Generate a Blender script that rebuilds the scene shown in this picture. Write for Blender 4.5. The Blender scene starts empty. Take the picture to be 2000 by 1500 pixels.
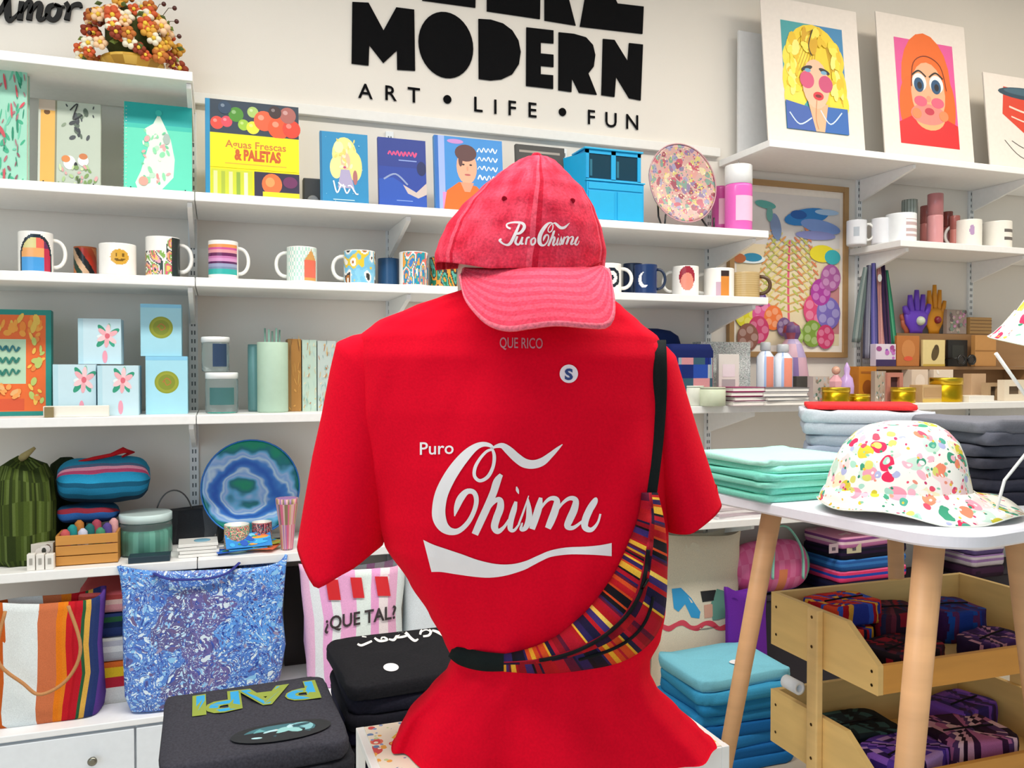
import bpy, bmesh, math, random
from mathutils import Vector, Matrix, noise
from mathutils.bvhtree import BVHTree
PI = math.pi
# ---------------------------------------------------------------- camera, world, lights
S = bpy.context.scene
COL = S.collection
FPX = 1600.0
PHI = math.radians(19.8)
PIT = math.radians(1.07)
CAM = Vector((0, 0, 1.22))
FH = Vector((math.sin(PHI), math.cos(PHI), 0))
RT = Vector((math.cos(PHI), -math.sin(PHI), 0))
FW = (FH * math.cos(PIT) + Vector((0, 0, -1)) * math.sin(PIT)).normalized()
UP = RT.cross(FW).normalized()
cd = bpy.data.cameras.new('camera'); cam = bpy.data.objects.new('camera', cd); COL.objects.link(cam)
cam.location = CAM
cam.rotation_euler = Matrix((RT, UP, -FW)).transposed().to_euler()
cd.sensor_width = 36; cd.lens = FPX / 2000 * 36; cd.clip_start = .02
S.camera = cam
S.view_settings.view_transform = 'Standard'; S.view_settings.look = 'None'
S.view_settings.gamma = 1; S.view_settings.exposure = 0.32
try: S.view_settings.use_curve_mapping = False
except Exception: pass
w = bpy.data.worlds.new('world'); S.world = w; w.use_nodes = True
bg = w.node_tree.nodes['Background']; bg.inputs[0].default_value = (.74, .88, 1, 1); bg.inputs[1].default_value = .38

def area(name, loc, rot, sx, sy, power, col):
    l = bpy.data.lights.new(name, 'AREA'); l.shape = 'RECTANGLE'; l.size = sx; l.size_y = sy
    l.energy = power; l.color = col
    o = bpy.data.objects.new(name, l); o.location = loc; o.rotation_euler = rot; COL.objects.link(o); return o
# daylight from the shop window behind the camera and the ceiling lamps of the shop
area('window_daylight', (-2.3, -1.5, 1.45), (math.radians(86), 0, math.radians(-42)), 3.4, 2.0, 33, (.66, .84, 1))
area('ceiling_lamp_light', (.5, 1.15, 2.9), (math.radians(-12), 0, 0), 3.4, .35, 66, (1, .96, .90))
area('ceiling_lamp_light', (2.9, 1.5, 2.9), (0, 0, 0), 1.6, .5, 18, (1, .90, .76))

# ---------------------------------------------------------------- pixel rays onto real planes
def ray(u, v): return FW + RT * ((u - 1000) / FPX) + UP * ((750 - v) / FPX)
def PY(u, v, Y):
    r = ray(u, v); return CAM + r * (Y / r.y)
def PZ(u, v, Z):
    r = ray(u, v); return CAM + r * ((Z - CAM.z) / r.z)
def PD(u, v, d): return CAM + ray(u, v) * d

# ---------------------------------------------------------------- colours and materials
def lin(h):
    if isinstance(h, str):
        h = h.lstrip('#'); c = [int(h[i:i + 2], 16) / 255 for i in (0, 2, 4)]
    else: c = h
    return tuple((x / 12.92 if x <= .04045 else ((x + .055) / 1.055) ** 2.4) for x in c) + (1,)
def mixc(a, b, t):
    A = [int(a[i:i + 2], 16) for i in (0, 2, 4)]; B = [int(b[i:i + 2], 16) for i in (0, 2, 4)]
    return '%02x%02x%02x' % tuple(int(max(0, min(255, A[i] + (B[i] - A[i]) * t))) for i in range(3))
MATS = {}
def paint(kind):
    """one material per finish; the colour of each face comes from the attribute Col, broken up by fine noise"""
    if kind in MATS: return MATS[kind]
    m = bpy.data.materials.new(kind); m.use_nodes = True; nt = m.node_tree; b = nt.nodes['Principled BSDF']
    P = {'matte': (.75, 0, 60, .04, .0), 'gloss': (.22, 0, 60, .02, 0), 'satin': (.45, 0, 60, .03, 0), 'cloth': (.92, 0, 300, .10, .25),
         'canvas': (.85, 0, 500, .16, .35), 'metal': (.3, 1, 60, .03, 0), 'wood': (.5, 0, 30, .12, .1), 'print': (.55, 0, 40, .02, 0),
         'denim': (.9, 0, 260, .35, .5)}[kind]
    b.inputs['Roughness'].default_value = P[0]; b.inputs['Metallic'].default_value = P[1]
    a = nt.nodes.new('ShaderNodeAttribute'); a.attribute_name = 'Col'
    tc = nt.nodes.new('ShaderNodeTexCoord'); mp = nt.nodes.new('ShaderNodeMapping')
    nt.links.new(tc.outputs['Object'], mp.inputs['Vector'])
    if kind == 'wood': mp.inputs['Scale'].default_value = (.12, .12, 1)
    nz = nt.nodes.new('ShaderNodeTexNoise'); nz.inputs['Scale'].default_value = P[2]; nz.inputs['Detail'].default_value = 3
    nt.links.new(mp.outputs[0], nz.inputs['Vector'])
    mr = nt.nodes.new('ShaderNodeMapRange'); mr.inputs['To Min'].default_value = 1 - P[3] * 1.6; mr.inputs['To Max'].default_value = 1 + P[3] * 1.6
    nt.links.new(nz.outputs['Fac'], mr.inputs['Value'])
    mx = nt.nodes.new('ShaderNodeMix'); mx.data_type = 'RGBA'; mx.blend_type = 'MULTIPLY'; mx.inputs[0].default_value = 1
    nt.links.new(a.outputs['Color'], mx.inputs[6]); nt.links.new(mr.outputs[0], mx.inputs[7])
    nt.links.new(mx.outputs[2], b.inputs['Base Color'])
    if P[4]:
        bu = nt.nodes.new('ShaderNodeBump'); bu.inputs['Strength'].default_value = P[4]; bu.inputs['Distance'].default_value = .001
        nt.links.new(nz.outputs['Fac'], bu.inputs['Height']); nt.links.new(bu.outputs[0], b.inputs['Normal'])
    if kind in ('cloth', 'canvas', 'denim'):
        try: b.inputs['Specular IOR Level'].default_value = .15
        except Exception: pass
    MATS[kind] = m; return m
def pat(name, base, layers, rough=.8, warp=0, bump=0):
    """flowers, leaves and swirls: layers = (scale, radius, palette, offset) of voronoi cells over a base colour"""
    if name in MATS: return MATS[name]
    m = bpy.data.materials.new(name); m.use_nodes = True; nt = m.node_tree; N = nt.nodes.new; L = nt.links.new
    b = nt.nodes['Principled BSDF']; b.inputs['Roughness'].default_value = rough
    tc = N('ShaderNodeTexCoord'); vec = tc.outputs['Object']
    if warp:
        nz = N('ShaderNodeTexNoise'); nz.inputs['Scale'].default_value = 18; L(vec, nz.inputs['Vector'])
        sc = N('ShaderNodeVectorMath'); sc.operation = 'SCALE'; sc.inputs['Scale'].default_value = warp; L(nz.outputs['Color'], sc.inputs[0])
        ad = N('ShaderNodeVectorMath'); ad.operation = 'ADD'; L(vec, ad.inputs[0]); L(sc.outputs[0], ad.inputs[1]); vec = ad.outputs[0]
    rgb = N('ShaderNodeRGB'); rgb.outputs[0].default_value = lin(base); cur = rgb.outputs[0]
    for k, (scale, rad, pal, off) in enumerate(layers):
        mp = N('ShaderNodeMapping'); mp.inputs['Location'].default_value = (off, off * .7, off * 1.3); L(vec, mp.inputs['Vector'])
        vo = N('ShaderNodeTexVoronoi'); vo.inputs['Scale'].default_value = scale; L(mp.outputs[0], vo.inputs['Vector'])
        lt = N('ShaderNodeMath'); lt.operation = 'LESS_THAN'; lt.inputs[1].default_value = rad; L(vo.outputs['Distance'], lt.inputs[0])
        sp = N('ShaderNodeSeparateColor'); L(vo.outputs['Color'], sp.inputs[0])
        cr = N('ShaderNodeValToRGB'); cr.color_ramp.interpolation = 'CONSTANT'; els = cr.color_ramp.elements
        els[0].color = lin(pal[0]); els[0].position = 0
        els[1].color = lin(pal[1 % len(pal)]); els[1].position = 1 / len(pal)
        for i in range(2, len(pal)):
            e = els.new(i / len(pal)); e.color = lin(pal[i])
        L(sp.outputs[0], cr.inputs[0])
        mx = N('ShaderNodeMix'); mx.data_type = 'RGBA'; L(lt.outputs[0], mx.inputs[0]); L(cur, mx.inputs[6]); L(cr.outputs[0], mx.inputs[7]); cur = mx.outputs[2]
    L(cur, b.inputs['Base Color']); MATS[name] = m; return m
def ringmat(name, cols, scale, axis_scale=(1, 1, 1), dist=6):
    """banded stone: wave rings with noise distortion"""
    m = bpy.data.materials.new(name); m.use_nodes = True; nt = m.node_tree; N = nt.nodes.new; L = nt.links.new
    b = nt.nodes['Principled BSDF']; b.inputs['Roughness'].default_value = .18
    tc = N('ShaderNodeTexCoord'); nz = N('ShaderNodeTexWave'); nz.wave_type = 'RINGS'; nz.rings_direction = 'Y'
    nz.inputs['Scale'].default_value = scale; nz.inputs['Distortion'].default_value = dist; nz.inputs['Detail'].default_value = 3; nz.inputs['Detail Scale'].default_value = 3.2
    mp = N('ShaderNodeMapping'); mp.inputs['Location'].default_value = (-.46, 0, -.52); L(tc.outputs['Generated'], mp.inputs['Vector']); L(mp.outputs[0], nz.inputs['Vector'])
    cr = N('ShaderNodeValToRGB'); els = cr.color_ramp.elements
    els[0].color = lin(cols[0]); els[1].color = lin(cols[-1])
    for i in range(1, len(cols) - 1): e = els.new(i / (len(cols) - 1)); e.color = lin(cols[i])
    L(nz.outputs['Fac'], cr.inputs[0]); L(cr.outputs[0], b.inputs['Base Color']); MATS[name] = m; return m
def glassmat():
    if 'clear_glass' in MATS: return MATS['clear_glass']
    m = bpy.data.materials.new('clear_glass'); m.use_nodes = True; b = m.node_tree.nodes['Principled BSDF']
    b.inputs['Transmission Weight'].default_value = .92; b.inputs['Roughness'].default_value = .05; b.inputs['Base Color'].default_value = (.85, .97, .98, 1); b.inputs['IOR'].default_value = 1.2
    nz = m.node_tree.nodes.new('ShaderNodeTexNoise'); mr = m.node_tree.nodes.new('ShaderNodeMapRange')
    mr.inputs['To Min'].default_value = .02; mr.inputs['To Max'].default_value = .1
    m.node_tree.links.new(nz.outputs['Fac'], mr.inputs['Value']); m.node_tree.links.new(mr.outputs[0], b.inputs['Roughness'])
    MATS['clear_glass'] = m; return m

# ---------------------------------------------------------------- mesh building
def crom(pts, n):
    """Catmull-Rom through pts (tuples of any length), n steps per span"""
    out = []
    P = [pts[0]] + list(pts) + [pts[-1]]
    for i in range(1, len(P) - 2):
        a, b, c, d = P[i - 1], P[i], P[i + 1], P[i + 2]
        for k in range(n):
            t = k / n; t2 = t * t; t3 = t2 * t
            out.append(tuple(.5 * ((2 * b[j]) + (-a[j] + c[j]) * t + (2 * a[j] - 5 * b[j] + 4 * c[j] - d[j]) * t2 + (-a[j] + 3 * b[j] - 3 * c[j] + d[j]) * t3) for j in range(len(b))))
    out.append(tuple(pts[-1])); return out
def resample(pts, n):
    L = [0]
    for a, b in zip(pts, pts[1:]): L.append(L[-1] + math.dist(a, b))
    out = []; j = 0
    for k in range(n):
        s = L[-1] * k / (n - 1)
        while j < len(L) - 2 and L[j + 1] < s: j += 1
        t = (s - L[j]) / max(1e-9, L[j + 1] - L[j]); a, b = pts[j], pts[j + 1]
        out.append(tuple(a[i] + (b[i] - a[i]) * t for i in range(len(a))))
    return out
class MB:
    def __init__(s, col='ffffff'): s.v = []; s.f = []; s.c = []; s.sm = []; s.col = col
    def quadset(s, vs, fs, col=None, smooth=False):
        n = len(s.v); s.v += [tuple(x) for x in vs]
        for i, f in enumerate(fs):
            s.f.append(tuple(n + k for k in f)); s.c.append((col(i) if callable(col) else col) or s.col); s.sm.append(smooth)
        return s
    def box(s, x0, y0, z0, x1, y1, z1, col=None):
        return s.quadset([(x0, y0, z0), (x1, y0, z0), (x1, y1, z0), (x0, y1, z0), (x0, y0, z1), (x1, y0, z1), (x1, y1, z1), (x0, y1, z1)],
                         [(0, 3, 2, 1), (4, 5, 6, 7), (0, 1, 5, 4), (1, 2, 6, 5), (2, 3, 7, 6), (3, 0, 4, 7)], col)
    def hexa(s, b, t, col=None):
        """4 bottom corners and 4 top corners, counter-clockwise from above"""
        return s.quadset(list(b) + list(t), [(0, 3, 2, 1), (4, 5, 6, 7), (0, 1, 5, 4), (1, 2, 6, 5), (2, 3, 7, 6), (3, 0, 4, 7)], col)
    def prism(s, pts, vec, col=None, capcol=None):
        n = len(pts); vec = Vector(vec); a = [Vector(p) for p in pts]; b = [p + vec for p in a]
        s.quadset(a + b, [tuple(range(n))[::-1]] + [tuple(range(n, 2 * n))], capcol or col)
        return s.quadset(a + b, [(i, (i + 1) % n, n + (i + 1) % n, n + i) for i in range(n)], col)
    def rings(s, R, col=None, closed=True, cap=(0, 0), smooth=True):
        """R = list of rings with the same number of points; col(i ring, j around)"""
        n = len(s.v); m = len(R[0])
        for r in R: s.v += [tuple(p) for p in r]
        for i in range(len(R) - 1):
            for j in range(m if closed else m - 1):
                k = (j + 1) % m
                s.f.append((n + i * m + j, n + i * m + k, n + (i + 1) * m + k, n + (i + 1) * m + j))
                s.c.append((col(i, j) if callable(col) else col) or s.col); s.sm.append(smooth)
        if cap[0]: s.f.append(tuple(n + j for j in range(m))[::-1]); s.c.append((col(0, 0) if callable(col) else col) or s.col); s.sm.append(False)
        if cap[1]: s.f.append(tuple(n + (len(R) - 1) * m + j for j in range(m))); s.c.append((col(len(R) - 2, 0) if callable(col) else col) or s.col); s.sm.append(False)
        return s
    def lathe(s, prof, seg=24, c=(0, 0, 0), col=None, ax='z', cap=(1, 1), sx=1, sy=1, pw=2, smooth=True):
        R = []
        for r, z in prof:
            ring = []
            for j in range(seg):
                a = 2 * PI * j / seg; ca, sa = math.cos(a), math.sin(a)
                x = math.copysign(abs(ca) ** (2 / pw), ca) * r * sx; y = math.copysign(abs(sa) ** (2 / pw), sa) * r * sy
                ring.append((c[0] + x, c[1] + y, c[2] + z) if ax == 'z' else ((c[0] + x, c[1] - z, c[2] + y) if ax == 'y' else (c[0] + z, c[1] + x, c[2] + y)))
            R.append(ring)
        return s.rings(R, col, cap=cap, smooth=smooth)
    def tube(s, pts, r, seg=8, col=None, cap=(1, 1), flat=1):
        R = []; n = len(pts); pts = [Vector(p) for p in pts]; prev = None
        for i, p in enumerate(pts):
            d = (pts[min(i + 1, n - 1)] - pts[max(i - 1, 0)]).normalized()
            if prev is None: prev = Vector((0, 0, 1)) if abs(d.z) < .9 else Vector((1, 0, 0))
            a = d.cross(prev).normalized(); b = a.cross(d).normalized(); prev = b
            rr = r[i] if isinstance(r, (list, tuple)) else r
            R.append([p + a * rr * math.cos(2 * PI * k / seg) + b * rr * flat * math.sin(2 * PI * k / seg) for k in range(seg)])
        return s.rings(R, col, cap=cap)
    def ball(s, c, r, col=None, seg=12, rz=None):
        rz = rz or r; k = 7
        return s.lathe([(max(1e-4, r * math.sin(PI * i / k)), -rz * math.cos(PI * i / k)) for i in range(k + 1)], seg, c, col, cap=(0, 0))
    def build(s, name, kind='matte', parent=None, bevel=0, subd=0, loc=None, rot=None, seg=2, solid=0, mat=None):
        me = bpy.data.meshes.new(name); me.from_pydata(s.v, [], s.f); me.validate(clean_customdata=False)
        ca = me.color_attributes.new('Col', 'FLOAT_COLOR', 'CORNER')
        if len(me.polygons) == len(s.f):
            for p, c, q in zip(me.polygons, s.c, s.sm):
                p.use_smooth = q; cc = lin(c)
                for li in p.loop_indices: ca.data[li].color = cc
        me.materials.append(mat or paint(kind)); me.update()
        o = bpy.data.objects.new(name, me); COL.objects.link(o)
        if parent: o.parent = parent
        if loc is not None: o.location = loc
        if rot is not None: o.rotation_euler = rot
        if solid: q = o.modifiers.new('solid', 'SOLIDIFY'); q.thickness = solid; q.offset = -1
        if bevel: q = o.modifiers.new('bevel', 'BEVEL'); q.width = bevel; q.segments = seg; q.limit_method = 'ANGLE'; q.angle_limit = .7
        if subd: q = o.modifiers.new('subd', 'SUBSURF'); q.levels = subd; q.render_levels = subd
        return o
def tag(o, label, cat, group=None, kind=None):
    if label: o['label'] = label
    if cat: o['category'] = cat
    if group: o['group'] = group
    if kind: o['kind'] = kind
    return o
def thing(name, label, cat, loc=(0, 0, 0), rz=0, group=None, rx=0):
    o = bpy.data.objects.new(name, None); o.empty_display_size = .02; COL.objects.link(o)
    o.location = loc; o.rotation_euler = (rx, 0, rz); return tag(o, label, cat, group)
def struct(o): o['kind'] = 'structure'; return o

# ---------------------------------------------------------------- lettering and flat artwork
_T = {}
def glyphs(txt, bold=0):
    """triangulated outline of a line of text: verts scaled so that capitals are 1 high, width"""
    k = (txt, bold)
    if k in _T: return _T[k]
    cu = bpy.data.curves.new('t', 'FONT'); cu.body = txt; cu.size = 1; cu.offset = bold; cu.resolution_u = 3
    o = bpy.data.objects.new('t', cu); COL.objects.link(o); dg = bpy.context.evaluated_depsgraph_get(); me = bpy.data.meshes.new_from_object(o.evaluated_get(dg))
    vs = [(p.co.x, p.co.y) for p in me.vertices]; fs = [tuple(p.vertices) for p in me.polygons]
    bpy.data.objects.remove(o); bpy.data.curves.remove(cu); bpy.data.meshes.remove(me)
    x0 = min(p[0] for p in vs); x1 = max(p[0] for p in vs); vs = [((x - x0) / .72, y / .72) for x, y in vs]
    _T[k] = (vs, fs, (x1 - x0) / .72); return _T[k]
class Art:
    """flat printed picture in 0..1 coordinates, drawn back to front; every piece one colour"""
    def __init__(s, w, h): s.w = w; s.h = h; s.p = []
    def poly(s, pts, col): s.p.append(([tuple(q) for q in pts], [tuple(range(len(pts)))], col)); return s
    def rect(s, x0, y0, x1, y1, col): return s.poly([(x0, y0), (x1, y0), (x1, y1), (x0, y1)], col)
    def ell(s, cx, cy, rx, ry, col, rot=0, n=20, a0=0, a1=2 * PI):
        q = []
        for i in range(n):
            a = a0 + (a1 - a0) * i / (n if a1 - a0 > 6.2 else n - 1); x, y = rx * math.cos(a), ry * math.sin(a)
            q.append((cx + x * math.cos(rot) - y * math.sin(rot), cy + x * math.sin(rot) + y * math.cos(rot)))
        return s.poly(q, col)
    def stroke(s, pts, wd, col, n=5):
        c = crom(pts, n); asp = s.w / s.h; m = len(c); A = []; B = []
        for i, p in enumerate(c):
            a, b = c[max(0, i - 1)], c[min(m - 1, i + 1)]; dx, dy = (b[0] - a[0]) * s.w, (b[1] - a[1]) * s.h; L = math.hypot(dx, dy) or 1
            ww = (p[2] if len(p) > 2 else 1) * wd / 2; A.append((p[0] - dy / L * ww / s.w, p[1] + dx / L * ww / s.h)); B.append((p[0] + dy / L * ww / s.w, p[1] - dx / L * ww / s.h))
        s.p.append((A + B, [(i, i + 1, m + i + 1, m + i) for i in range(m - 1)], col)); return s
    def text(s, t, x, y, hgt, col, cx=True, bold=0, maxw=None, rot=0):
        vs, fs, wd = glyphs(t, bold); k = hgt * s.h; kx = k
        if maxw and wd * k > maxw * s.w: kx = maxw * s.w / wd
        x0 = x * s.w - (wd * kx / 2 if cx else 0); q = []
        for a, b in vs:
            X, Y = a * kx - wd * kx / 2, b * k
            q.append(((x0 + wd * kx / 2 + X * math.cos(rot) - Y * math.sin(rot)) / s.w, y + (X * math.sin(rot) + Y * math.cos(rot)) / s.h))
        s.p.append((q, fs, col)); return s
    def blobs(s, n, cols, r0, r1, seed=1, box=(0, 0, 1, 1)):
        R = random.Random(seed)
        for i in range(n):
            r = R.uniform(r0, r1); x = R.uniform(box[0] + r, box[2] - r); ry = r * s.w / s.h * R.uniform(.6, 1.2)
            y = R.uniform(box[1] + min(ry, .2), box[3] - min(ry, .2)); s.ell(x, y, r, ry, R.choice(cols), R.uniform(0, 3), 9)
        return s
    def build(s, name, parent, f, kind='print', step=.00004):
        """f(x metres, y metres, height above the surface) -> point in the parent's space"""
        mb = MB()
        for k, (vs, fs, col) in enumerate(s.p):
            mb.quadset([f(x * s.w, y * s.h, .0004 + step * k) for x, y in vs], fs, col)
        return mb.build(name, kind, parent)
def front(x0, z0, y=0, tilt=0):
    return lambda a, b, h: (x0 + a, y - h, z0 + b)
# ---------------------------------------------------------------- the room
WY = 2.60; SY = 2.30
def wallmat(name, c1, c2, rough=.7):
    m = bpy.data.materials.new(name); m.use_nodes = True; nt = m.node_tree; b = nt.nodes['Principled BSDF']; b.inputs['Roughness'].default_value = rough
    tc = nt.nodes.new('ShaderNodeTexCoord'); nz = nt.nodes.new('ShaderNodeTexNoise'); nz.inputs['Scale'].default_value = 1.7; nz.inputs['Detail'].default_value = 5
    cr = nt.nodes.new('ShaderNodeValToRGB'); cr.color_ramp.elements[0].color = lin(c1); cr.color_ramp.elements[1].color = lin(c2); cr.color_ramp.elements[0].position = .35; cr.color_ramp.elements[1].position = .65
    nt.links.new(tc.outputs['Object'], nz.inputs['Vector']); nt.links.new(nz.outputs['Fac'], cr.inputs[0]); nt.links.new(cr.outputs[0], b.inputs['Base Color'])
    n2 = nt.nodes.new('ShaderNodeTexNoise'); n2.inputs['Scale'].default_value = 220; bu = nt.nodes.new('ShaderNodeBump'); bu.inputs['Strength'].default_value = .08; bu.inputs['Distance'].default_value = .002
    nt.links.new(tc.outputs['Object'], n2.inputs['Vector']); nt.links.new(n2.outputs['Fac'], bu.inputs['Height']); nt.links.new(bu.outputs[0], b.inputs['Normal']); return m
wm = wallmat('wall_paint', 'e6e0d6', 'eae4da'); fm = wallmat('floor_finish', 'c9bdaa', 'd8ccb8', .35); cm = wallmat('ceiling_paint', 'f2efe9', 'f6f3ee')
struct(MB().box(-3.4, WY, 0, 5.2, WY + .1, 3.0).build('wall_back', mat=wm))
struct(MB().box(-3.5, -2.8, 0, -3.4, WY + .1, 3.0).build('wall_left', mat=wm))
struct(MB().box(5.2, -2.8, 0, 5.3, WY + .1, 3.0).build('wall_right', mat=wm))
struct(MB().box(-3.5, -2.8, -.1, 5.3, WY + .1, 0).build('floor', mat=fm))
struct(MB().box(-3.5, -2.8, 3.0, 5.3, WY + .1, 3.1).build('ceiling', mat=cm))
struct(MB('f0ede6').box(-3.4, WY - .014, 0, 5.2, WY, .09).build('baseboard_back', 'satin', bevel=.004))

# ---------------------------------------------------------------- shelving on the back wall
def zat(u, v, Y=SY): return PY(u, v, Y).z
Z1 = zat(190, 119); Z2 = zat(700, 396); Z3 = zat(600, 549); Z4 = zat(600, 807); Z5 = zat(300, 1100)
ZR1 = zat(1750, 300); ZR2 = zat(1880, 476, 2.33); TH = .024
XA, XB, XE = -1.02, -.052, 1.743
WHITE = 'f4f4f2'
def bracket(parent, x, y0, y1, z):
    m = MB(WHITE)
    m.prism([(x - .006, y1, z), (x - .006, y0 + .02, z), (x - .006, y0 + .02, z - .014), (x - .006, y1, z - .085)], (.012, 0, 0))
    return m.build('bracket', 'satin', parent, bevel=.002)
def shelf(x0, x1, z, label, brs, y0=SY, y1=WY - .006, th=TH, group=None):
    t = thing('wall_shelf', label, 'shelf', ((x0 + x1) / 2, (y0 + y1) / 2, z - th), group=group); c = t.location
    MB(WHITE).box(x0 - c.x, y0 - c.y, 0, x1 - c.x, y1 - c.y, th).build('shelf_board', 'satin', t, bevel=.002)
    for b in brs: bracket(t, b - c.x, y0 - c.y, y1 - c.y - .012, -.0005)
    return t
SX = [-.98, -.065, .52, 1.12, 1.70]
shelf(XA, -.055, Z1, 'high white shelf at upper left carrying the flower piece', [SX[0], SX[1]])
names = [('white shelf holding the upright books', Z2), ('white shelf holding the row of mugs', Z3), ('white shelf holding boxes and candles at table height', Z4), ('low white shelf holding pouches, plate and small gifts', Z5)]
for lab, z in names:
    shelf(XA, XB - .001, z, lab + ', its short left section', [SX[0], SX[1]])
    shelf(XB + .001, XE if z != Z4 else XE + .16, z, lab + ', its long section behind the mannequin', SX[2:5])
shelf(XE + .001, 3.9, ZR1, 'high white shelf on the right carrying the framed prints', [2.39, 2.98, 3.6])
shelf(2.34, 3.9, ZR2, 'white shelf on the right holding white mugs', [2.39, 2.98, 3.6], y0=2.33)
shelf(XE + .163, 3.9, Z4, 'long white counter shelf on the right covered in jewellery and gold tins', [2.39, 2.98, 3.6], y0=2.22)
shelf(XE + .001, 3.9, Z5 + .0, 'low white shelf on the right behind the round-legged table', [2.39, 2.98, 3.6])
def standard(x, z0, z1, lab):
    m = MB('e9ecec')
    m.box(-.0125, -.011, z0, .0125, 0, z1)
    z = z0 + .02
    k = 0
    t = thing('shelf_standard', lab, 'shelf standard', (x, WY, 0)); m.build('rail', 'satin', t, bevel=.001)
    s = MB('6f777a')
    while z < z1 - .02: s.box(-.006, -.0114, z, -.002, -.0108, z + .012); s.box(.002, -.0114, z, .006, -.0108, z + .012); z += .025
    s.build('slots', 'matte', t); return t
for x, z0, z1, lab in [(SX[0], .4, Z2 + .28, 'slotted white wall standard at the far left edge'), (SX[1], .4, Z2 + .29, 'slotted white wall standard between the short and long shelves'),
                       (SX[2], .4, Z2 + .29, 'slotted white wall standard behind the blue book with the pink title'), (SX[3], .4, Z2 + .29, 'slotted white wall standard hidden behind the mannequin'),
                       (SX[4], .4, Z2 + .2, 'slotted white wall standard beside the wooden picture frame, left of it'), (2.39, .4, ZR1 + .02, 'slotted white wall standard right of the wooden picture frame'),
                       (2.98, .4, ZR1 + .02, 'slotted white wall standard right of the purple hand figures')]:
    standard(x, z0, z1, lab)
zr = zat(800, 240, WY)
MB('eceae4').box(-1.02 - .4, -.022, -.016, .9, 0, .016).build('hang_rail', 'satin', bevel=.002, loc=(.84, WY, zr + .003))
tag(bpy.data.objects['hang_rail'], 'long white hanging rail along the wall below the lettering', 'rail')

# ---------------------------------------------------------------- black lettering on the wall
sg = thing('wall_lettering', 'large black MODERN lettering with ART LIFE FUN below on the cream wall', 'wall sign', PY(970, 120, WY)); SG = sg.location.copy()
def wl(X, Y): return PY(670 + X * .3, Y * .3, WY - .001) - SG
BL = ['121214']
polys = [[(60, 15), (165, 20), (262, 200), (345, 50), (462, 65), (468, 462), (352, 455), (350, 330), (262, 412), (170, 295), (165, 428), (55, 415)],
         [(668 + 178 * math.cos(a) , 295 + 214 * math.sin(a) + 26 * math.cos(a)) for a in [2 * PI * i / 36 for i in range(36)]],
         [(880, 125), (960, 130), (1040, 155), (1100, 200), (1140, 265), (1155, 340), (1143, 420), (1100, 485), (1030, 518), (960, 525), (882, 515)],
         [(1192, 180), (1368, 200), (1368, 285), (1285, 278), (1285, 350), (1368, 358), (1368, 438), (1285, 430), (1285, 485), (1366, 492), (1366, 580), (1190, 560)],
         [(1402, 212), (1500, 222), (1580, 245), (1625, 295), (1640, 360), (1630, 435), (1595, 480), (1650, 618), (1535, 605), (1488, 510), (1485, 600), (1400, 588)],
         [(1690, 255), (1765, 262), (1850, 400), (1860, 282), (1950, 292), (1935, 655), (1860, 640), (1775, 500), (1765, 632), (1680, 620)],
         [(500, -260), (600, -250), (600, -100), (862, -80), (860, 52), (515, 5)], [(935, -240), (1285, -200), (1280, 126), (935, 75)], [(1310, -200), (1420, -190), (1512, 168), (1310, 135)],
         [(1600, -160), (1700, -150), (1785, 25), (1955, 45), (1947, 222), (1540, 175)]]
for p in polys: MB('0a0a0c').prism([wl(*q) for q in p], (0, -.004, 0)).build('letter', 'cloth', sg)
for ch, X, Y, h in [('A', 145, 642, 98), ('R', 312, 655, 98), ('T', 460, 668, 100), ('L', 880, 728, 98), ('I', 990, 742, 96), ('F', 1100, 752, 98), ('E', 1232, 764, 98), ('F', 1615, 810, 96), ('U', 1742, 828, 98), ('N', 1880, 842, 98)]:
    vs, fs, wd = glyphs(ch, .012); p = wl(X, Y); q = wl(X, Y - h); H = q.z - p.z; m = MB('0a0a0c')
    m.quadset([(p.x + (a - wd / 2) * H, p.y - .003, p.z + b * H) for a, b in vs], fs); m.build('letter', 'cloth', sg)
for X, Y in [(678, 648), (1427, 730)]:
    m = MB('0a0a0c'); p = wl(X, Y); m.lathe([(.0135, 0), (.0135, .004)], 20, p, ax='y'); m.build('dot', 'cloth', sg)

# ---------------------------------------------------------------- prints on the high right shelf
def leaner(u0, u1, vt, Y, z, tilt, th, name, label, cat, group=None):
    """a thing standing on a shelf with its front at distance Y, leaning back by tilt"""
    a, b = PY(u0, vt, Y), PY(u1, vt, Y); W = b.x - a.x; H = ((a.z + b.z) / 2 - z) / math.cos(tilt)
    t = thing(name, label, cat, ((a.x + b.x) / 2, Y, z + .0005), group=group); t.rotation_euler = (-tilt, 0, 0); return t, W, H
def poster(u0, u1, vt, label, draw, aw, ah, ax, ay, bord='eae2da'):
    t, W, H = leaner(u0, u1, vt, 2.43, ZR1, .10, .004, 'art_print', label, 'art print', 'prints leaning on the high right shelf')
    MB(bord).box(-W / 2, 0, 0, W / 2, .004, H).build('paper', 'matte', t)
    MB('d8d4cc').box(-W / 2 + .003, .0045, .003, W / 2 - .003, .008, H - .003).build('backing_board', 'matte', t)
    A = Art(W * aw, H * ah); draw(A); A.build('printed_picture', t, front(-W / 2 + W * ax, H * ay, 0))
    MB('2a2a2a').box(-.05, -.012, 0, .05, -.006, .004).box(-.05, -.012, 0, -.046, .02, .003).box(.046, -.012, 0, .05, .02, .003).build('wire_stand', 'gloss', t)
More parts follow.
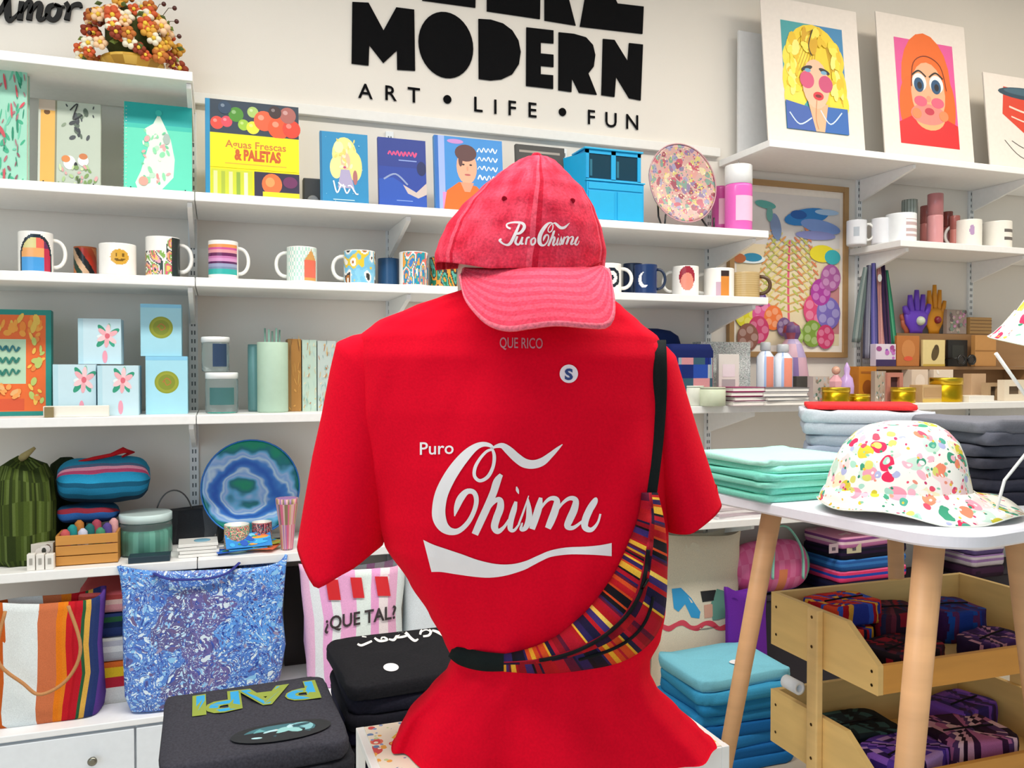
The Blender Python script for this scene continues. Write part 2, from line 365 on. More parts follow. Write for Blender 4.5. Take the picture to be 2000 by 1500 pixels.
def blonde(A):
    A.rect(0, 0, 1, 1, '3f9fa5').rect(.5, .3, 1, 1, '3a86b8')
    A.ell(.5, .68, .44, .32, 'f2d22e').ell(.2, .66, .2, .16, 'f6df4a').ell(.8, .68, .2, .16, 'f0cf2c').ell(.2, .45, .22, .24, 'f4da3a').ell(.82, .42, .2, .26, 'f0cf2c').ell(.16, .3, .17, .13, 'f6df52').ell(.88, .28, .16, .14, 'f4da3a')
    for k in range(9): A.stroke([(.5, .95), (.28 + .03 * k, .85 - .02 * k), (.12 + .02 * k, .6 - .03 * k)], .0022, 'b8860f')
    for k in range(9): A.stroke([(.54, .95), (.7 + .02 * k, .82 - .02 * k), (.78 + .02 * k, .5 - .03 * k)], .0022, 'c89a16')
    A.blobs(26, ['f8e658', 'e8c020', 'f4da3a', 'fbee80'], .05, .09, 12, (.02, .30, .30, .95)).blobs(22, ['f8e658', 'e8c020', 'f4da3a', 'fbee80'], .05, .09, 13, (.72, .28, 1, .92)).blobs(16, ['f8e658', 'e8c020', 'd8a818'], .04, .08, 14, (.25, .72, .8, .99))
    A.poly([(0, 0), (0, .26), (.36, .22), (.5, .0)], '3a5fae').poly([(1, 0), (1, .24), (.66, .24), (.5, 0)], '2c67b5').poly([(.36, .26), (.68, .26), (.6, .0), (.46, 0)], 'f0b48e')
    A.ell(.5, .44, .22, .23, 'f6bfa0').ell(.36, .47, .115, .08, 'd4527c').ell(.66, .45, .115, .08, 'c94a78').ell(.37, .58, .09, .022, '20242c', .2).ell(.65, .57, .09, .022, '20242c', -.2)
    A.ell(.38, .56, .05, .018, '6fa8c8').ell(.64, .555, .05, .018, '6fa8c8').ell(.53, .33, .085, .04, 'd62f3e').ell(.53, .33, .05, .015, '7a1a22').stroke([(.5, .95), (.42, .8), (.46, .7)], .004, '2a2416')
    A.stroke([(.55, .2), (.7, .08), (.9, .2)], .005, 'cfe2f2').stroke([(.05, .15), (.2, .05), (.4, .12)], .005, 'cfe2f2')
    A.stroke([(.5, .3), (.47, .12), (.5, .02)], .003, 'c98a60')
def redhair(A):
    A.rect(0, 0, 1, 1, 'e2569c').ell(.5, .62, .42, .46, 'ea6a1e').ell(.22, .35, .2, .3, 'e8661c').ell(.8, .4, .18, .3, 'e8661c').rect(0, 0, 1, .2, 'd8262c').poly([(0, .2), (.3, .3), (.7, .3), (1, .22), (1, .1), (0, .1)], 'd8262c')
    A.ell(.52, .5, .29, .3, 'f2b08a').ell(.52, .28, .26, .13, 'f0b07a').ell(.5, .3, .3, .1, 'f08a80')
    for x, r in ((.38, .1), (.67, .1)):
        A.ell(x, .60, .12, .085, 'e8f2f0').ell(x - .01, .575, .085, .07, '1f4f78').ell(x, .57, .04, .035, '0b0f1c').stroke([(x - .12, .66), (x, .71), (x + .12, .66)], .007, '1a1a1a')
        A.ell(x, .42, .11, .05, 'e2607e')
    A.ell(.52, .33, .08, .035, 'c2364e').ell(.52, .45, .04, .03, 'e89a78').stroke([(.24, .55), (.3, .78), (.52, .86), (.76, .78), (.84, .55)], .004, '7c2c10')
    A.ell(.3, .3, .08, .05, 'f08a5a').ell(.76, .3, .08, .05, 'f08a5a')
def tinprint(A):
    A.poly([(.1, .62), (.14, .96), (.96, .9), (.98, .58), (.72, .4), (.4, .4)], 'dc4632').ell(.5, .90, .44, .075, '2f4a5c').ell(.5, .92, .36, .045, '46687a')
    A.stroke([(.2, .72), (.5, .66), (.9, .7)], .008, 'f2d8c8').stroke([(.22, .6), (.5, .54), (.9, .58)], .006, 'f2d8c8').poly([(.45, .42), (.6, .42), (.7, .2), (.6, .22)], '8a2a20')
    A.stroke([(.1, .3), (.3, .12), (.6, .05), (.9, .1)], .003, '3a3a3a').stroke([(.2, .3), (.4, .22), (.6, .3), (.8, .2)], .003, '3a3a3a')
poster(1504, 1694, -6, 'art print of a woman with big yellow hair and blue collar on cream paper', blonde, .64, .70, .19, .16)
poster(1733, 1908, 26, 'art print of an orange-haired face with big blue eyes on pink ground', redhair, .66, .70, .18, .15)
poster(1938, 2110, 148, 'cream art print with a red and dark-topped shape, cut by the frame edge', tinprint, .8, .8, .1, .12)
t = thing('display_card', 'blank pale grey card on the high shelf beside the yellow-hair print', 'card', PY(1478, 285, 2.5)); t.location.z = ZR1
# placed flat behind the first print
a = PY(1441, 60, 2.56); b = PY(1520, 60, 2.56)
MB('dcdcdc').box(a.x - t.location.x, .055, 0, b.x - t.location.x + .05, .063, a.z - ZR1).build('panel', 'satin', t)
# ---------------------------------------------------------------- the display table in front and the dressed mannequin
ZT = 1.22 - .55
ta = PZ(695, 1420, ZT); tb = PZ(1425, 1455, ZT)
TX0, TX1, TY0, TY1 = ta.x, tb.x, tb.y, ta.y
t = thing('display_stand', 'white square-tube stand with floral paper top under the red shirt', 'stand', ((TX0 + TX1) / 2, (TY0 + TY1) / 2, 0)); c = t.location
hx, hy = (TX1 - TX0) / 2, (TY1 - TY0) / 2; q = .0125
for sx, sy in ((-1, -1), (1, -1), (1, 1), (-1, 1)):
    x, y = sx * (hx - q / 2), sy * (hy - q / 2)
    MB('f3f3f1').box(x - q / 2, y - q / 2, 0, x + q / 2, y + q / 2, ZT - .001).build('leg', 'satin', t, bevel=.001)
m = MB('f3f3f1')
for sx in (-1, 1): m.box(sx * (hx - q / 2) - q / 2 + .0003, -hy + q, ZT - .014, sx * (hx - q / 2) + q / 2 - .0003, hy - q, ZT - .0015)
for sy in (-1, 1): m.box(-hx + q, sy * (hy - q / 2) - q / 2 + .0003, ZT - (.014 if sy > 0 else .05), hx - q, sy * (hy - q / 2) + q / 2 - .0003, ZT - .0015)
m.build('frame', 'satin', t, bevel=.001)
fl = pat('floral_paper', 'f4ead6', [(30, .50, ['e8735a', 'f2c14e', 'f09a8a', 'f4ead6', '7fae86', 'd94f4f', 'f4ead6'], 0), (60, .36, ['d94f4f', 'f4ead6', 'f2b04e', 'f4ead6', '6a8ab8'], 7), (90, .3, ['f4ead6', 'c9d8a0', 'f4ead6', '8a9ec9', 'f4ead6'], 3)])
MB('f4ead6').box(-hx + .012, -hy + .003, ZT - .004, hx - .012, hy - .004, ZT).build('paper_top', mat=fl, parent=t)
MB('f3f3f1').box(-hx + q, -hy + q, .18, hx - q, hy - q, .19).build('lower_shelf', 'satin', t)

D0 = 1.20                      # distance of the mannequin's middle from the camera
MC = PD(1025, 730, D0); MC.z = ZT
FDIR = FH                      # away from the camera, level
def M3(u, v, off=0.0):         # a point at pixel u,v, off metres nearer to (negative) or beyond the mannequin's middle
    return PD(u, v, D0 + off) - MC
def interp(tab, x):
    if x <= tab[0][0]: return tab[0][1:]
    for a, b in zip(tab, tab[1:]):
        if x <= b[0]:
            k = (x - a[0]) / (b[0] - a[0]); k = k * k * (3 - 2 * k) * .35 + k * .65
            return tuple(a[i] + (b[i] - a[i]) * k for i in range(1, len(a)))
    return tab[-1][1:]
RED = 'e20026'
# body of the shirt: v, left u, right u, half depth
BT = [(566, 905, 1165, .055), (580, 862, 1190, .062), (600, 805, 1215, .070), (630, 735, 1248, .082), (660, 700, 1285, .092), (700, 696, 1296, .104), (800, 706, 1300, .116), (900, 720, 1303, .118), (1000, 737, 1303, .114), (1060, 753, 1303, .110), (1130, 800, 1300, .104),
      (1190, 838, 1297, .098), (1240, 866, 1288, .092), (1280, 884, 1268, .088), (1310, 872, 1268, .088), (1345, 838, 1284, .090), (1390, 796, 1330, .094), (1425, 778, 1368, .097), (1450, 769, 1392, .098), (1470, 766, 1397, .098)]
def bodypt(v, th, grow=0, folds=True):
    uL, uR, dp = interp(BT, v)
    a, sn = math.cos(th), math.sin(th); e = 2 / 2.35
    x = math.copysign(abs(a) ** e, a); y = math.copysign(abs(sn) ** e, sn)
    off = dp * y
    k = 0
    if folds:
        lo = max(0, min(1, (v - 1260) / 150)); up = max(0, min(1, (1240 - v) / 200)) * max(0, min(1, (v - 640) / 120))
        k = lo * (.010 * math.sin(8 * th + 1.1 + .004 * v) + .004 * math.sin(13 * th + 2)) + .0045 * math.sin(5 * th + .012 * v) * up
        wz = math.exp(-((v - 1275) / 55) ** 2); k += wz * .0018 * math.sin(16 * th)
        k += .007 * noise.noise(Vector((x * 2.6, v / 150, y * 2))) + .0025 * noise.noise(Vector((x * 7 + v / 90, v / 200, y * 3)))
    off += k * (1 if sn > 0 else -1) * min(1, abs(sn) * 2) + math.copysign(grow, sn) * min(1, abs(sn) * 1.6)
    g = 1 + grow * 2.0
    uc, hw = (uL + uR) / 2, (uR - uL) / 2
    q = M3(uc + hw * x * g, v, 0); q += FDIR * off
    return q
SHX = thing('t_shirt', 'bright red short-sleeved tee with white script print and a round sticker, on the mannequin', 't-shirt', MC)
NV, NT = 150, 128
R = []
for i in range(NV + 1):
    v = 566 + (1470 - 566) * i / NV
    R.append([bodypt(v, 2 * PI * j / NT) for j in range(NT)])
zmin = .0025
for r in R:
    for p in r: p.z = max(p.z, zmin)
bm_ = MB(RED).rings(R); body = bm_.build('shirt_body', 'cloth', SHX)
nk = [R[0][j] * 1 for j in range(NT)]
# sleeves
def sleeve(tab, sag, b0, b1, ph, nm):
    Rr = []; n = 44
    for i in range(n + 1):
        tt = i / n
        lx, ly, rx, ry = interp(tab, tt)
        ring = []
        bb = b0 + (b1 - b0) * tt
        for j in range(48):
            th = 2 * PI * j / 48; ca, sa = math.cos(th), math.sin(th); k = (1 - ca) / 2   # 0 at the right side, 1 at the left
            u = rx + (lx - rx) * k; v = ry + (ly - ry) * k + tt ** 5 * (interp([(0, 0.), (.3, sag * .5), (.66, sag), (1, 0.)], k)[0] if sa < 0 else -sag * .15 * abs(sa))
            fold = .0035 * math.sin(3 * th + 3 * tt + ph) * tt
            ring.append(M3(u, v, 0) + FDIR * (bb * sa + fold))
        Rr.append(ring)
    # turned-in hem
    last = Rr[-1]; cc = sum(last, Vector()) / len(last)
    Rr.append([p + (cc - p) * .05 + Vector((0, 0, .003)) for p in last]); Rr.append([p + (cc - p) * .16 + Vector((0, 0, .03)) for p in last])
    return MB(RED).rings(Rr, cap=(1, 0)).build(nm, 'cloth', SHX)
sl = sleeve([(0, 745, 645, 850, 650), (.12, 690, 655, 830, 720), (.22, 659, 668, 805, 780), (.34, 647, 720, 790, 840), (.52, 630, 810, 780, 915), (.68, 612, 890, 772, 970), (.84, 595, 985, 764, 1020), (1, 582, 1062, 748, 1064)], 64, .055, .068, .4, 'sleeve')
sr = sleeve([(0, 1180, 640, 1262, 655), (.12, 1200, 700, 1298, 674), (.22, 1215, 760, 1318, 694), (.4, 1240, 850, 1340, 770), (.6, 1262, 930, 1364, 850), (.8, 1282, 990, 1388, 925), (1, 1297, 1035, 1405, 980)], 10, .055, .062, 2.1, 'sleeve')
def bvh_of(objs):
    vs = []; fs = []
    for o in objs:
        n = len(vs); mw = o.matrix_local if o.parent is None else o.matrix_basis
        base = o.parent.location if o.parent else Vector()
        vs += [mw @ v.co + base for v in o.data.vertices]; fs += [tuple(n + k for k in p.vertices) for p in o.data.polygons]
    return BVHTree.FromPolygons(vs, fs)
SB = bvh_of([body, sl, sr])
def onto(bv, u, v, lift=.0012, fallback=D0 - .1):
    """where the sight line through u,v meets the cloth, lifted a little off it"""
    r = ray(u, v).normalized(); h, n, i, d = bv.ray_cast(CAM, r)
    if h is None: return None
    return h - r * lift
def printed(A, fn, name, parent, bv, base, lift=.0012, kind='print'):
    mb = MB()
    for vs, fs, col in A:
        P = [onto(bv, *fn(x, y), lift=lift) for x, y in vs]
        mb.quadset([(p - base) if p is not None else Vector() for p in P], [f for f in fs if all(P[k] is not None for k in f)], col)
    return mb.build(name, kind, parent)
def ribbon(pts, n=6, wmul=1):
    c = crom(pts, n); m = len(c); A = []; B = []; C = []
    for i, p in enumerate(c):
        a, b = c[max(0, i - 1)], c[min(m - 1, i + 1)]; dx, dy = b[0] - a[0], b[1] - a[1]; L = math.hypot(dx, dy) or 1; w = p[2] * wmul / 2
        A.append((p[0] - dy / L * w, p[1] + dx / L * w)); B.append((p[0] + dy / L * w, p[1] - dx / L * w)); C.append((p[0], p[1]))
    f = []
    for i in range(m - 1): f += [(i, i + 1, m + i + 1, m + i), (m + i, m + i + 1, 2 * m + i + 1, 2 * m + i)]
    return (A + C + B, f)
CH = [[(838, 208, 22), (800, 180, 34), (740, 172, 44), (670, 200, 62), (590, 270, 88), (500, 380, 104), (425, 500, 112), (372, 620, 116), (350, 740, 118), (355, 830, 118), (392, 905, 96), (455, 945, 66), (530, 938, 48), (610, 865, 42), (665, 760, 40), (684, 665, 42), (660, 598, 44), (600, 592, 50), (545, 650, 64), (510, 730, 50), (490, 810, 8)],
      [(815, 190, 16), (842, 270, 30), (832, 370, 30), (785, 460, 32), (715, 495, 30), (668, 455, 30), (672, 380, 30), (715, 300, 26), (775, 235, 24), (830, 215, 22)],
      [(820, 212, 10), (860, 190, 30), (915, 185, 50), (970, 225, 72), (1040, 290, 80), (1110, 338, 82), (1190, 350, 76), (1270, 325, 70), (1345, 265, 48), (1400, 215, 30), (1448, 172, 6)],
      [(905, 440, 34), (868, 500, 66), (835, 600, 66), (780, 730, 66), (720, 860, 66), (670, 972, 60)],
      [(745, 840, 20), (800, 730, 30), (855, 670, 40), (895, 670, 52), (895, 740, 66), (862, 830, 66), (845, 905, 64), (875, 945, 48), (930, 905, 28), (985, 820, 18)],
      [(1035, 680, 26), (1018, 750, 50), (992, 840, 52), (985, 920, 46), (1020, 935, 26), (1070, 870, 16)], [(1040, 548, 10), (1048, 580, 26), (1060, 612, 6)],
      [(1060, 880, 18), (1105, 760, 18), (1148, 628, 8)], [(1140, 650, 12), (1150, 740, 44), (1150, 840, 56), (1118, 915, 44), (1080, 925, 30), (1092, 868, 12)],
      [(1255, 645, 30), (1238, 730, 62), (1205, 840, 62), (1178, 925, 50)], [(1210, 820, 16), (1285, 700, 24), (1345, 652, 36), (1398, 668, 52), (1385, 750, 66), (1348, 850, 66), (1318, 918, 54)],
      [(1362, 820, 16), (1440, 705, 24), (1510, 652, 36), (1565, 668, 50), (1552, 750, 66), (1512, 840, 66), (1492, 900, 54), (1545, 912, 34), (1630, 850, 20)],
      [(1622, 855, 18), (1700, 770, 20), (1748, 690, 20), (1742, 655, 26), (1700, 730, 60), (1652, 840, 64), (1650, 910, 56), (1705, 930, 40), (1760, 870, 22), (1785, 790, 18)]]
CW = 'f3eef0'
top = crom([(212, 1020), (300, 1062), (420, 1103), (560, 1150), (700, 1200), (860, 1235), (1000, 1236), (1120, 1208), (1230, 1160), (1340, 1115), (1480, 1088), (1650, 1080), (1780, 1068), (1885, 1048)], 4)
bot = crom([(285, 1305), (370, 1305), (480, 1322), (650, 1346), (800, 1356), (950, 1336), (1100, 1290), (1180, 1250), (1260, 1208), (1350, 1170), (1500, 1150), (1640, 1150), (1760, 1155), (1885, 1165)], 4)
n = len(top); sw = (top + bot + [((a[0] + b[0]) / 2, (a[1] + b[1]) / 2) for a, b in zip(top, bot)], [q for i in range(n - 1) for q in ((i, i + 1, 2 * n + i + 1, 2 * n + i), (2 * n + i, 2 * n + i + 1, n + i + 1, n + i))])
px = lambda x, y: (780 + x * .22, 830 + y * .22)
printed([ribbon(s) + (CW,) for s in CH] + [sw + (CW,)], px, 'script_print', SHX, SB, MC)
def textpx(t, u0, vb, capx, wd, slope=0, bold=0):
    vs, fs, W = glyphs(t, bold); k = wd / W
    return ([(u0 + a * k, vb - b * capx + a * k * slope) for a, b in vs], fs)
printed([textpx('Puro', 820, 888, 25, 66, -.03, .01) + (CW,)], lambda x, y: (x, y), 'small_print', SHX, SB, MC)
printed([textpx('QUE RICO', 976, 679, 21, 84, .02, .008) + ('c9909a',), textpx('TALLA S', 1000, 692, 7, 38, 0) + ('b8707c',)][:1], lambda x, y: (x, y), 'neck_print', SHX, SB, MC)
cir = [(1111 + 18 * math.cos(a), 730 + 18 * math.sin(a)) for a in [2 * PI * i / 28 for i in range(28)]]
printed([(cir, [tuple(range(28))], 'f5eef2')], lambda x, y: (x, y), 'size_sticker', SHX, SB, MC, .0022)
printed([textpx('S', 1103, 741, 21, 16, 0, .04) + ('25407f',)], lambda x, y: (x, y), 'sticker_letter', SHX, SB, MC, .003)
# neckline rib
rb = [M3(1025 + 128 * math.cos(a), 577, 0) + FDIR * (.058 * math.sin(a)) for a in [2 * PI * i / 40 for i in range(41)]]
MB('c90018').tube(rb, .006, 8, cap=(0, 0)).build('neck_rib', 'cloth', SHX)

# the mannequin itself
mn = thing('mannequin', 'cream head-and-torso display form wearing the red shirt and cap', 'mannequin', MC)
IV = []
for i in range(60):
    v = 600 + (1462 - 600) * i / 59
    IV.append([(lambda p: Vector((p.x, p.y, max(p.z, .001))))(Vector((0, 0, 0)) + (bodypt(v, 2 * PI * j / 40, 0, False))) for j in range(40)])
for r in IV:
    c0 = sum(r, Vector()) / len(r)
    for k, p in enumerate(r): r[k] = c0 + (p - c0) * .80
MB('ece2cf').rings(IV, cap=(1, 1)).build('torso', 'satin', mn)
HD = [(395, 960, 1110, .04), (430, 925, 1130, .062), (480, 902, 1146, .075), (530, 892, 1148, .075), (575, 893, 1140, .070), (600, 902, 1130, .06), (640, 915, 1120, .055)]
hr = []
for i in range(26):
    v = 395 + 245 * i / 25; uL, uR, dp = interp(HD, v)
    hr.append([M3((uL + uR) / 2 + (uR - uL) / 2 * math.cos(2 * PI * j / 32), v) + FDIR * (dp * math.sin(2 * PI * j / 32) + .012) for j in range(32)])
MB('ece2cf').rings(hr, cap=(1, 1)).build('neck', 'satin', mn)

# the cap
CAPB = M3(1035, 540) + MC
cap = thing('baseball_cap', 'washed red baseball cap with small white embroidered script, on the mannequin', 'cap', CAPB)
def C3(u, v, off=0): return PD(u, v, D0 - .01 + off) - CAPB
KT = [(304, 1040, 1056, .003), (309, 1026, 1072, .018), (318, 1008, 1087, .032), (332, 988, 1100, .046), (349, 966, 1115, .060), (376, 934, 1141, .076), (413, 898, 1162, .088), (453, 871, 1176, .096), (493, 856, 1184, .101), (520, 849, 1181, .102), (540, 850, 1178, .101)]
CR = 'e0304a'
capmat = None
R = []; NC = 96
for i in range(61):
    v = 304 + (540 - 304) * (i / 60) ** 1.15; uL, uR, dp = interp(KT, v)
    ring = []
    for j in range(NC):
        th = 2 * PI * j / NC; ca, sa = math.cos(th), math.sin(th)
        # seams: six panels, the front one runs through u 1047..1060
        s6 = 0
        for s0 in range(6):
            d = (th - (-PI / 2 + .12 + s0 * PI / 3) + PI) % (2 * PI) - PI; s6 += math.exp(-(d / .035) ** 2) * .0028
        # soft hollows between the seams near the top
        pinch = .0035 * math.cos(6 * (th + PI / 2 - .12)) * math.exp(-((v - 340) / 70) ** 2)
        up = 18 * max(0, sa) * (v - 303) / 237 - 6 * max(0, -sa) * (v - 303) / 237 - (12 * max(0, -ca - .75) * 4) * (v - 303) / 237   # the back edge sits higher
        lft = 24 * max(0, (-ca - .35) / .65) * ((v - 304) / 236) ** 2
        wr = .0016 * noise.noise(Vector((ca * 3, v / 40, sa * 3))) * 2
        g = 1 + (pinch * 6 - s6 * 3)
        p = C3((uL + uR) / 2 + (uR - uL) / 2 * ca * g, v + (0 if sa < 0 else -up) - lft, 0) + FDIR * ((dp * g + wr) * sa)
        ring.append(p)
    R.append(ring)
def capcol(i, j):
    th = 2 * PI * (j + .5) / NC
    for s0 in range(6):
        d = abs((th - (-PI / 2 + .12 + s0 * PI / 3) + PI) % (2 * PI) - PI)
        if d < .035: return 'f0566c'
        if d < .07: return 'c81e38'
    k = noise.noise(Vector((math.cos(th) * 5, i * .12, math.sin(th) * 5)))
    return mixc('dc2a44', 'ee5068', .5 + k * .9)
crown = MB(CR).rings(R, capcol, cap=(1, 0)).build('crown', 'denim', cap, solid=-.002)
CBV = bvh_of([crown])
MB('e0304a').lathe([(.001, .004), (.005, .0035), (.007, .0015), (.0075, 0), (.006, -.002)], 14, C3(1048, 304), cap=(1, 1)).build('button', 'denim', cap)
for uu, vv in ((985, 388), (1118, 392)):
    h = onto(CBV, uu, vv, .0008) - CAPB
    d = -(ray(uu, vv).normalized()); e = d.to_track_quat('Z', 'X')
    MB('a01428').lathe([(.0014, .0006), (.0022, .0012), (.0034, .0010), (.0038, 0)], 12, cap=(1, 0)).build('eyelet', 'denim', cap, loc=h, rot=e.to_euler())
# sweatband seam strip and the stitched brim
inn = [(903, 524), (925, 531), (960, 536), (1000, 538), (1045, 539), (1085, 538), (1120, 534), (1150, 527), (1175, 517)]
outr = [(906, 545), (913, 590), (932, 620), (958, 645), (992, 656), (1030, 652), (1075, 647), (1130, 650), (1165, 648), (1179, 625), (1181, 580), (1176, 535)]
NI = 41; I_ = resample(crom(inn, 6), NI); O_ = resample(crom(outr, 6), NI)
R = []
for k in range(0, 15):
    t_ = k / 14; ring = []
    for i in range(NI):
        s_ = i / (NI - 1); a, b = I_[i], O_[i]
        u, v = a[0] + (b[0] - a[0]) * t_, a[1] + (b[1] - a[1]) * t_
        arch = math.sin(PI * s_)
        d_in = -.100 * (arch ** .55) * 1.0 - .002; d_out = -.065 - .105 * arch ** .8
        ring.append(C3(u, v, 0) + FDIR * (d_in + (d_out - d_in) * t_ - .010 * math.sin(PI * t_) * arch))
    R.append(ring)
def brimcol(i, j):
    if i == 13 or j in (0, NI - 2): return 'f4788a'
    return ('e6455f', 'ec566e')[i % 2]
brim = MB('e84a62').rings(R, brimcol, closed=False).build('brim', 'denim', cap, solid=-.0035)
band = []
for i in range(NI):
    a = I_[i]; s_ = i / (NI - 1); q_ = onto(CBV, a[0], a[1] - 6, .0012); band += [q_ - CAPB] if q_ is not None else []
MB('b3142c').tube(band, .0011, 6).build('seam_line', 'denim', cap)
# embroidery on the front of the crown: Puro Chisme
def m2(x, y): return (985 - 5 + (x - 300) * 0, y)
X0, Y0 = 820, 280; K = .2667
mc = lambda x, y: (X0 + (865 + (x - 300) * .203) * K, Y0 + (545 + y * .213) * K)
em = [ribbon(s, 5, 1.25) + ('f6eef0',) for s in CH]
printed(em, mc, 'embroidery', cap, CBV, CAPB, .0016)
PU = [[(665, 625, 14), (640, 612, 14), (640, 590, 12), (690, 578, 14), (750, 585, 20), (765, 615, 24), (735, 655, 20), (690, 665, 12)], [(730, 590, 14), (700, 660, 22), (660, 735, 22), (620, 740, 12), (585, 712, 18), (598, 700, 12)],
      [(715, 680, 14), (700, 725, 18), (725, 740, 14), (750, 690, 12)], [(752, 685, 14), (742, 730, 18), (760, 735, 10)], [(775, 742, 14), (785, 695, 14), (805, 688, 12)], [(835, 692, 10), (815, 710, 14), (820, 742, 14), (842, 730, 14), (845, 700, 12), (832, 690, 10)]]
printed([ribbon(s, 5) + ('f6eef0',) for s in PU], lambda x, y: (X0 + x * K, Y0 + y * K), 'embroidery', cap, CBV, CAPB, .0016)

# the striped waist bag worn across the shirt
BG = thing('waist_bag', 'multicoloured woven striped sling bag with black straps across the red shirt', 'bag', PD(1270, 1200, D0 - .1)); BC = BG.location.copy()
inn = [(1253, 962), (1246, 1010), (1224, 1068), (1205, 1110), (1180, 1150), (1150, 1188), (1120, 1216), (1085, 1243), (1045, 1262), (1010, 1272), (984, 1277)]
out = [(1285, 962), (1298, 1020), (1303, 1080), (1303, 1150), (1298, 1200), (1282, 1240), (1252, 1272), (1205, 1296), (1140, 1309), (1065, 1316), (984, 1312)]
NA, NB = 120, 18
I_ = resample(crom(inn, 8), NA); O_ = resample(crom(out, 8), NA)
rr = random.Random(5); strp = []
pal = ['b0151f', '1c1838', 'd8a02c', '8c1020', '151222', '2b1f52', 'e2b23a', 'a8141e', '5a1430', '121018', 'c8471e', 'ad1228', '3a2a6a', 'e8c35a', '7a0f1e', '0f0f14']
while len(strp) < NA: strp += [rr.choice(pal)] * rr.choice([1, 1, 2, 2, 3, 4])
strp2 = strp[31:] + strp[:31]
R = []
base_d = []
for i in range(NA):
    a, b = I_[i], O_[i]; u, v = (a[0] + b[0]) / 2, (a[1] + b[1]) / 2
    ds = []
    for uu, vv in ((u, v), a, b):
        h, n_, ix, d = SB.ray_cast(CAM, ray(uu, vv).normalized())
        if h is not None: ds.append((h - CAM).dot(FW))
    base_d.append(min(ds) if ds else D0 - .05)
for _ in range(6): base_d = [base_d[0]] + [(base_d[i - 1] + base_d[i] + base_d[i + 1]) / 3 for i in range(1, NA - 1)] + [base_d[-1]]
for i in range(NA):
    a, b = I_[i], O_[i]; wd = math.dist(a, b); e = min(1, i / 8, (NA - 1 - i) / 8)
    bul = (.012 + .030 * min(1, wd / 110)) * (.45 + .55 * e); ring = []
    for k in range(NB + 1):
        s_ = k / NB; u, v = a[0] + (b[0] - a[0]) * s_, a[1] + (b[1] - a[1]) * s_
        ring.append(PD(u, v, base_d[i] - .003 - bul * (math.sin(PI * s_) ** .6) - (.0035 * math.sin(i * .55) * math.sin(PI * s_))) - BC)
    for k in range(NB - 1, 0, -1):
        s_ = k / NB; u, v = a[0] + (b[0] - a[0]) * s_, a[1] + (b[1] - a[1]) * s_
        ring.append(PD(u, v, base_d[i] + .002) - BC)
    R.append(ring)
def bagcol(i, j):
    if j >= NB: return '201420'
    s_ = j / NB
    if s_ < .40: return strp[i]
    if .40 <= s_ < .47: return 'a3142a'
    return strp2[min(NA - 1, i)] if s_ > .6 else ['8c1020', '2a1430', 'a8141e'][(i // 7) % 3]
MB('8c1020').rings(R, bagcol, cap=(1, 1)).build('pouch', 'canvas', BG)
def bagpt(i, s_, lift):
    a, b = I_[i], O_[i]; wd = math.dist(a, b); e = min(1, i / 8, (NA - 1 - i) / 8); bul = (.012 + .030 * min(1, wd / 110)) * (.45 + .55 * e)
    return PD(a[0] + (b[0] - a[0]) * s_, a[1] + (b[1] - a[1]) * s_, base_d[i] - .003 - bul * (math.sin(PI * s_) ** .6) - .0035 * math.sin(i * .55) * math.sin(PI * s_) - lift) - BC
for (i0, i1, s0, wd) in ((26, 104, .50, .0032), (44, 88, .74, .0028)):
    pts = [bagpt(i, s0 + .02 * math.sin((i - i0) * .12), .001) for i in range(i0, i1)]
    z = MB('14181a'); z.tube(pts, wd, 6, flat=.8); z.build('zipper', 'canvas', BG)
MB('2c2f30').tube([bagpt(44, .52, .002), bagpt(41, .56, .006), bagpt(38, .60, .004)], .0018, 6).build('zip_pull', 'metal', BG)
def strap(L, name, wdt, lift=.003):
    """a flat webbing strap lying on the cloth along a pixel centre line"""
    c_ = resample(crom(L, 8), 60); dd = []
    for p in c_:
        h, n_, ix, d = SB.ray_cast(CAM, ray(p[0], p[1]).normalized()); dd.append((h - CAM).dot(FW) if h is not None else None)
    last = next(d for d in dd if d is not None)
    for i, d in enumerate(dd):
        if d is None: dd[i] = last
        last = dd[i]
    for _ in range(5): dd = [dd[0]] + [(dd[i - 1] + dd[i] + dd[i + 1]) / 3 for i in range(1, 59)] + [dd[-1]]
    R = []
    for i, p in enumerate(c_):
        a, b = c_[max(0, i - 1)], c_[min(59, i + 1)]; dx, dy = b[0] - a[0], b[1] - a[1]; LL = math.hypot(dx, dy); w_ = p[2] / 2
        l, r = (p[0] - dy / LL * w_, p[1] + dx / LL * w_), (p[0] + dy / LL * w_, p[1] - dx / LL * w_)
        R.append([PD(l[0], l[1], dd[i] - lift) - BC, PD((l[0] + r[0]) / 2, (l[1] + r[1]) / 2, dd[i] - lift - .0022) - BC, PD(r[0], r[1], dd[i] - lift) - BC, PD(r[0], r[1], dd[i] + .001) - BC, PD(l[0], l[1], dd[i] + .001) - BC])
    return MB('141c1c').rings(R, cap=(1, 1)).build(name, 'canvas', BG)
strap([(1286, 664, 30), (1287, 720, 32), (1286, 780, 32), (1282, 850, 30), (1275, 920, 28), (1268, 972, 28)], 'shoulder_strap', .03)
strap([(880, 1272, 22), (905, 1283, 36), (945, 1292, 38), (990, 1294, 34)], 'belt_strap', .035, .007)
# the strap running on over the shoulder and round the back
bk = [bodypt(664, th, .006, False) + MC - BC for th in (-.55, -.2, .2, .6, 1.0)]
bk = [bodypt(1274, PI - .25 - k * .2, .012, False) + MC - BC for k in range(0, 12)]
MB('141c1c').tube(bk, .010, 6, flat=.3).build('back_strap', 'canvas', BG)
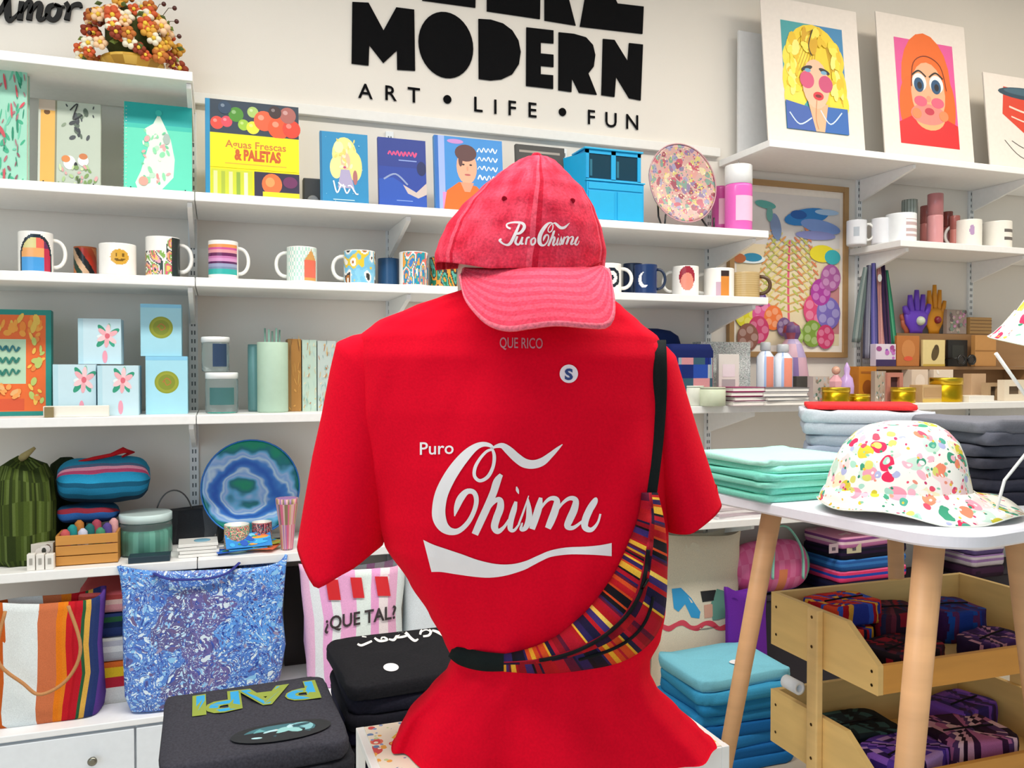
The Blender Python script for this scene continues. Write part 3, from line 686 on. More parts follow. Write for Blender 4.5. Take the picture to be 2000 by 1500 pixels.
# ---------------------------------------------------------------- small goods: builders
def spot(u0, u1, vt, Y, z):
    a, b = PY(u0, vt, Y), PY(u1, vt, Y); return (a.x + b.x) / 2, b.x - a.x, (a.z + b.z) / 2 - z
def book(u0, u1, vt, Y, z, label, draw, cover='ffffff', spine=None, th=.014, tilt=.12, name='book', cat='book', group=None, stand=False, pages=True, bevel=.0008, kind='satin', rz=0):
    t, W, H = leaner(u0, u1, vt, Y, z, tilt, th, name, label, cat, group)
    t.rotation_euler = (-tilt, 0, rz)
    if pages:
        m = MB(cover); m.box(-W / 2, 0, 0, W / 2, .0015, H).box(-W / 2, th - .0015, 0, W / 2, th, H); m.build('cover', kind, t)
        MB(spine or cover).box(-W / 2 - .0012, 0, 0, -W / 2, th, H).build('spine', kind, t)
        MB('efe9dc').box(-W / 2 + .0005, .0016, .003, W / 2 - .003, th - .0016, H - .003).build('pages', 'matte', t)
    else: MB(cover).box(-W / 2, 0, 0, W / 2, th, H).build('panel', kind, t, bevel=bevel)
    if draw:
        A = Art(W, H); draw(A); A.build('cover_print', t, front(-W / 2, 0, -.0002))
    if stand:
        m = MB('23262a'); x = W * .40
        for sx in (-1, 1): m.tube([(sx * x, .02, H * .5), (sx * x, .022, .005), (sx * x, -.012, .0045), (sx * x, -.013, .014)], .0017, 6)
        m.tube([(-x, -.0125, .0075), (x, -.0125, .0075)], .0017, 6); m.build('wire_stand', 'metal', t)
    return t
def mug(u, vt, Y, z, colfn, hcol='f3f1ea', hdir=1, label='', r=None, h=None, group=None, base='f4f2ec', handle=True, u1=None, seg=96, inside='f1efe8'):
    """u..u1 = left and right edge of the cup body in the photograph; colfn(angle from the camera side, height 0..1)"""
    x, W, H = spot(u, u1, vt, Y, z); r = r or W / 2; h = h or H - .001
    t = thing('mug', label, 'mug', (x, Y + r, z + .0003), group=group)
    view = math.atan2(x, Y)
    hh = 34; prof = [(r * .90, 0), (r * .985, .003)] + [(r, .006 + (h - .008) * i / hh) for i in range(hh + 1)] + [(r * .985, h)]
    R = [[(pr * math.sin(a), -pr * math.cos(a), z_) for a in [2 * PI * j / seg for j in range(seg)]] for pr, z_ in prof]
    def cf(i, j):
        a = (2 * PI * (j + .5) / seg - view * -1 + PI) % (2 * PI) - PI
        return (colfn(a, max(0, min(1, (i - 2 + .5) / hh))) if 2 <= i < 2 + hh else None) or base
    MB(base).rings(R, cf, cap=(1, 0)).build('cup_body', 'gloss', t)
    MB(inside).rings([[(pr * math.sin(a), -pr * math.cos(a), z_) for a in [2 * PI * j / 28 for j in range(28)]] for pr, z_ in [(r * .985, h), (r * .93, h - .001), (r * .91, .006)]], cap=(0, 1)).build('cup_inside', 'gloss', t)
    if handle:
        hd = Vector((math.cos(-view) * hdir, math.sin(-view) * hdir, 0)); q = []
        for k in range(13):
            a = -PI / 2 + PI * k / 12; q.append(hd * (r * .96 + r * .72 * math.cos(a) ** .8 if math.cos(a) > 1e-6 else r * .96) + Vector((0, 0, h * .52 + h * .33 * math.sin(a))))
        MB(hcol).tube(q, r * .125, 8).build('handle', 'gloss', t)
    return t
def crate(x0, y0, z, W, D, H, label, name, cat, col, draw=None, group=None, rz=0, kind='satin', bevel=.0012, lid=None, th=None):
    t = thing(name, label, cat, (x0, y0 + D / 2, z + .0003), rz, group)
    if lid:
        MB(col).box(-W / 2, -D / 2, 0, W / 2, D / 2, H - lid[0]).build('box_body', kind, t, bevel=bevel)
        MB(lid[1]).box(-W / 2 - .001, -D / 2 - .001, H - lid[0] + .0003, W / 2 + .001, D / 2 + .001, H).build('lid', kind, t, bevel=bevel)
    else: MB(col).box(-W / 2, -D / 2, 0, W / 2, D / 2, H).build('body', kind, t, bevel=bevel)
    if draw: A = Art(W, H); draw(A); A.build('front_print', t, front(-W / 2, 0, -D / 2 - (.0012 if lid else .0002)))
    return t
def pbox(u0, u1, vt, Y, z, D, label, name, cat, col, draw=None, **k):
    x, W, H = spot(u0, u1, vt, Y, z); return crate(x, Y, z, W, D, H, label, name, cat, col, draw, **k)
def jar(u0, u1, vt, Y, z, label, name='jar', cat='jar', col='ffffff', prof=None, kind='gloss', lidcol=None, lidk=.2, colfn=None, group=None, sy=1, mat=None, label_col=None):
    x, W, H = spot(u0, u1, vt, Y, z); r = W / 2; H -= .001
    t = thing(name, label, cat, (x, Y + r * sy, z + .0003), group=group)
    prof = prof or [(.92, 0), (1, .03), (1, .95), (.97, 1)]
    k = 1 - (lidk if lidcol else 0)
    MB(col).lathe([(r * a, H * k * b) for a, b in prof], 32, col=colfn, sy=sy).build('body', kind, t, mat=mat)
    if lidcol: MB(lidcol).lathe([(r * .9, H * k + .0003), (r * 1.0, H * k + .001), (r * 1.0, H - .002), (r * .96, H)], 32, sy=sy).build('lid', kind, t)
    if label_col:
        v = math.atan2(x, Y) * 0; R = []
        for z_ in (.25, .75): R.append([((r + .0006) * math.sin(a), -(r + .0006) * math.cos(a) * sy, H * k * z_) for a in [-.8 + 1.6 * j / 14 for j in range(15)]])
        MB(label_col).rings(R, closed=False).build('label_band', 'print', t)
    return t

# ---------------------------------------------------------------- top left: black word sign and the flower piece
t = thing('word_sign', 'black script word Amor on the wall above the high left shelf', 'sign', PY(60, 20, WY - .011)); o_ = t.location
def amp(x, y): p = PY(x, y, WY - .011); return (p.x - o_.x, 0, p.z - o_.z)
AM = [[(-25, 40, 9), (0, 20, 8), (25, -25, 8)], [(12, -30, 12), (14, 10, 12), (16, 36, 11), (26, 34, 5), (38, 22, 4)],
      [(42, 2, 9), (38, 38, 10)], [(40, 26, 4), (52, 6, 7), (60, 6, 9), (56, 38, 10)], [(58, 26, 4), (70, 8, 7), (79, 9, 9), (75, 34, 9), (84, 36, 5), (92, 26, 4)],
      [(106, 8, 6), (95, 14, 9), (93, 30, 10), (103, 38, 7), (113, 30, 9), (116, 14, 8), (106, 8, 5), (114, 12, 4), (126, 12, 3)], [(128, 4, 8), (134, 16, 8), (130, 38, 10)], [(132, 24, 4), (142, 10, 6), (155, 8, 8), (158, 14, 5)]]
for s in AM:
    vs, fs = ribbon([(a, b, w_ * 1.15) for a, b, w_ in s], 5)
    q = [Vector(amp(*p)) for p in vs]; n = len(q); m = MB('141414'); m.quadset([p + Vector((0, 0, 0)) for p in q] + [p + Vector((0, .009, 0)) for p in q], fs + [tuple(n + k for k in f) for f in fs])
    k = n // 3; m.quadset([p for p in q] + [p + Vector((0, .009, 0)) for p in q], [(i, i + 1, n + i + 1, n + i) for i in range(k - 1)] + [(2 * k + i, 2 * k + i + 1, n + 2 * k + i + 1, n + 2 * k + i) for i in range(k - 1)])
    m.build('letter', 'matte', t)
fx, fW, fH = spot(205, 312, 82, 2.40, Z1)
t = thing('flower_bowl', 'golden bowl of tiny orange and white flowers with dark berries on the high shelf', 'flower arrangement', (fx - .004, 2.45, Z1 + .0003))
MB('b98a1e').lathe([(.030, 0), (.034, .003), (.022, .010), (.028, .018), (.062, .032), (.078, .050), (.080, .056), (.074, .055)], 28, col=lambda i, j: ('c4952a', 'a67a18', 'd6ac48')[(i + j // 2) % 3]).build('bowl', 'satin', t)
R_ = random.Random(11)
fc = [('c8562a', 'flower'), ('e8e0c8', 'flower'), ('d8a03a', 'flower'), ('6a7a2e', 'leaf'), ('8a3418', 'flower'), ('f0c9a0', 'flower'), ('4a5a22', 'leaf'), ('b86a2a', 'flower')]
for k in range(98):
    th = R_.uniform(PI, 2 * PI) if k > 14 else R_.uniform(0, PI); ph = math.asin(R_.uniform(-.25, 1)); rr_ = R_.uniform(.8, 1.0)
    cx_, cy_, cz_ = .125 * rr_ * math.cos(ph) * math.cos(th), .085 * rr_ * math.cos(ph) * math.sin(th), .075 + .16 * rr_ * max(-.15, math.sin(ph))
    col, kd = fc[k % 8] if R_.random() < .8 else fc[R_.randrange(8)]
    m = MB(col)
    if kd == 'flower':
        n5 = 5; r_ = R_.uniform(.012, .019)
        for q_ in range(n5):
            a = 2 * PI * q_ / n5; m.ball((cx_ + r_ * .7 * math.cos(a), cy_ - .006, cz_ + r_ * .7 * math.sin(a)), r_ * .55, col, 7, r_ * .5)
        m.ball((cx_, cy_ - .012, cz_), r_ * .35, 'e8c23a', 7)
    else:
        a = R_.uniform(0, 6.28); L_ = .022; d = Vector((math.cos(a), -.3, math.sin(a))) * L_; n_ = Vector((-math.sin(a), 0, math.cos(a))) * .007; p = Vector((cx_, cy_ - .004, cz_))
        m.quadset([p, p + d * .5 + n_, p + d, p + d * .5 - n_, p + d * .5 + Vector((0, -.004, 0))], [(0, 1, 4), (1, 2, 4), (2, 3, 4), (3, 0, 4)])
    m.build(kd, 'matte', t)
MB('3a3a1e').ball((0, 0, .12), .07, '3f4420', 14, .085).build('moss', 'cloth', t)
for k, (u, v) in enumerate([(175, 64), (188, 84), (350, 71), (325, 96), (341, 16), (178, 20), (345, 42), (320, 8), (196, 44)]):
    p = PY(u, v, 2.40) - t.location; m = MB('4a1c14'); m.ball(p, .0062, '4a1c14', 10); m.build('berry', 'gloss', t)
    MB('5a4a26').tube([(p.x * .55, 0, p.z * .8 + .01), (p.x * .85, p.y * .6, p.z + .006), p], .0009, 5).build('berry_stem', 'matte', t)

# ---------------------------------------------------------------- upright books and journals
G2 = 'books and journals standing on the book shelf'
def scr(A, x, y, w_, h_, col, n=6, seed=1, wd=.03):
    R = random.Random(seed); p = [(x + w_ * i / n, y + (h_ if i % 2 else -h_) * R.uniform(.5, 1), R.uniform(.6, 1.3)) for i in range(n + 1)]; return A.stroke(p, wd, col)
def d_floral(A):
    A.rect(0, 0, 1, 1, '9fd6bf')
    A.blobs(46, ['3fae86', '1f8a6a', '6fc8a8'], .04, .08, 3); A.blobs(30, ['8a5a62', 'a8727a', 'b86a74'], .03, .05, 5); A.blobs(8, ['d64a5a', 'c8505a'], .06, .09, 8)
book(-40, 50, 132, 2.36, Z2, 'tall mint gift book with small pink flowers at the far left of the book shelf', d_floral, 'a8dcc8', tilt=.06, th=.03, group=G2)
def d_journal(A):
    A.rect(0, 0, 1, 1, 'b9c4b4').rect(0, 0, .26, 1, 'e6b056').rect(.0, .0, .03, 1, 'c8ccc0').rect(.26, 0, .29, 1, '8a8a70').ell(.13, .86, .05, .03, '6a4418').rect(0, .88, .26, 1, 'c9b9a6')
    A.blobs(18, ['4a5054', '5a6a5c', '8a9a82', '3a4044'], .02, .06, 3, (.34, .55, .98, .98)).ell(.5, .30, .1, .08, 'e8ece8').ell(.72, .33, .09, .06, 'f0f0ea').ell(.44, .34, .07, .04, 'd8884a').ell(.72, .38, .07, .035, 'c87a4a').ell(.6, .27, .03, .04, '20242a')
    A.blobs(26, ['7a9a5a', 'a8c48a', '4a5a3a', 'd8a0a0', 'c8d8a8'], .02, .05, 6, (.3, .02, .98, .28)); A.stroke([(.5, .9), (.62, .98), (.55, .8), (.7, .86)], .003, '26282c')
book(72, 194, 193, 2.38, Z2, 'grey-green bird journal with a yellow band down its left side, on a wire stand', d_journal, 'c2cbbb', stand=True, group=G2, name='journal')
def d_dress(A):
    A.rect(0, 0, 1, 1, '5fd8b8').rect(0, .76, 1, 1, '12a8a4').rect(.0, .72, 1, .77, '36c0ae')
    A.poly([(.2, .04), (.5, .02), (.72, .2), (.74, .4), (.68, .62), (.58, .78), (.5, .9), (.42, .78), (.3, .72), (.36, .55), (.24, .25), (.16, .12)], 'dcefdc')
    A.blobs(40, ['8ad8a8', 'f0a8a8', 'b8e8c0', 'e88a8a', '6ac898', 'f6f0dc'], .02, .05, 9, (.22, .08, .70, .72)).ell(.28, .14, .07, .05, 'e8a090').ell(.5, .9, .05, .035, '2ab8ae').ell(.62, .62, .05, .06, 'a8b8b0')
t = book(241, 374, 198, 2.38, Z2, 'teal spiral notebook with a white flowered dress on the cover, on a wire stand', d_dress, '4fd0b4', stand=True, group=G2, name='spiral_notebook', cat='notebook')
W_ = spot(241, 374, 198, 2.38, Z2)
m = MB('e6efe8')
for k in range(24): m.tube([(-W_[1] / 2 + .006, -.001, .008 + k * W_[2] / 25), (-W_[1] / 2 - .004, .002, .008 + k * W_[2] / 25), (-W_[1] / 2 - .003, .014, .008 + k * W_[2] / 25)], .0009, 5)
m.build('spiral_binding', 'metal', t)
def d_yellow(A):
    A.rect(0, 0, 1, 1, 'f4e400').rect(0, 0, .045, 1, '1f8ab8').rect(.045, .66, 1, 1, '2a3a4a')
    R = random.Random(4)
    for x, y, r, c in [(.12, .76, .07, 'e2483a'), (.22, .78, .06, 'd84a5a'), (.32, .86, .08, '4a8a2a'), (.4, .76, .06, '9ac43a'), (.5, .74, .07, 'e8e03a'), (.5, .9, .06, 'a8c46a'), (.62, .82, .11, 'f0603a'), (.78, .76, .12, 'f2562a'), (.92, .76, .1, 'd8402a'), (.88, .9, .09, 'a8625a'), (.2, .92, .07, '26405a'), (.74, .92, .07, '3a2a2a')]:
        A.ell(x, y, r, r * .95, c).ell(x - r * .3, y + r * .3, r * .3, r * .25, mixc(c, 'ffffff', .35))
    A.rect(.045, .31, 1, .655, 'f6e600').text('Aguas Frescas', .53, .52, .075, 'c8762a', bold=.02, maxw=.66).text('& PALETAS', .55, .40, .105, 'c85a1e', bold=.06, maxw=.5).rect(.2, .35, .86, .362, 'd8b02a')
    A.rect(.06, .02, .49, .29, 'c8d030').rect(.51, .02, 1, .29, '2a2440')
    for k in range(5): A.rect(.08 + .08 * k, .03, .12 + .08 * k, .27, ('e8e89a', 'a8b83a', 'f0d8a0', '8aa83a', 'f6f0c0')[k])
    A.ell(.7, .17, .11, .11, 'e8703a').ell(.68, .19, .05, .05, 'f29a5a').rect(.6, .02, 1, .09, 'f0d820').ell(.9, .2, .08, .06, '6a2a5a')
book(401, 584, 197, 2.36, Z2, 'yellow recipe book of fruit drinks with a red-lettered yellow band and a blue spine', d_yellow, 'f4e400', '1f7ab0', th=.022, tilt=.07, group=G2)
t = pbox(592, 628, 348, 2.44, Z2, .03, 'small dark grey tape dispenser between the yellow book and blue book', 'tape_dispenser', 'dispenser', '4a4c50', bevel=.004)
MB('8f9296').lathe([(.012, 0), (.016, .002), (.016, .012), (.012, .014)], 20, (.0, -.016, .022), ax='y').build('tape_roll', 'satin', t)
def d_blond(A):
    A.rect(0, 0, 1, 1, '1f86b8').rect(0, 0, .03, 1, '1a6a98').ell(.5, .70, .26, .24, 'f2e38a').ell(.32, .52, .13, .15, 'f4e896').ell(.72, .55, .15, .2, 'f2dc84').ell(.38, .8, .1, .08, 'f8efb0').ell(.52, .62, .1, .12, 'eab89a').ell(.5, .53, .03, .015, 'b84a7a').poly([(.42, .5), (.6, .5), (.7, .25), (.35, .25)], 'a8a0c0').ell(.72, .4, .05, .1, 'a86a6a')
    A.blobs(16, ['f8f0b8', 'e8d070'], .03, .05, 3, (.26, .5, .8, .92))
    for k in range(5): A.stroke([(.26 + .1 * k, .34 - .02 * k), (.33 + .1 * k, .18 + .1 * (k % 2)), (.42 + .09 * k, .3 - .03 * k)], .004, 'e8f0f4')
    A.rect(.25, .08, .7, .095, 'a8d0e0').blobs(8, ['8ac0d8'], .008, .014, 4)
book(627, 720, 256, 2.37, Z2, 'blue book with a big-haired blonde figure on its cover', d_blond, '1f86b8', group=G2, tilt=.10)
def d_navy(A):
    A.rect(0, 0, 1, 1, '1f3f9a').rect(0, .6, 1, 1, '22388a').text('NACHO', .5, .77, .08, 'e0407a', bold=.05, maxw=.62).rect(.42, .69, .8, .705, '8aa0d8')
    A.poly([(0, .42), (.3, .45), (.6, .33), (1, .2), (1, .0), (0, 0)], '2050b0').poly([(.5, .36), (.78, .26), (1, .4), (1, .24), (.82, .18), (.6, .24)], 'c8b8b0').stroke([(.1, .42), (.35, .5), (.6, .36)], .005, '8a9ac0').ell(.9, .6, .12, .1, '16245a').rect(.36, .13, .7, .14, '8aa8e0')
d_navy_ = d_navy
def d_navy(A):
    A.rect(0, 0, 1, 1, '1f3f9a').rect(0, .6, 1, 1, '22388a')
    R = random.Random(3)
    scr(A, .2, .79, .6, .035, 'd84a80', 15, 3, .0045)
    A.rect(.42, .69, .8, .705, '8aa0d8').poly([(0, .42), (.3, .45), (.6, .33), (1, .2), (1, .0), (0, 0)], '2050b0').poly([(.5, .36), (.78, .26), (1, .4), (1, .24), (.82, .18), (.6, .24)], 'c8b8b0').stroke([(.1, .42), (.35, .5), (.6, .36)], .005, '8a9ac0').ell(.9, .6, .10, .1, '16245a').rect(.36, .13, .7, .14, '8aa8e0')
book(741, 834, 268, 2.37, Z2, 'dark blue book with a pink title and a reaching hand on its cover', d_navy, '1f3f9a', group=G2, tilt=.10)
def d_man(A):
    A.rect(0, 0, 1, 1, '3a8ad0').rect(0, 0, .14, 1, '9ab0f0').rect(.0, .0, .05, 1, '2a6ab8').rect(.1, .0, 1, .28, 'd88ac0').poly([(.1, 0), (.16, .3), (.34, .42), (.6, .38), (.78, .2), (.82, 0)], 'ea6a1a').ell(.46, .62, .15, .22, 'e8a888').ell(.45, .80, .16, .11, '5a3a3a').poly([(.36, .42), (.56, .42), (.5, .3), (.42, .3)], 'e09878').ell(.3, .94, .12, .03, 'c08ac8').ell(.41, .65, .02, .012, '3a2a2a').ell(.52, .65, .02, .012, '3a2a2a').ell(.47, .60, .015, .03, 'd89878').ell(.47, .52, .045, .012, 'b85a5a').ell(.37, .70, .03, .08, '5a3a3a')
    for r in range(4): scr(A, .62, .86 - .12 * r, .30, .032, 'e8f4fa', 9, r + 2, .0035)
book(852, 985, 266, 2.38, Z2, 'blue book with a man in an orange shirt on its cover, partly behind the cap', d_man, '3a8ad0', group=G2, tilt=.10, th=.018)
def d_dark(A):
    A.rect(0, 0, 1, 1, '3c3c3a').rect(.06, .9, .9, .93, '9a9288').stroke([(.1, .7), (.5, .78), (.9, .7)], .0025, 'd8cfc0').stroke([(.3, .55), (.6, .6), (.9, .5)], .0025, 'd8cfc0').stroke([(.4, .4), (.7, .46), (.92, .38)], .0025, 'c8bfb0')
book(1013, 1108, 282, 2.42, Z2, 'charcoal chalkboard-style book with pale lines, just behind the cap', d_dark, '3c3c3a', group=G2, tilt=.10)
# turquoise hutch
x, W, H = spot(1146, 1258, 290, 2.34, Z2)
t = thing('toy_cabinet', 'small bright turquoise wooden hutch with two dark glazed doors', 'cabinet', (x, 2.40, Z2 + .0003)); TC = '12a6dc'
MB(TC).box(-W / 2, -.06, 0, W / 2, .05, H * .54).build('lower_body', 'satin', t, bevel=.002)
m = MB(TC); x0, x1, z0, z1, y0, y1 = -W / 2 + .003, W / 2 - .003, H * .54, H - .006, -.045, .05
m.box(x0, y0 + .006, z0, x1, y1, z1); m.build('upper_body', 'satin', t, bevel=.001)
m = MB(TC); mid = 0
for a, b in ((x0, x0 + .012), (-.008, .008), (x1 - .012, x1)): m.box(a, y0, z0 + .01, b, y0 + .0058, z1)
m.box(x0, y0, z1 - .012, x1, y0 + .0056, z1 - .0002).box(x0, y0, z0, x1, y0 + .0056, z0 + .012); m.build('door_frame', 'satin', t)
for sx in (-1, 1):
    a, b = (x0 + .0125, -.0085) if sx < 0 else (.0085, x1 - .0125)
    d = MB('0f3a4c').box(a, y0 + .003, z0 + .0125, b, y0 + .0055, z1 - .0125).build('door_pane', 'gloss', t)
    MB('1a6a80').box(a + .004, y0 + .0025, z0 + .02, a + .012, y0 + .0029, z1 - .03).build('pane_mark', 'satin', d)
MB('2ab4e4').box(-W / 2 - .003, -.064, H * .54 + .0003, W / 2 + .003, .05, H * .54 + .005).box(x0 - .006, y0 - .006, z1 + .0003, x1 + .006, y1, z1 + .006).build('moulding', 'satin', t, bevel=.0015)
for sx in (-1, 1): MB('1cacdf').box(sx * W / 4 - W / 4 + .006, -.0625, .008, sx * W / 4 + W / 4 - .006, -.0602, H * .54 - .03).build('door', 'satin', t, bevel=.001)
MB('1cacdf').box(-W / 2 + .006, -.0625, H * .54 - .025, W / 2 - .006, -.0602, H * .54 - .005).build('drawer', 'satin', t, bevel=.001)
# its angled left wing seen in the photograph
MB(TC).prism([(-W / 2 - .0005, -.055, H * .3), (-W / 2 - .0005, .045, H * .3), (-W / 2 - .038, .045, H * .3)], (0, 0, H * .62)).build('side_wing', 'satin', t)
# painted oval plate on stand
def disc(u0, u1, v0, v1, Y, z, label, name, cat, mat, rimcol, tilt=.14, dish=.02, stand='1e1e1e'):
    a = PY(u0, (v0 + v1) / 2, Y); b = PY(u1, (v0 + v1) / 2, Y); tp = PY((u0 + u1) / 2, v0, Y); bt = PY((u0 + u1) / 2, v1, Y)
    W, H = b.x - a.x, (tp.z - bt.z); t = thing(name, label, cat, ((a.x + b.x) / 2, Y, z + .0003)); lift = max(.006, bt.z - z)
    R = []; prof = [(0.001, dish), (.3, dish), (.6, dish * .8), (.8, dish * .35), (.93, .001), (1, 0), (1, .004), (.9, .006), (.6, dish * .8 + .005), (.001, dish + .005)]
    for r, dd in prof:
        ring = []
        for k in range(48):
            an = 2 * PI * k / 48; wv = 1 + .012 * math.sin(7 * an) * (r > .8)
            zz = r * wv * H / 2 * math.sin(an) + H / 2; ring.append((r * wv * W / 2 * math.cos(an), dd + zz * math.sin(tilt), lift + zz * math.cos(tilt)))
        R.append(ring)
    MB().rings(R).build('dish', mat=mat, parent=t)
    R2 = [[(1.0 * W / 2 * math.cos(an), -.001 + (math.sin(an) * H / 2 + H / 2) * math.sin(tilt), lift + (math.sin(an) * H / 2 + H / 2) * math.cos(tilt)) for an in [2 * PI * k / 48 for k in range(49)]]][0]
    MB(rimcol).tube(R2, .0022, 6, cap=(0, 0)).build('rim', 'gloss', t)
    m = MB(stand)
    for sx in (-1, 1):
        m.tube([(sx * W * .30, .06, lift + H * .5), (sx * W * .33, .035, lift + .02), (sx * W * .36, -.004, .004), (sx * W * .37, -.022, .003), (sx * W * .36, -.026, lift + .016)], .0032, 8)
    m.tube([(-W * .35, .03, .006), (W * .35, .03, .006)], .0025, 6); m.build('easel', 'satin', t); return t
pm = pat('painted_plate', 'c8a098', [(46, .55, ['b85a6a', '9a94b0', 'c8bc76', '8a7698', 'd09890', '7a988a', 'd8c8a0', '984a5a'], 1), (110, .32, ['6a6a9a', 'd8c860', 'c84a6a', '6a9a7a', 'f0e0c0'], 4)], .3, .05)
disc(1274, 1404, 274, 434, 2.40, Z2, 'oval painted plate in pink, purple and green on a dark easel', 'decorative_plate', 'plate', pm, 'c89aa0', dish=.012)
lb = lambda x: None
jar(1403, 1433, 362, 2.46, Z2, 'short magenta bottle with pale label beside the painted plate', 'lotion_bottle', 'bottle', 'c8529a', label_col='e8b8c8', group='pink bottles on the book shelf')
t = jar(1436, 1481, 318, 2.36, Z2, 'tall pink bottle with a white cap at the right end of the book shelf', 'lotion_bottle', 'bottle', 'ee6ac2', lidcol='f4f6f6', lidk=.28, label_col='f2c0dc', group='pink bottles on the book shelf')
MB('8a9092').tube([(0, 0, spot(1436, 1481, 318, 2.36, Z2)[2]), (0, 0, spot(1436, 1481, 318, 2.36, Z2)[2] + .018)], .0012, 6).build('nozzle', 'metal', t)

# ---------------------------------------------------------------- mugs
G3 = 'mugs in a row on the mug shelf'
def c1(a, t):
    if abs(a) > 1.35: return None
    d = math.hypot(a / 1.05, max(0, t - .35) / .60)
    if d > 1: return None
    if d > .86: return '23303a'
    if a > .45: return 'c02a4a' if t < .6 else '6a2a5a'
    return '4a9ad8' if t < .35 else ('e8a86a' if t < .6 else ('d8d090' if a < 0 else 'e86a5a'))
mug(28, 450, 2.34, Z3, c1, u1=98, hdir=1, label='white mug with a dark arch around a bright landscape, first on the left', group=G3)
mug(140, 480, 2.44, Z3, lambda a, t: ['c8502a', 'e88a4a', '2a4a3a', 'e8c09a', '26282a', 'd8402a'][int((a * 1.7 + t * 3.1 + 9)) % 6] if .05 < t < .98 else None, u1=186, hdir=-1, handle=False, label='orange, red and black patterned mug half behind the smiley mug', group=G3, base='c86a3a', inside='c86a3a')
def c3(a, t):
    d = math.hypot(a - .1, (t - .55) * 1.9)
    if d < .5:
        if abs(abs(a - .1) - .17) < .06 and abs(t - .62) < .05: return '7a5a1a'
        if .2 < math.hypot(a - .1, (t - .58) * 1.9) < .34 and t < .50: return '7a5a1a'
        return 'd8a63a'
mug(188, 473, 2.33, Z3, c3, u1=263, handle=False, label='white mug with a gold smiley face', group=G3)
c4 = lambda a, t: (['3a4a44', 'e8a0b0', 'f2c86a', 'd8607a', '86b05a', 'f6efe8'][int(noise.noise(Vector((a * 2.2, t * 3, 1))) * 9 + 30) % 6] if .03 < t < .97 and (t < .66 or a > .2) else None) if a < .55 else '26302e'
mug(281, 460, 2.35, Z3, c4, u1=350, hdir=1, label='white mug with pink and green flowers and a dark right side', group=G3)
c5 = lambda a, t: (['38b0a8', '38b0a8', '7a8aa8', '9aa0c0', '5a2a5a', 'd89ac8', 'c87ab0', '6a2a5a', 'e8a0a8', 'd0589a', 'e89a5a'][int((t - .08) / .82 * 11)] if .08 < t < .9 else None) if -1.4 < a < 1.15 else None
mug(406, 468, 2.34, Z3, c5, u1=466, hdir=1, label='white mug with teal, plum and pink bands', group=G3)
c6 = lambda a, t: ('e8705a' if .1 < t < .62 else 'd8a05a') if a > .1 and abs(a - .65) < .5 * (1 if t < .6 else max(0, 1 - (t - .6) * 3)) else ('b8ded0' if int(a * 9 + 50) % 2 == int(t * 9) % 2 else None)
mug(562, 480, 2.34, Z3, c6, u1=622, hdir=-1, label='white mug with mint speckles and a coral arch', group=G3)
c7 = lambda a, t: ['7ac0e0', 'e8c83a', 'f2f0ea', 'b8763a', '3a3a3a', 'f2f0ea', '8acbe8'][int((noise.noise(Vector((a * 1.8, t * 2.4, 5))) + 1) * 6 + t * 2) % 7]
mug(676, 487, 2.34, Z3, c7, u1=738, hdir=-1, label='white-handled mug with blue, yellow and brown animal picture', group=G3)
mug(742, 503, 2.42, Z3, lambda a, t: '2f5a86', u1=784, hdir=1, handle=False, base='2a527c', inside='e8e8e8', label='plain steel-blue mug between two patterned mugs', group=G3)
c8 = lambda a, t: (['2a9aa8', 'e87a6a', 'f2f0ea', '2a9aa8', 'f0a84a', '3a7ac0'][int((noise.noise(Vector((a * 2, t * 2, 9))) + 1) * 8) % 6]) if a > -.8 else None
mug(786, 490, 2.34, Z3, c8, u1=842, hdir=1, handle=False, label='white mug with teal, coral and orange leaves', group=G3)
mug(846, 500, 2.36, Z3, lambda a, t: ['2a7a5a', 'e89a3a', '3a3a3a', '5ab0a0'][int((noise.noise(Vector((a * 2, t * 2, 3))) + 1) * 6) % 4], u1=900, handle=False, base='3a6a5a', label='dark green and orange mug just left of the cap', group=G3)
def c9(a, t):
    d = math.hypot((a - .35), (t - .5) * 1.7)
    return '1a2430' if .42 < d < .62 or d < .16 or (a > .8 and abs(d - .55) < .12) else None
mug(1172, 513, 2.34, Z3, c9, u1=1224, hdir=1, label='white mug with a black ring design right beside the cap', group=G3)
mug(1228, 513, 2.42, Z3, lambda a, t: '142a50', u1=1262, hdir=-1, base='142a50', hcol='142a50', label='plain navy mug half behind the moon mug', group=G3)
c11 = lambda a, t: 'eef0f4' if math.hypot(a + .15, (t - .45) * 1.8) < .5 and math.hypot(a - .1, (t - .5) * 1.8) > .45 else '1a3566'
mug(1252, 515, 2.33, Z3, c11, u1=1292, hdir=1, base='1a3566', hcol='22304a', label='navy mug with a white crescent moon', group=G3)
c12 = lambda a, t: ('e8907a' if math.hypot(a - .15, (t - .45) * 1.6) < .5 else ('a02a3a' if math.hypot(a - .15, (t - .62) * 1.6) < .62 else None))
mug(1330, 518, 2.35, Z3, c12, u1=1375, hdir=-1, label='white mug with a pink face and dark red hair', group=G3)
c13 = lambda a, t: ('d88a3a' if t < .7 else '3a2a24') if abs(a - .45) < .28 and t < .92 else ('c8a8b8' if abs(a) < .2 and t < .5 else None)
mug(1396, 522, 2.35, Z3, c13, u1=1446, hdir=-1, label='white mug with a small brown and orange figure', group=G3)
mug(1448, 530, 2.34, Z3, lambda a, t: ('b89c68', 'c4aa78')[int(t * 22) % 2], u1=1496, hdir=1, base='bda270', hcol='5a4028', inside='d8c8a0', label='tan woven-look mug with a brown handle at the right end of the mug shelf', group=G3)
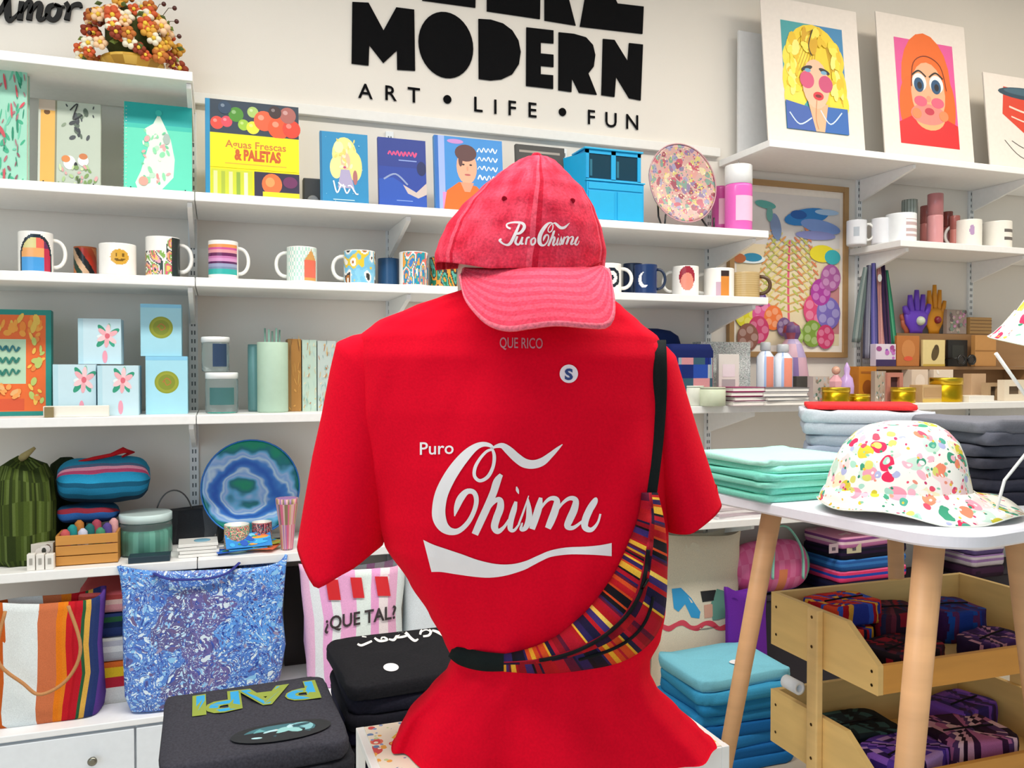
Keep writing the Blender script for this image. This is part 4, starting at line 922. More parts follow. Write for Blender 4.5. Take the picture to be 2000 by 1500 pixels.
# ---------------------------------------------------------------- soft goods builders
def wob(p, amp, f, seed=0):
    q = Vector(p) * f + Vector((seed * 3.7, seed * 1.3, seed * 7.1)); return Vector((noise.noise(q), noise.noise(q + Vector((9, 2, 4))), noise.noise(q + Vector((3, 8, 5))))) * amp
def slab(W, D, H, col, seed=0, amp=.004, pw=7, n=64, colfn=None, sagx=0, mat=None, f=14, top=5, colpos=None):
    """a folded piece of cloth: rounded slab with rumpled edges, its origin at the middle of the underside"""
    prof = [(0, .02)] + [(.5, .0), (.965, .0), (.992, .14), (1.0, .4), (1.0, .65), (.992, .88), (.972, 1.0)] + [(.972 * (1 - k / top), 1.0) for k in range(1, top)] + [(.001, 1.0)]
    R = []
    for i, (s_, z_) in enumerate(prof):
        ring = []
        for j in range(n):
            a = 2 * PI * (j + .5) / n; ca, sa = math.cos(a), math.sin(a); e = 2 / pw
            x = math.copysign(abs(ca) ** e, ca) * W / 2 * s_; y = math.copysign(abs(sa) ** e, sa) * D / 2 * s_
            p = Vector((x, y, z_ * H)); d = wob(p, amp, f, seed); d.z *= (.75 if z_ > .9 else .4 if z_ > .1 else 0)
            p += d; kk = .0035 * noise.noise(Vector((p.x * 70, p.y * 70, z_ * 3 + seed))) * (1 if s_ > .96 else 0); p += Vector((ca, sa, 0)) * kk
            p.z = max(0, p.z + sagx * (x / W) ** 2 * 4 * -1 * (z_))
            ring.append(p)
        R.append(ring)
    if colpos: colfn = lambda i, j: colpos(R[i][j])
    return MB(col).rings(R, colfn)
def folded(name, label, cat, loc, rz, W, D, H, col, seed, group=None, amp=.004, kind='cloth', layers=2, colfn=None, mat=None):
    """a folded garment: an upper and a lower fold, joined along the front"""
    t = thing(name, label, cat, loc, rz, group)
    m = slab(W, D, H, col, seed, amp, colfn=colfn, pw=13, n=80); m.build('folded_body', kind, t, mat=mat)
    return t
def loftz(levels, pw=4, n=56, col=None, cap=(1, 0), base='ffffff'):
    R = []
    for z, cx, cy, a, b in levels:
        R.append([(cx + math.copysign(abs(math.cos(2 * PI * j / n)) ** (2 / pw), math.cos(2 * PI * j / n)) * a, cy + math.copysign(abs(math.sin(2 * PI * j / n)) ** (2 / pw), math.sin(2 * PI * j / n)) * b, z) for j in range(n)])
    return MB(base).rings(R, col, cap=cap)

# ---------------------------------------------------------------- shelf at table height, left of the mannequin
G4 = 'small gift boxes on the shelf at table height'
def d_orange(A):
    A.rect(0, 0, 1, 1, '1a8a80').rect(0, .04, .93, .95, 'ea6a26').rect(0, .3, .68, .72, 'b8d8b8').rect(0, .05, .66, .16, 'd8542a')
    A.blobs(30, ['f2a23a', 'f08a2a', 'e8c050'], .03, .07, 3, (.0, .74, .93, .95)).blobs(22, ['b8c86a', 'f0c050', 'ea8a3a'], .03, .06, 8, (.68, .1, .93, .8)).blobs(14, ['f0a050', 'e8b070'], .03, .06, 9, (.0, .16, .66, .3))
    for r in range(3): scr(A, .06, .63 - .11 * r, .54, .03, '2a7a6a' if r else '1f6a70', 13, r + 5, .006)
book(-60, 98, 604, 2.42, Z4, 'framed orange floral box with a teal edge at the far left', d_orange, '1a8a80', tilt=.05, th=.03, name='gift_box', cat='box', pages=False, group=G4)
def d_poin(cx, cy, k=1, dx=0):
    def f(A):
        A.rect(0, 0, 1, 1, 'c8e4ee').rect(0, 0, .12, 1, 'b8dce8')
        for a, c, L in ((.5, '2f9a78', .34), (2.3, '2f9a78', .34), (1.4, '8ac8b0', .3), (3.9, '2f9a78', .36), (5.3, '3aa888', .3), (3.2, 'e8f2f4', .26)):
            A.ell(cx + L * .55 * k * math.cos(a), cy + L * .55 * k * math.sin(a), L * .4 * k, L * .17 * k, c, a)
        for i in range(6):
            a = i * PI / 3 + .4; A.ell(cx + .13 * k * math.cos(a), cy + .13 * k * math.sin(a), .13 * k, .055 * k, ('f0b0b8', 'f6ccd0')[i % 2], a)
        A.ell(cx, cy, .06 * k, .06 * k, 'e06a7a').ell(cx - .06, .16, .06 * k, .14 * k, 'f2a0b4')
    return f
pbox(103, 187, 712, 2.36, Z4, .10, 'pale blue box with a pink poinsettia, lower left of its group of three', 'gift_box', 'box', 'c8e4ee', d_poin(.72, .7), group=G4)
pbox(190, 270, 714, 2.35, Z4, .10, 'pale blue box with a pink poinsettia, lower right of its group of three', 'gift_box', 'box', 'c8e4ee', d_poin(.62, .7), group=G4)
x, W, H = spot(152, 236, 622, 2.38, Z4); h0 = spot(103, 187, 712, 2.36, Z4)[2]
crate(x, 2.38, Z4 + h0 + .0012, W, .07, H - h0 - .002, 'pale blue box with a pink poinsettia resting on two others', 'gift_box', 'box', 'c8e4ee', d_poin(.68, .62), group=G4)
def d_gold(A): A.rect(0, 0, 1, 1, 'a6dcec').ell(.5, .55, .29, .29 * A.w / A.h, '8f9a2a', n=36).ell(.5, .55, .25, .25 * A.w / A.h, '9aa030', n=36).ell(.5, .55, .2, .2 * A.w / A.h, '84902a', n=36).stroke([(.4, .55), (.5, .62), (.6, .55), (.5, .5), (.44, .58)], .0025, 'b8703a').rect(0, .93, 1, 1, '8accec')
x, W, H = spot(284, 366, 696, 2.38, Z4); h0 = H
crate(x, 2.38, Z4, W, .09, H, 'light blue box with an olive gold seal, lower of two', 'gift_box', 'box', '9ad4e6', d_gold, group=G4)
x, W, H = spot(274, 354, 594, 2.39, Z4)
crate(x, 2.39, Z4 + h0 + .0006, W, .08, H - h0 - .001, 'light blue box with an olive gold seal, upper of two', 'gift_box', 'box', '9ad4e6', d_gold, group=G4)
t = pbox(84, 212, 793, 2.315, Z4, .02, 'long blank cream shelf tag in front of the poinsettia boxes', 'shelf_tag', 'tag', 'f2eee0')
t = pbox(86, 104, 795, 2.306, Z4, .008, 'tiny brown clip on the shelf edge under the orange box', 'clip', 'clip', '8a7a50')
# clear jars and sage tumbler
t = jar(400, 466, 727, 2.35, Z4, 'short clear glass jar with white lid and dark green label, lower of two', 'glass_jar', 'jar', 'dff2f0', mat=glassmat(), lidcol='f4f6f6', lidk=.16, label_col='3a6a6a')
MB('4fd0b8').lathe([(.034, .001), (.035, .0012), (.035, .004), (.034, .0045)], 24).build('base_ring', 'gloss', t)
hj = spot(400, 466, 727, 2.35, Z4)[2]
x, W, H = spot(393, 448, 658, 2.37, Z4)
t = thing('glass_jar', 'clear glass jar with white lid and navy label, resting on another jar', 'jar', (x, 2.37 + W / 2, Z4 + hj + .001)); r = W / 2; H = H - hj
MB('dff2f0').lathe([(r * .9, 0), (r, .003), (r, H * .82), (r * .95, H * .84)], 28).build('body', mat=glassmat(), parent=t)
MB('f4f6f6').lathe([(r * 1.05, H * .845), (r * 1.05, H * .98), (r, H)], 28).build('lid', 'gloss', t)
MB('1f3a5a').rings([[((r + .0008) * math.sin(a), -(r + .0008) * math.cos(a), H * q) for a in [-.2 + 1.1 * j / 10 for j in range(11)]] for q in (.15, .8)], closed=False).build('label_band', 'print', t)
x, W, H = spot(503, 565, 668, 2.35, Z4); r = W / 2
t = thing('tumbler', 'tall sage green cup holding glass straws', 'tumbler', (x, 2.35 + r, Z4 + .0003))
MB('b2cdb8').lathe([(r * .96, 0), (r, .004), (r, H - .002), (r * .97, H), (r * .9, H - .002), (r * .88, .01)], 36, cap=(1, 1)).build('cup_body', 'satin', t)
for k in range(5):
    s = thing('drinking_straw', ['leftmost', 'second from left', 'middle', 'second from right', 'rightmost'][k] + ' green glass straw standing in the sage cup', 'straw', (x - .018 + .009 * k, 2.35 + r + (-.006 if k % 2 else .008), Z4 + .012), group='straws in the sage cup')
    hh = H + .028 - .004 * (k % 3); MB('7fae9e').tube([(0, 0, 0), (.001 * (k - 2), 0, hh)], .0024, 8).build('straw_tube', 'gloss', s)
jar(484, 512, 672, 2.43, Z4, 'muted teal canister half behind the sage cup', 'canister', 'canister', '6a9c9c')
t = pbox(562, 588, 662, 2.40, Z4, .08, 'narrow amber-brown box beside the sage cup', 'gift_box', 'box', 'a8783a', lambda A: A.rect(.0, 0, .25, 1, '8a6a3a').blobs(18, ['c8944a', '6a4a2a', 'd8b060'], .05, .12, 3))
def d_spk(c): return lambda A: A.rect(0, 0, 1, 1, c).blobs(60, ['8ab8b0', 'd8b87a', '5a7a7a', 'e8d8b8', 'b87a4a', 'a8c8c8'], .03, .07, 7)
pbox(590, 618, 664, 2.40, Z4, .09, 'speckled mint and tan notebook beside the amber box, left of two', 'notebook', 'notebook', 'b8c8b8', d_spk('b8cfc0'))
pbox(620, 656, 666, 2.40, Z4, .09, 'speckled mint and tan notebook touching the red sleeve, right of two', 'notebook', 'notebook', 'b8c8c8', d_spk('bccac4'))

# ---------------------------------------------------------------- low shelf, left of the mannequin
x, W, H = spot(-30, 96, 900, 2.36, Z5)
t = thing('knitted_pouch', 'bulky dark olive ribbed pouch with a knotted top at the far left', 'pouch', (x, 2.42, Z5 + .0004))
MB('4c5a22').rings([[((1 + .06 * math.sin(9 * a)) * r_ * W / 2 * math.cos(a), (1 + .06 * math.sin(9 * a)) * r_ * .06 * math.sin(a), z_ * H + .008 * math.sin(3 * a + 9 * z_) * z_) for a in [2 * PI * j / 72 for j in range(72)]] for r_, z_ in [(.8, 0), (.97, .06), (1.0, .3), (1.02, .6), (.95, .8), (.75, .92), (.4, .97), (.15, 1)]], lambda i, j: ('3c4a1c', '4a5a24', '2c3816', '5a6a34')[int((noise.noise(Vector((j * .5, i * .8, 2))) + 1) * 6) % 4], cap=(1, 1)).build('body', 'canvas', t)
MB('a89a6a').tube([(-.01, 0, H * .97), (.005, -.01, H * 1.02), (.03, -.01, H * 1.1)], [.008, .010, .004], 8).build('tie', 'cloth', t)
x, W, H = spot(66, 104, 905, 2.40, Z5)
t = thing('knitted_pouch', 'darker green ribbed pouch squeezed behind the bulky olive one', 'pouch', (x + .03, 2.54, Z5 + .0004))
MB('24301c').rings([[((1 + .08 * math.sin(9 * a)) * r_ * .045 * math.cos(a), (1 + .06 * math.sin(9 * a)) * r_ * .035 * math.sin(a), z_ * H) for a in [2 * PI * j / 54 for j in range(54)]] for r_, z_ in [(.9, 0), (1, .1), (1.0, .8), (.8, .93), (.3, 1)]], cap=(1, 1)).build('body', 'canvas', t)
for k, (u0, u1) in enumerate(((52, 68), (70, 86), (88, 105))):
    pbox(u0, u1, 1083, 2.315, Z5, .02, ['leftmost', 'middle', 'rightmost'][k] + ' of the three tiny white boxes at the front of the low shelf', 'tiny_box', 'box', 'ece8e0', lambda A: A.rect(.3, .35, .7, .75, 'a8a49c'), group='three tiny white boxes')
pbox(60, 104, 1062, 2.36, Z5, .03, 'small mottled brown and white box behind the tiny white boxes', 'gift_box', 'box', 'cfc8bc', lambda A: A.blobs(14, ['6a4a3a', '3a3a30', 'e8e0d8'], .08, .2, 2))
x, W, H = spot(108, 230, 1044, 2.34, Z5)
t = thing('wooden_crate', 'small open wooden crate on the low shelf filled with colourful bits', 'crate', (x, 2.39, Z5 + .0004)); d_ = .05
m = MB('c98c3e')
for k in range(3): m.box(-W / 2, -d_, H * (k * .34), W / 2, -d_ + .006, H * (k * .34 + .31)); m.box(-W / 2, d_ - .006, H * (k * .34), W / 2, d_, H * (k * .34 + .31))
m.box(-W / 2, -d_, 0, W / 2, d_, .003)
m.build('slats', 'wood', t, bevel=.001)
m = MB('b87c34')
for sx in (-1, 1): m.box(sx * (W / 2 - .003) - .003, -d_ + .0063, 0, sx * (W / 2 - .003) + .003, d_ - .0063, H)
m.box(-W / 2 + .006, -d_ + .0063, 0, W / 2 - .006, d_ - .0063, .005).build('ends', 'wood', t)
R_ = random.Random(7)
for k in range(9):
    c_ = ['c05a5a', '2a8a8a', 'b8783a', 'c8c8d8', '2a6a6a', 'a84a5a', '4a8a6a', '5a4a8a', 'd8a0a0'][k]
    t = thing('keyring_charm', ['dusty red', 'teal', 'brown', 'pale lilac', 'deep teal', 'crimson', 'green', 'violet', 'pink'][k] + ' rounded felt charm piled in the small wooden crate', 'charm', (x - W / 2 + .017 + (W - .034) * k / 8, 2.372 + .02 * (k % 3), Z5 + .0052 + H * .35), group='felt charms in the wooden crate')
    MB(c_).lathe([(.006, 0), (.012, .006), (.013, .018), (.011, H * .62 + .008 * (k % 3)), (.004, H * .72 + .008 * (k % 3))], 14).build('felt_body', 'cloth', t)
def roll_pouch(u0, u1, v0, v1, Y, z, label, bands, seed):
    a = PY(u0, (v0 + v1) / 2, Y); b = PY(u1, (v0 + v1) / 2, Y); W = b.x - a.x; Hh = PY((u0 + u1) / 2, v0, Y).z - PY((u0 + u1) / 2, v1, Y).z
    t = thing('zip_pouch', label, 'pouch', ((a.x + b.x) / 2, Y + .055, z + .0004)); R = []
    for i in range(33):
        s_ = i / 32; k = min(1, (1 - abs(2 * s_ - 1) ** 5)) ** .5; ring = []
        for j in range(40):
            an = 2 * PI * j / 40; p = Vector(((s_ - .5) * W, .05 * k * math.cos(an), Hh / 2 + Hh / 2 * k * math.copysign(abs(math.sin(an)) ** .8, math.sin(an)))); p += wob(p, .006, 20, seed); p.z = max(p.z, 0); ring.append(p)
        R.append(ring)
    def cf(i, j):
        h = .5 + .5 * math.sin(2 * PI * (j + .5) / 40)
        for lim, c in bands:
            if h < lim: return c
        return bands[-1][1]
    MB().rings(R, cf).build('body', 'canvas', t); return t, W, Hh
h5 = PY(170, 1003, 2.33).z
t, W, Hh = roll_pouch(104, 230, 1003, 1042, 2.40, Z5 + .002 + spot(108, 230, 1044, 2.34, Z5)[2] + .010, 'flat blue and dark woven pouch lying under the larger blue pouch', [(.35, '1c3a6a'), (.6, '2a5a9a'), (.8, '8a2a3a'), (1.1, '1c4a6a')], 3)
z_ = t.location.z + Hh + .001
t, W, Hh = roll_pouch(102, 292, 912, 1003, 2.38, z_, 'large teal and blue striped woven pouch topped with a red tie', [(.12, '12283a'), (.30, '175a78'), (.42, '2078a0'), (.52, '1a5a7a'), (.62, '2a9ac8'), (.68, '2a6a6a'), (.75, 'c8507a'), (.79, 'e8a0b8'), (.84, '5a6a8a'), (1.1, '2a8ab0')], 5)
MB('b01c24').tube([(-.06, -.02, Hh * .93), (-.02, -.03, Hh * 1.0), (.02, -.03, Hh * 1.06), (.05, -.03, Hh * 1.16), (.07, -.02, Hh * 1.10), (.045, -.02, Hh * 1.0)], [.004, .007, .007, .012, .008, .003], 8, flat=.7).build('tie', 'cloth', t)
t = jar(226, 334, 1008, 2.37, Z5, 'wide clear glass jar with green contents and glass lid', 'glass_jar', 'jar', 'a8d8c8', mat=glassmat(), lidk=.2, lidcol='cfe4e2')
W = spot(226, 334, 1008, 2.37, Z5)[1]; H = spot(226, 334, 1008, 2.37, Z5)[2]
MB('4fa088').lathe([(W * .44, .004), (W * .46, .006), (W * .46, H * .55), (W * .4, H * .6)], 28, col=lambda i, j: ('4fa088', '6ab8a0', '3a8a74')[j % 3]).build('contents', 'satin', t)
t = pbox(250, 332, 1087, 2.31, Z5, .05, 'thin dark slate tile in front of the glass jar', 'slate_tile', 'tile', '1f3440')
z_ = Z5
for k in range(4):
    x, W, H = spot(348, 426, 1080, 2.33, Z5); t = thing('coaster', ['white square coaster, bottom of the pile', 'white square coaster, second from the bottom of the pile', 'white coaster with blue edge, third in the pile', 'white and blue marbled coaster on top of the pile'][k], 'coaster', (x + .003 * math.sin(k * 2), 2.375, z_ + .0006), .06 * math.sin(k * 3), 'pile of white coasters')
    MB('ecebe6').box(-W / 2, -.042, 0, W / 2, .042, .008).build('tile', 'gloss', t, bevel=.001)
    if k == 3: MB('7ab0c8').ball((.01, 0, .009), .022, '7ab0c8', 12, .0015).build('marbling', 'gloss', t)
    z_ += .0092
# grey ring-handled bag and dark pouch
x, W, H = spot(300, 440, 985, 2.46, Z5)
x -= .0
t = thing('clutch_bag', 'charcoal cloth clutch with a wire ring handle behind the coaster pile', 'bag', (x, 2.545, Z5 + .0004))
slab(W, .06, H * .8, '4a4c50', 4, .010, pw=3, colfn=lambda i, j: ('3a3c40', '5c5e62', '44464a')[(j // 5) % 3]).build('body', 'canvas', t)
MB('6a6a68').tube([(-.045 + .05 * math.cos(a), 0, H * .55 + .085 * math.sin(a)) for a in [PI * k / 20 for k in range(21)]], .0022, 6).build('ring_handle', 'metal', t)
# blue agate plate
am = ringmat('blue_agate', ['1a9a78', '1f7a8a', '6ab8e8', 'a8c8f4', '8ab8f0', 'c8e4fa', '4a90e0', '2a6ac8'], .5, dist=4.5)
disc(392, 586, 860, 1046, 2.45, Z5, 'round blue and green agate-patterned plate standing on the low shelf', 'decorative_plate', 'plate', am, '2a7ad0', dish=.008)
cm1 = lambda seed, cs: (lambda a, t: cs[int((noise.noise(Vector((a * 4, t * 4, seed))) + 1) * 9) % len(cs)])
mug(437, 977, 2.34, Z5, cm1(2, ['5ab08a', 'e86a6a', 'f0e0b0', '3a8a6a', 'f2a0a0']), u1=488, handle=False, label='glass tumbler with green and red pattern beside the agate plate', base='b8d8c0', h=.075).name = 'patterned_tumbler'
mug(492, 980, 2.36, Z5, cm1(5, ['c84a5a', '8a2a4a', 'e8a0a0', '5a8a8a', '3a3a4a']), u1=532, handle=False, label='glass tumbler with dark red pattern, middle of three', base='c86a6a', h=.075).name = 'patterned_tumbler'
x, W, H = spot(540, 584, 976, 2.32, Z5); t = thing('patterned_vase', 'tapered tan vase with pink floral pattern touching the red sleeve', 'vase', (x, 2.35, Z5 + .0004)); r = W / 2
MB('a8906a').lathe([(r * .5, 0), (r * .55, .004), (r * .75, H * .5), (r * 1.0, H * .9), (r * 1.02, H), (r * .9, H)], 40, col=lambda i, j: ['c8a878', 'd86a8a', 'a87ab0', '8a7a5a', 'e0b0b0'][int((noise.noise(Vector((j * .4, i * 1.3, 4))) + 1) * 8) % 5]).build('body', 'satin', t)
for k, (dx, dy, rz, c) in enumerate([(0, .03, .1, '2a8ac8'), (.03, .02, -.2, 'e8a03a'), (-.02, -.01, .3, '2a6ad0'), (.05, -.015, -.4, 'e86a3a'), (.015, -.03, .15, '3aa0e0'), (.06, .01, .5, 'c8d84a')]):
    x = PY(470, 1060, 2.34).x; t = thing('picture_card', ['blue', 'yellow', 'royal blue', 'orange', 'sky blue', 'lime'][k] + ' postcard in the loose pile below the tumblers', 'card', (x + dx, 2.375 + dy * .6, Z5 + .001 + .003 * k), rz, 'loose postcards on the low shelf')
    MB(c).box(-.05, -.034, 0, .05, .034, .0024).build('card_stock', 'satin', t)
    A = Art(.1, .068); A.blobs(14, ['3ab0f0', 'f2a23a', '2a5ac0', 'e8e04a', 'd84a3a', 'f4f4f0', '3a9a5a'], .05, .14, k + 2); A.build('card_picture', t, lambda a, b, h: (-.05 + a, -.034 + b, .0024 + h))
x = PY(485, 1040, 2.42).x
t = thing('picture_card', 'blue and orange postcard propped against the tumblers behind the loose pile', 'card', (x, 2.325, Z5 + .0195)); t.rotation_euler = (-.9, 0, .1)
MB('2a8ad8').box(-.06, 0, 0, .06, .002, .05).build('card_stock', 'satin', t); A = Art(.12, .05); A.blobs(22, ['3ab0f0', 'f2a23a', '1a5ac0', 'e8703a', '3a9a5a', '7ad0f0'], .04, .1, 9); A.build('card_picture', t, front(-.06, 0, 0))

# ---------------------------------------------------------------- white drawer cabinet, bags on it
YC = 2.22; ZC = PY(150, 1420, YC).z
ca = PY(-120, 1450, YC); cb = PY(860, 1380, YC)
t = thing('drawer_cabinet', 'low white drawer cabinet at the lower left with a small grey knob', 'cabinet', ((ca.x + cb.x) / 2, (YC + WY - .02) / 2, 0)); W = cb.x - ca.x; D = WY - .02 - YC
MB('eef1f4').box(-W / 2, -D / 2 + .02, .03, W / 2, D / 2, ZC - .0165).build('cabinet_body', 'satin', t)
MB('f4f6f8').box(-W / 2 - .01, -D / 2, ZC - .016, W / 2 + .01, D / 2, ZC).build('top_board', 'satin', t, bevel=.002)
xk = PY(182, 1482, YC).x - t.location.x; zk = PY(182, 1482, YC).z
x0 = -W / 2 + .006; xm = PY(262, 1480, YC).x - t.location.x
for a, b in ((x0, xm), (xm + .005, W / 2 - .006)):
    d = MB('eaf0f6').box(a, -D / 2 + .003, .06, b, -D / 2 + .0197, ZC - .024).build('drawer', 'satin', t, bevel=.002)
    kx = xk if a == x0 else (a + b) / 2
    MB('8a8a80').lathe([(.004, 0), (.004, .010), (.010, .014), (.011, .019), (.006, .022)], 18, (kx, -D / 2 + .003, zk), ax='y').build('knob', 'metal', d)
def stripes(cols, k, ph=0): return lambda i, j: cols[int((j + ph) / k) % len(cols)]
SER = ['e8e6e0', 'e8e6e0', 'dfe8e8', 'e8e6e0', '2f6a4a', 'd8b04a', 'f2b01a', 'f2a816', 'c8502a', 'd86a3a', 'b8402a', 'e07a1a', 'e8881a', 'c01a26', 'b01422', '8a1420', '2a5a3a', 'd8c84a', '26386a', '5a3a8a']
def tote(u0, u1, vt, Y, z, D, label, colf, mat=None, name='tote_bag', taper=.94, kind='canvas', bot=None, group=None, n=120, pw=5, topwave=.012):
    x, W, H = spot(u0, u1, vt, Y, z); t = thing(name, label, 'bag', (x, Y + D / 2, z + .0005), group=group); R = []
    for i, (s_, q_) in enumerate([(.86, 0), (.96, .02), (1.0, .12), (1.0, .35), (.99, .6), (.98, .8), (.985, .93), (1.0, 1.0), (.96, 1.0), (.95, .9), (.93, .5)]):
        ring = []
        for j in range(n):
            a = 2 * PI * j / n; ca, sa = math.cos(a), math.sin(a); e = 2 / pw
            b = D / 2 * (1 - .55 * q_)
            p = Vector((math.copysign(abs(ca) ** e, ca) * W / 2 * s_ * (taper + (1 - taper) * q_), math.copysign(abs(sa) ** e, sa) * b * s_, q_ * H)); p += wob(p, .010 if 0 < i else 0, 9, u0)
            if q_ > .9: p.z += topwave * math.sin(a * 2 + 1)
            p.z = max(p.z, 0); ring.append(p)
        R.append(ring)
    MB('ffffff').rings(R, colf, cap=(1, 0)).build('bag_body', kind, t, mat=mat); return t, W, H
def bandx(cols, W, n=120):   # vertical bands across the front
    def f(i, j):
        a = 2 * PI * (j + .5) / n; x = math.copysign(abs(math.cos(a)) ** .4, math.cos(a)); return cols[int((x + 1) / 2.001 * len(cols))]
    return f
t, W, H = tote(-70, 200, 1178, 2.26, ZC, .13, 'serape-striped tote in white, yellow, orange and red with rope handles at far left', bandx(['c05a20'] * 7 + ['dfe6e6'] * 5 + ['2f6a4a', 'e8b01a', 'f2b820', 'd86a3a', 'c87048', 'c86038', 'e07a1a', 'e0801e', 'c01a26', 'b01422', 'b81828', '2a5a3a', 'd8a84a', '2a3a6a', '26366a', '5a3a8a'], 1, 160), n=160, taper=.97)
xa = PY(8, 1240, 2.24).x - t.location.x; xb = PY(150, 1240, 2.24).x - t.location.x
MB('c08a5a').tube(crom([(xa, -.072, H * .96), (xa - .015, -.085, H * .6), (xa + .04, -.088, H * .38), ((xa + xb) / 2, -.090, H * .28), (xb - .02, -.088, H * .38), (xb + .008, -.085, H * .62), (xb - .02, -.072, H * .96)], 6), .0042, 8).build('rope_handle', 'canvas', t)
# striped blanket pile behind it
for k, (c, v0) in enumerate([(['e8e4da', 'd86a2a', 'c02a3a', 'e8c02a'], 1300), (['c8c8c8', 'd8d8d0', 'e8e8e4', 'c0c0c8'], 1250), (['2a3a6a', '3a4a8a', '1a2a4a', '2a5a3a', 'c8b040'], 1205), (['e8a0a0', 'e86a6a', 'f0c8b8', 'c8504a'], 1165)]):
    zz = PY(180, [1345, 1296, 1248, 1200][k], 2.34).z; zt = PY(180, [1298, 1250, 1203, 1160][k], 2.34).z
    if k == 0: zz = ZC + .0005
    x = PY(165, 1200, 2.34).x
    t = thing('striped_blanket', ['yellow and red', 'pale grey', 'navy and green', 'coral and white'][k] + ' striped blanket, ' + ['bottom', 'second', 'third', 'top'][k] + ' of the pile behind the serape tote', 'blanket', (x + .055, 2.46, zz), 0, 'folded blankets behind the serape tote')
    cc = c; slab(.15, .24, zt - zz - .001, c[0], k, .003, colpos=lambda p, cc=cc, H_=zt - zz: cc[int(p.z / H_ * 5.9) % len(cc)]).build('folded_body', 'canvas', t)
# paisley shopper
pz = pat('shaded_blue_paisley', '4f7fd0', [(8, .6, ['4f7fd0', '6a62a0', '5a9ae8', '5f5a90'], 4), (95, .42, ['b8dcf8', '3a5ab8', '8ac0f0', '5a5a9a', 'e0f0fa', '2a4aa0'], 0), (240, .36, ['e8f4fc', '2a3f8a', 'a8d0f4', '6a6aa8'], 2), (26, .20, ['d8e8f4', '6a5a8a', '9a90b0', '8ac4f0'], 5)], .35, .09)  # paisley print; its largest cells paint broad purple shading into the colour
t, W, H = tote(226, 566, 1112, 2.24, ZC - .001 + .0015, .15, 'large glossy blue and white paisley shopping bag', None, mat=pz, name='shopping_bag', taper=.90, pw=7)
MB('1a1420').box(-W * .33, .0, H * .90, W * .2, .004, H * .955).build('dark_opening', 'cloth', t)  # flat dark sheet standing in the bag's open top
m = MB('3a3f8a'); m.tube(crom([(-W * .3, -.03, H * .97), (-W * .2, -.05, H * .93), (0, -.052, H * .915), (W * .12, -.05, H * .94), (W * .2, -.03, H * 1.0)], 6), .006, 8, flat=.4); m.build('handle', 'canvas', t)
# dark board between the bags
t = thing('display_board', 'dark brown board standing between the paisley and striped bags', 'board', (PY(592, 1200, 2.44).x, 2.47, ZC + .0005))
MB('2a2018').box(-.05, 0, 0, .05, .02, PY(592, 1112, 2.44).z - ZC).build('board_panel', 'wood', t)
# pink striped bag with words
pk = ['f0c0e0', 'e8eef4', 'eeaee0', 'eef2f6', 'f0b0dc', 'f2eef2', 'f0b4e0', 'e8f4f0', 'eea8d8', 'f4e8ea', 'e8b0d0', 'dfe8e8']
t, W, H = tote(588, 800, 1112, 2.25, ZC, .13, 'pink and white striped tote with the words QUE TAL', bandx(pk, 1), taper=.86)
TT = t.location.copy(); TBV = None
bd = [o for o in t.children][0]; TBV = bvh_of([bd])
printed([textpx('¿QUE TAL?', 634, 1231, 26, 140, -.17, .02) + ('3a3034',)], lambda x, y: (x, y), 'word_print', t, TBV, TT, .004)
red = []
for (a, b, c_, d_, e_) in [(636, 660, 1132, 1172, 0), (684, 706, 1128, 1168, 0), (732, 757, 1126, 1164, 0)]:
    red.append(([(a + (b - a) * k / 3, c_) for k in range(4)] + [(a + 6 + (b - a) * k / 3, d_) for k in range(4)], [(k, k + 1, 5 + k, 4 + k) for k in range(3)], 'd8222a'))
for q_ in red: printed([q_], lambda x, y: (x, y), 'red_bar', t, TBV, TT, .004)
# ---------------------------------------------------------------- low display table with the dark folded shirts
def VW(x, d, z=0): p = CAM + RT * x + FH * d; return Vector((p.x, p.y, z))
ZL = .44
t = thing('low_table', 'low white table under the folded dark shirts, mostly hidden', 'table', (.21, 1.62, 0))
MB('eceff2').box(-.32, -.24, ZL - .02, .34, .26, ZL).build('tabletop', 'satin', t, bevel=.002)
for sx in (-.30, .31):
    for sy in (-.22, .24): MB('e4e7ea').box(sx - .012, sy - .012, 0, sx + .012, sy + .012, ZL - .0205).build('leg', 'satin', t)
def plain_stack(x, y, rz, W, D, z0, hs, cols, labs, group, name='folded_shirt', cat='shirt', amp=.004, jit=.006, kind='cloth', seed=1):
    R = random.Random(seed); z = z0; out_ = []
    for k, h in enumerate(hs):
        t = folded(name, labs[k], cat, (x + R.uniform(-jit, jit), y + R.uniform(-jit, jit), z + .0004), rz + R.uniform(-.03, .03), W * R.uniform(.97, 1.02), D * R.uniform(.97, 1.02), h, cols[k % len(cols)], seed * 10 + k, group, amp, kind)
        z += h + .0004; out_.append(t)
    return out_, z
o6, z = plain_stack(.0615, 1.558, 0, .307, .316, ZL, [.036, .036, .036, .036], ['26262c', '2c2c34', '24252a', '3a3a42'],
    ['dark grey folded tee at the bottom of the pile under the PAPI tee', 'black folded tee second from the bottom under the PAPI tee', 'black folded tee directly under the PAPI tee', 'charcoal folded tee with upside-down blue PAPI lettering and a round sticker'], 'folded dark tees on the low table', amp=.007, kind='denim', seed=3)
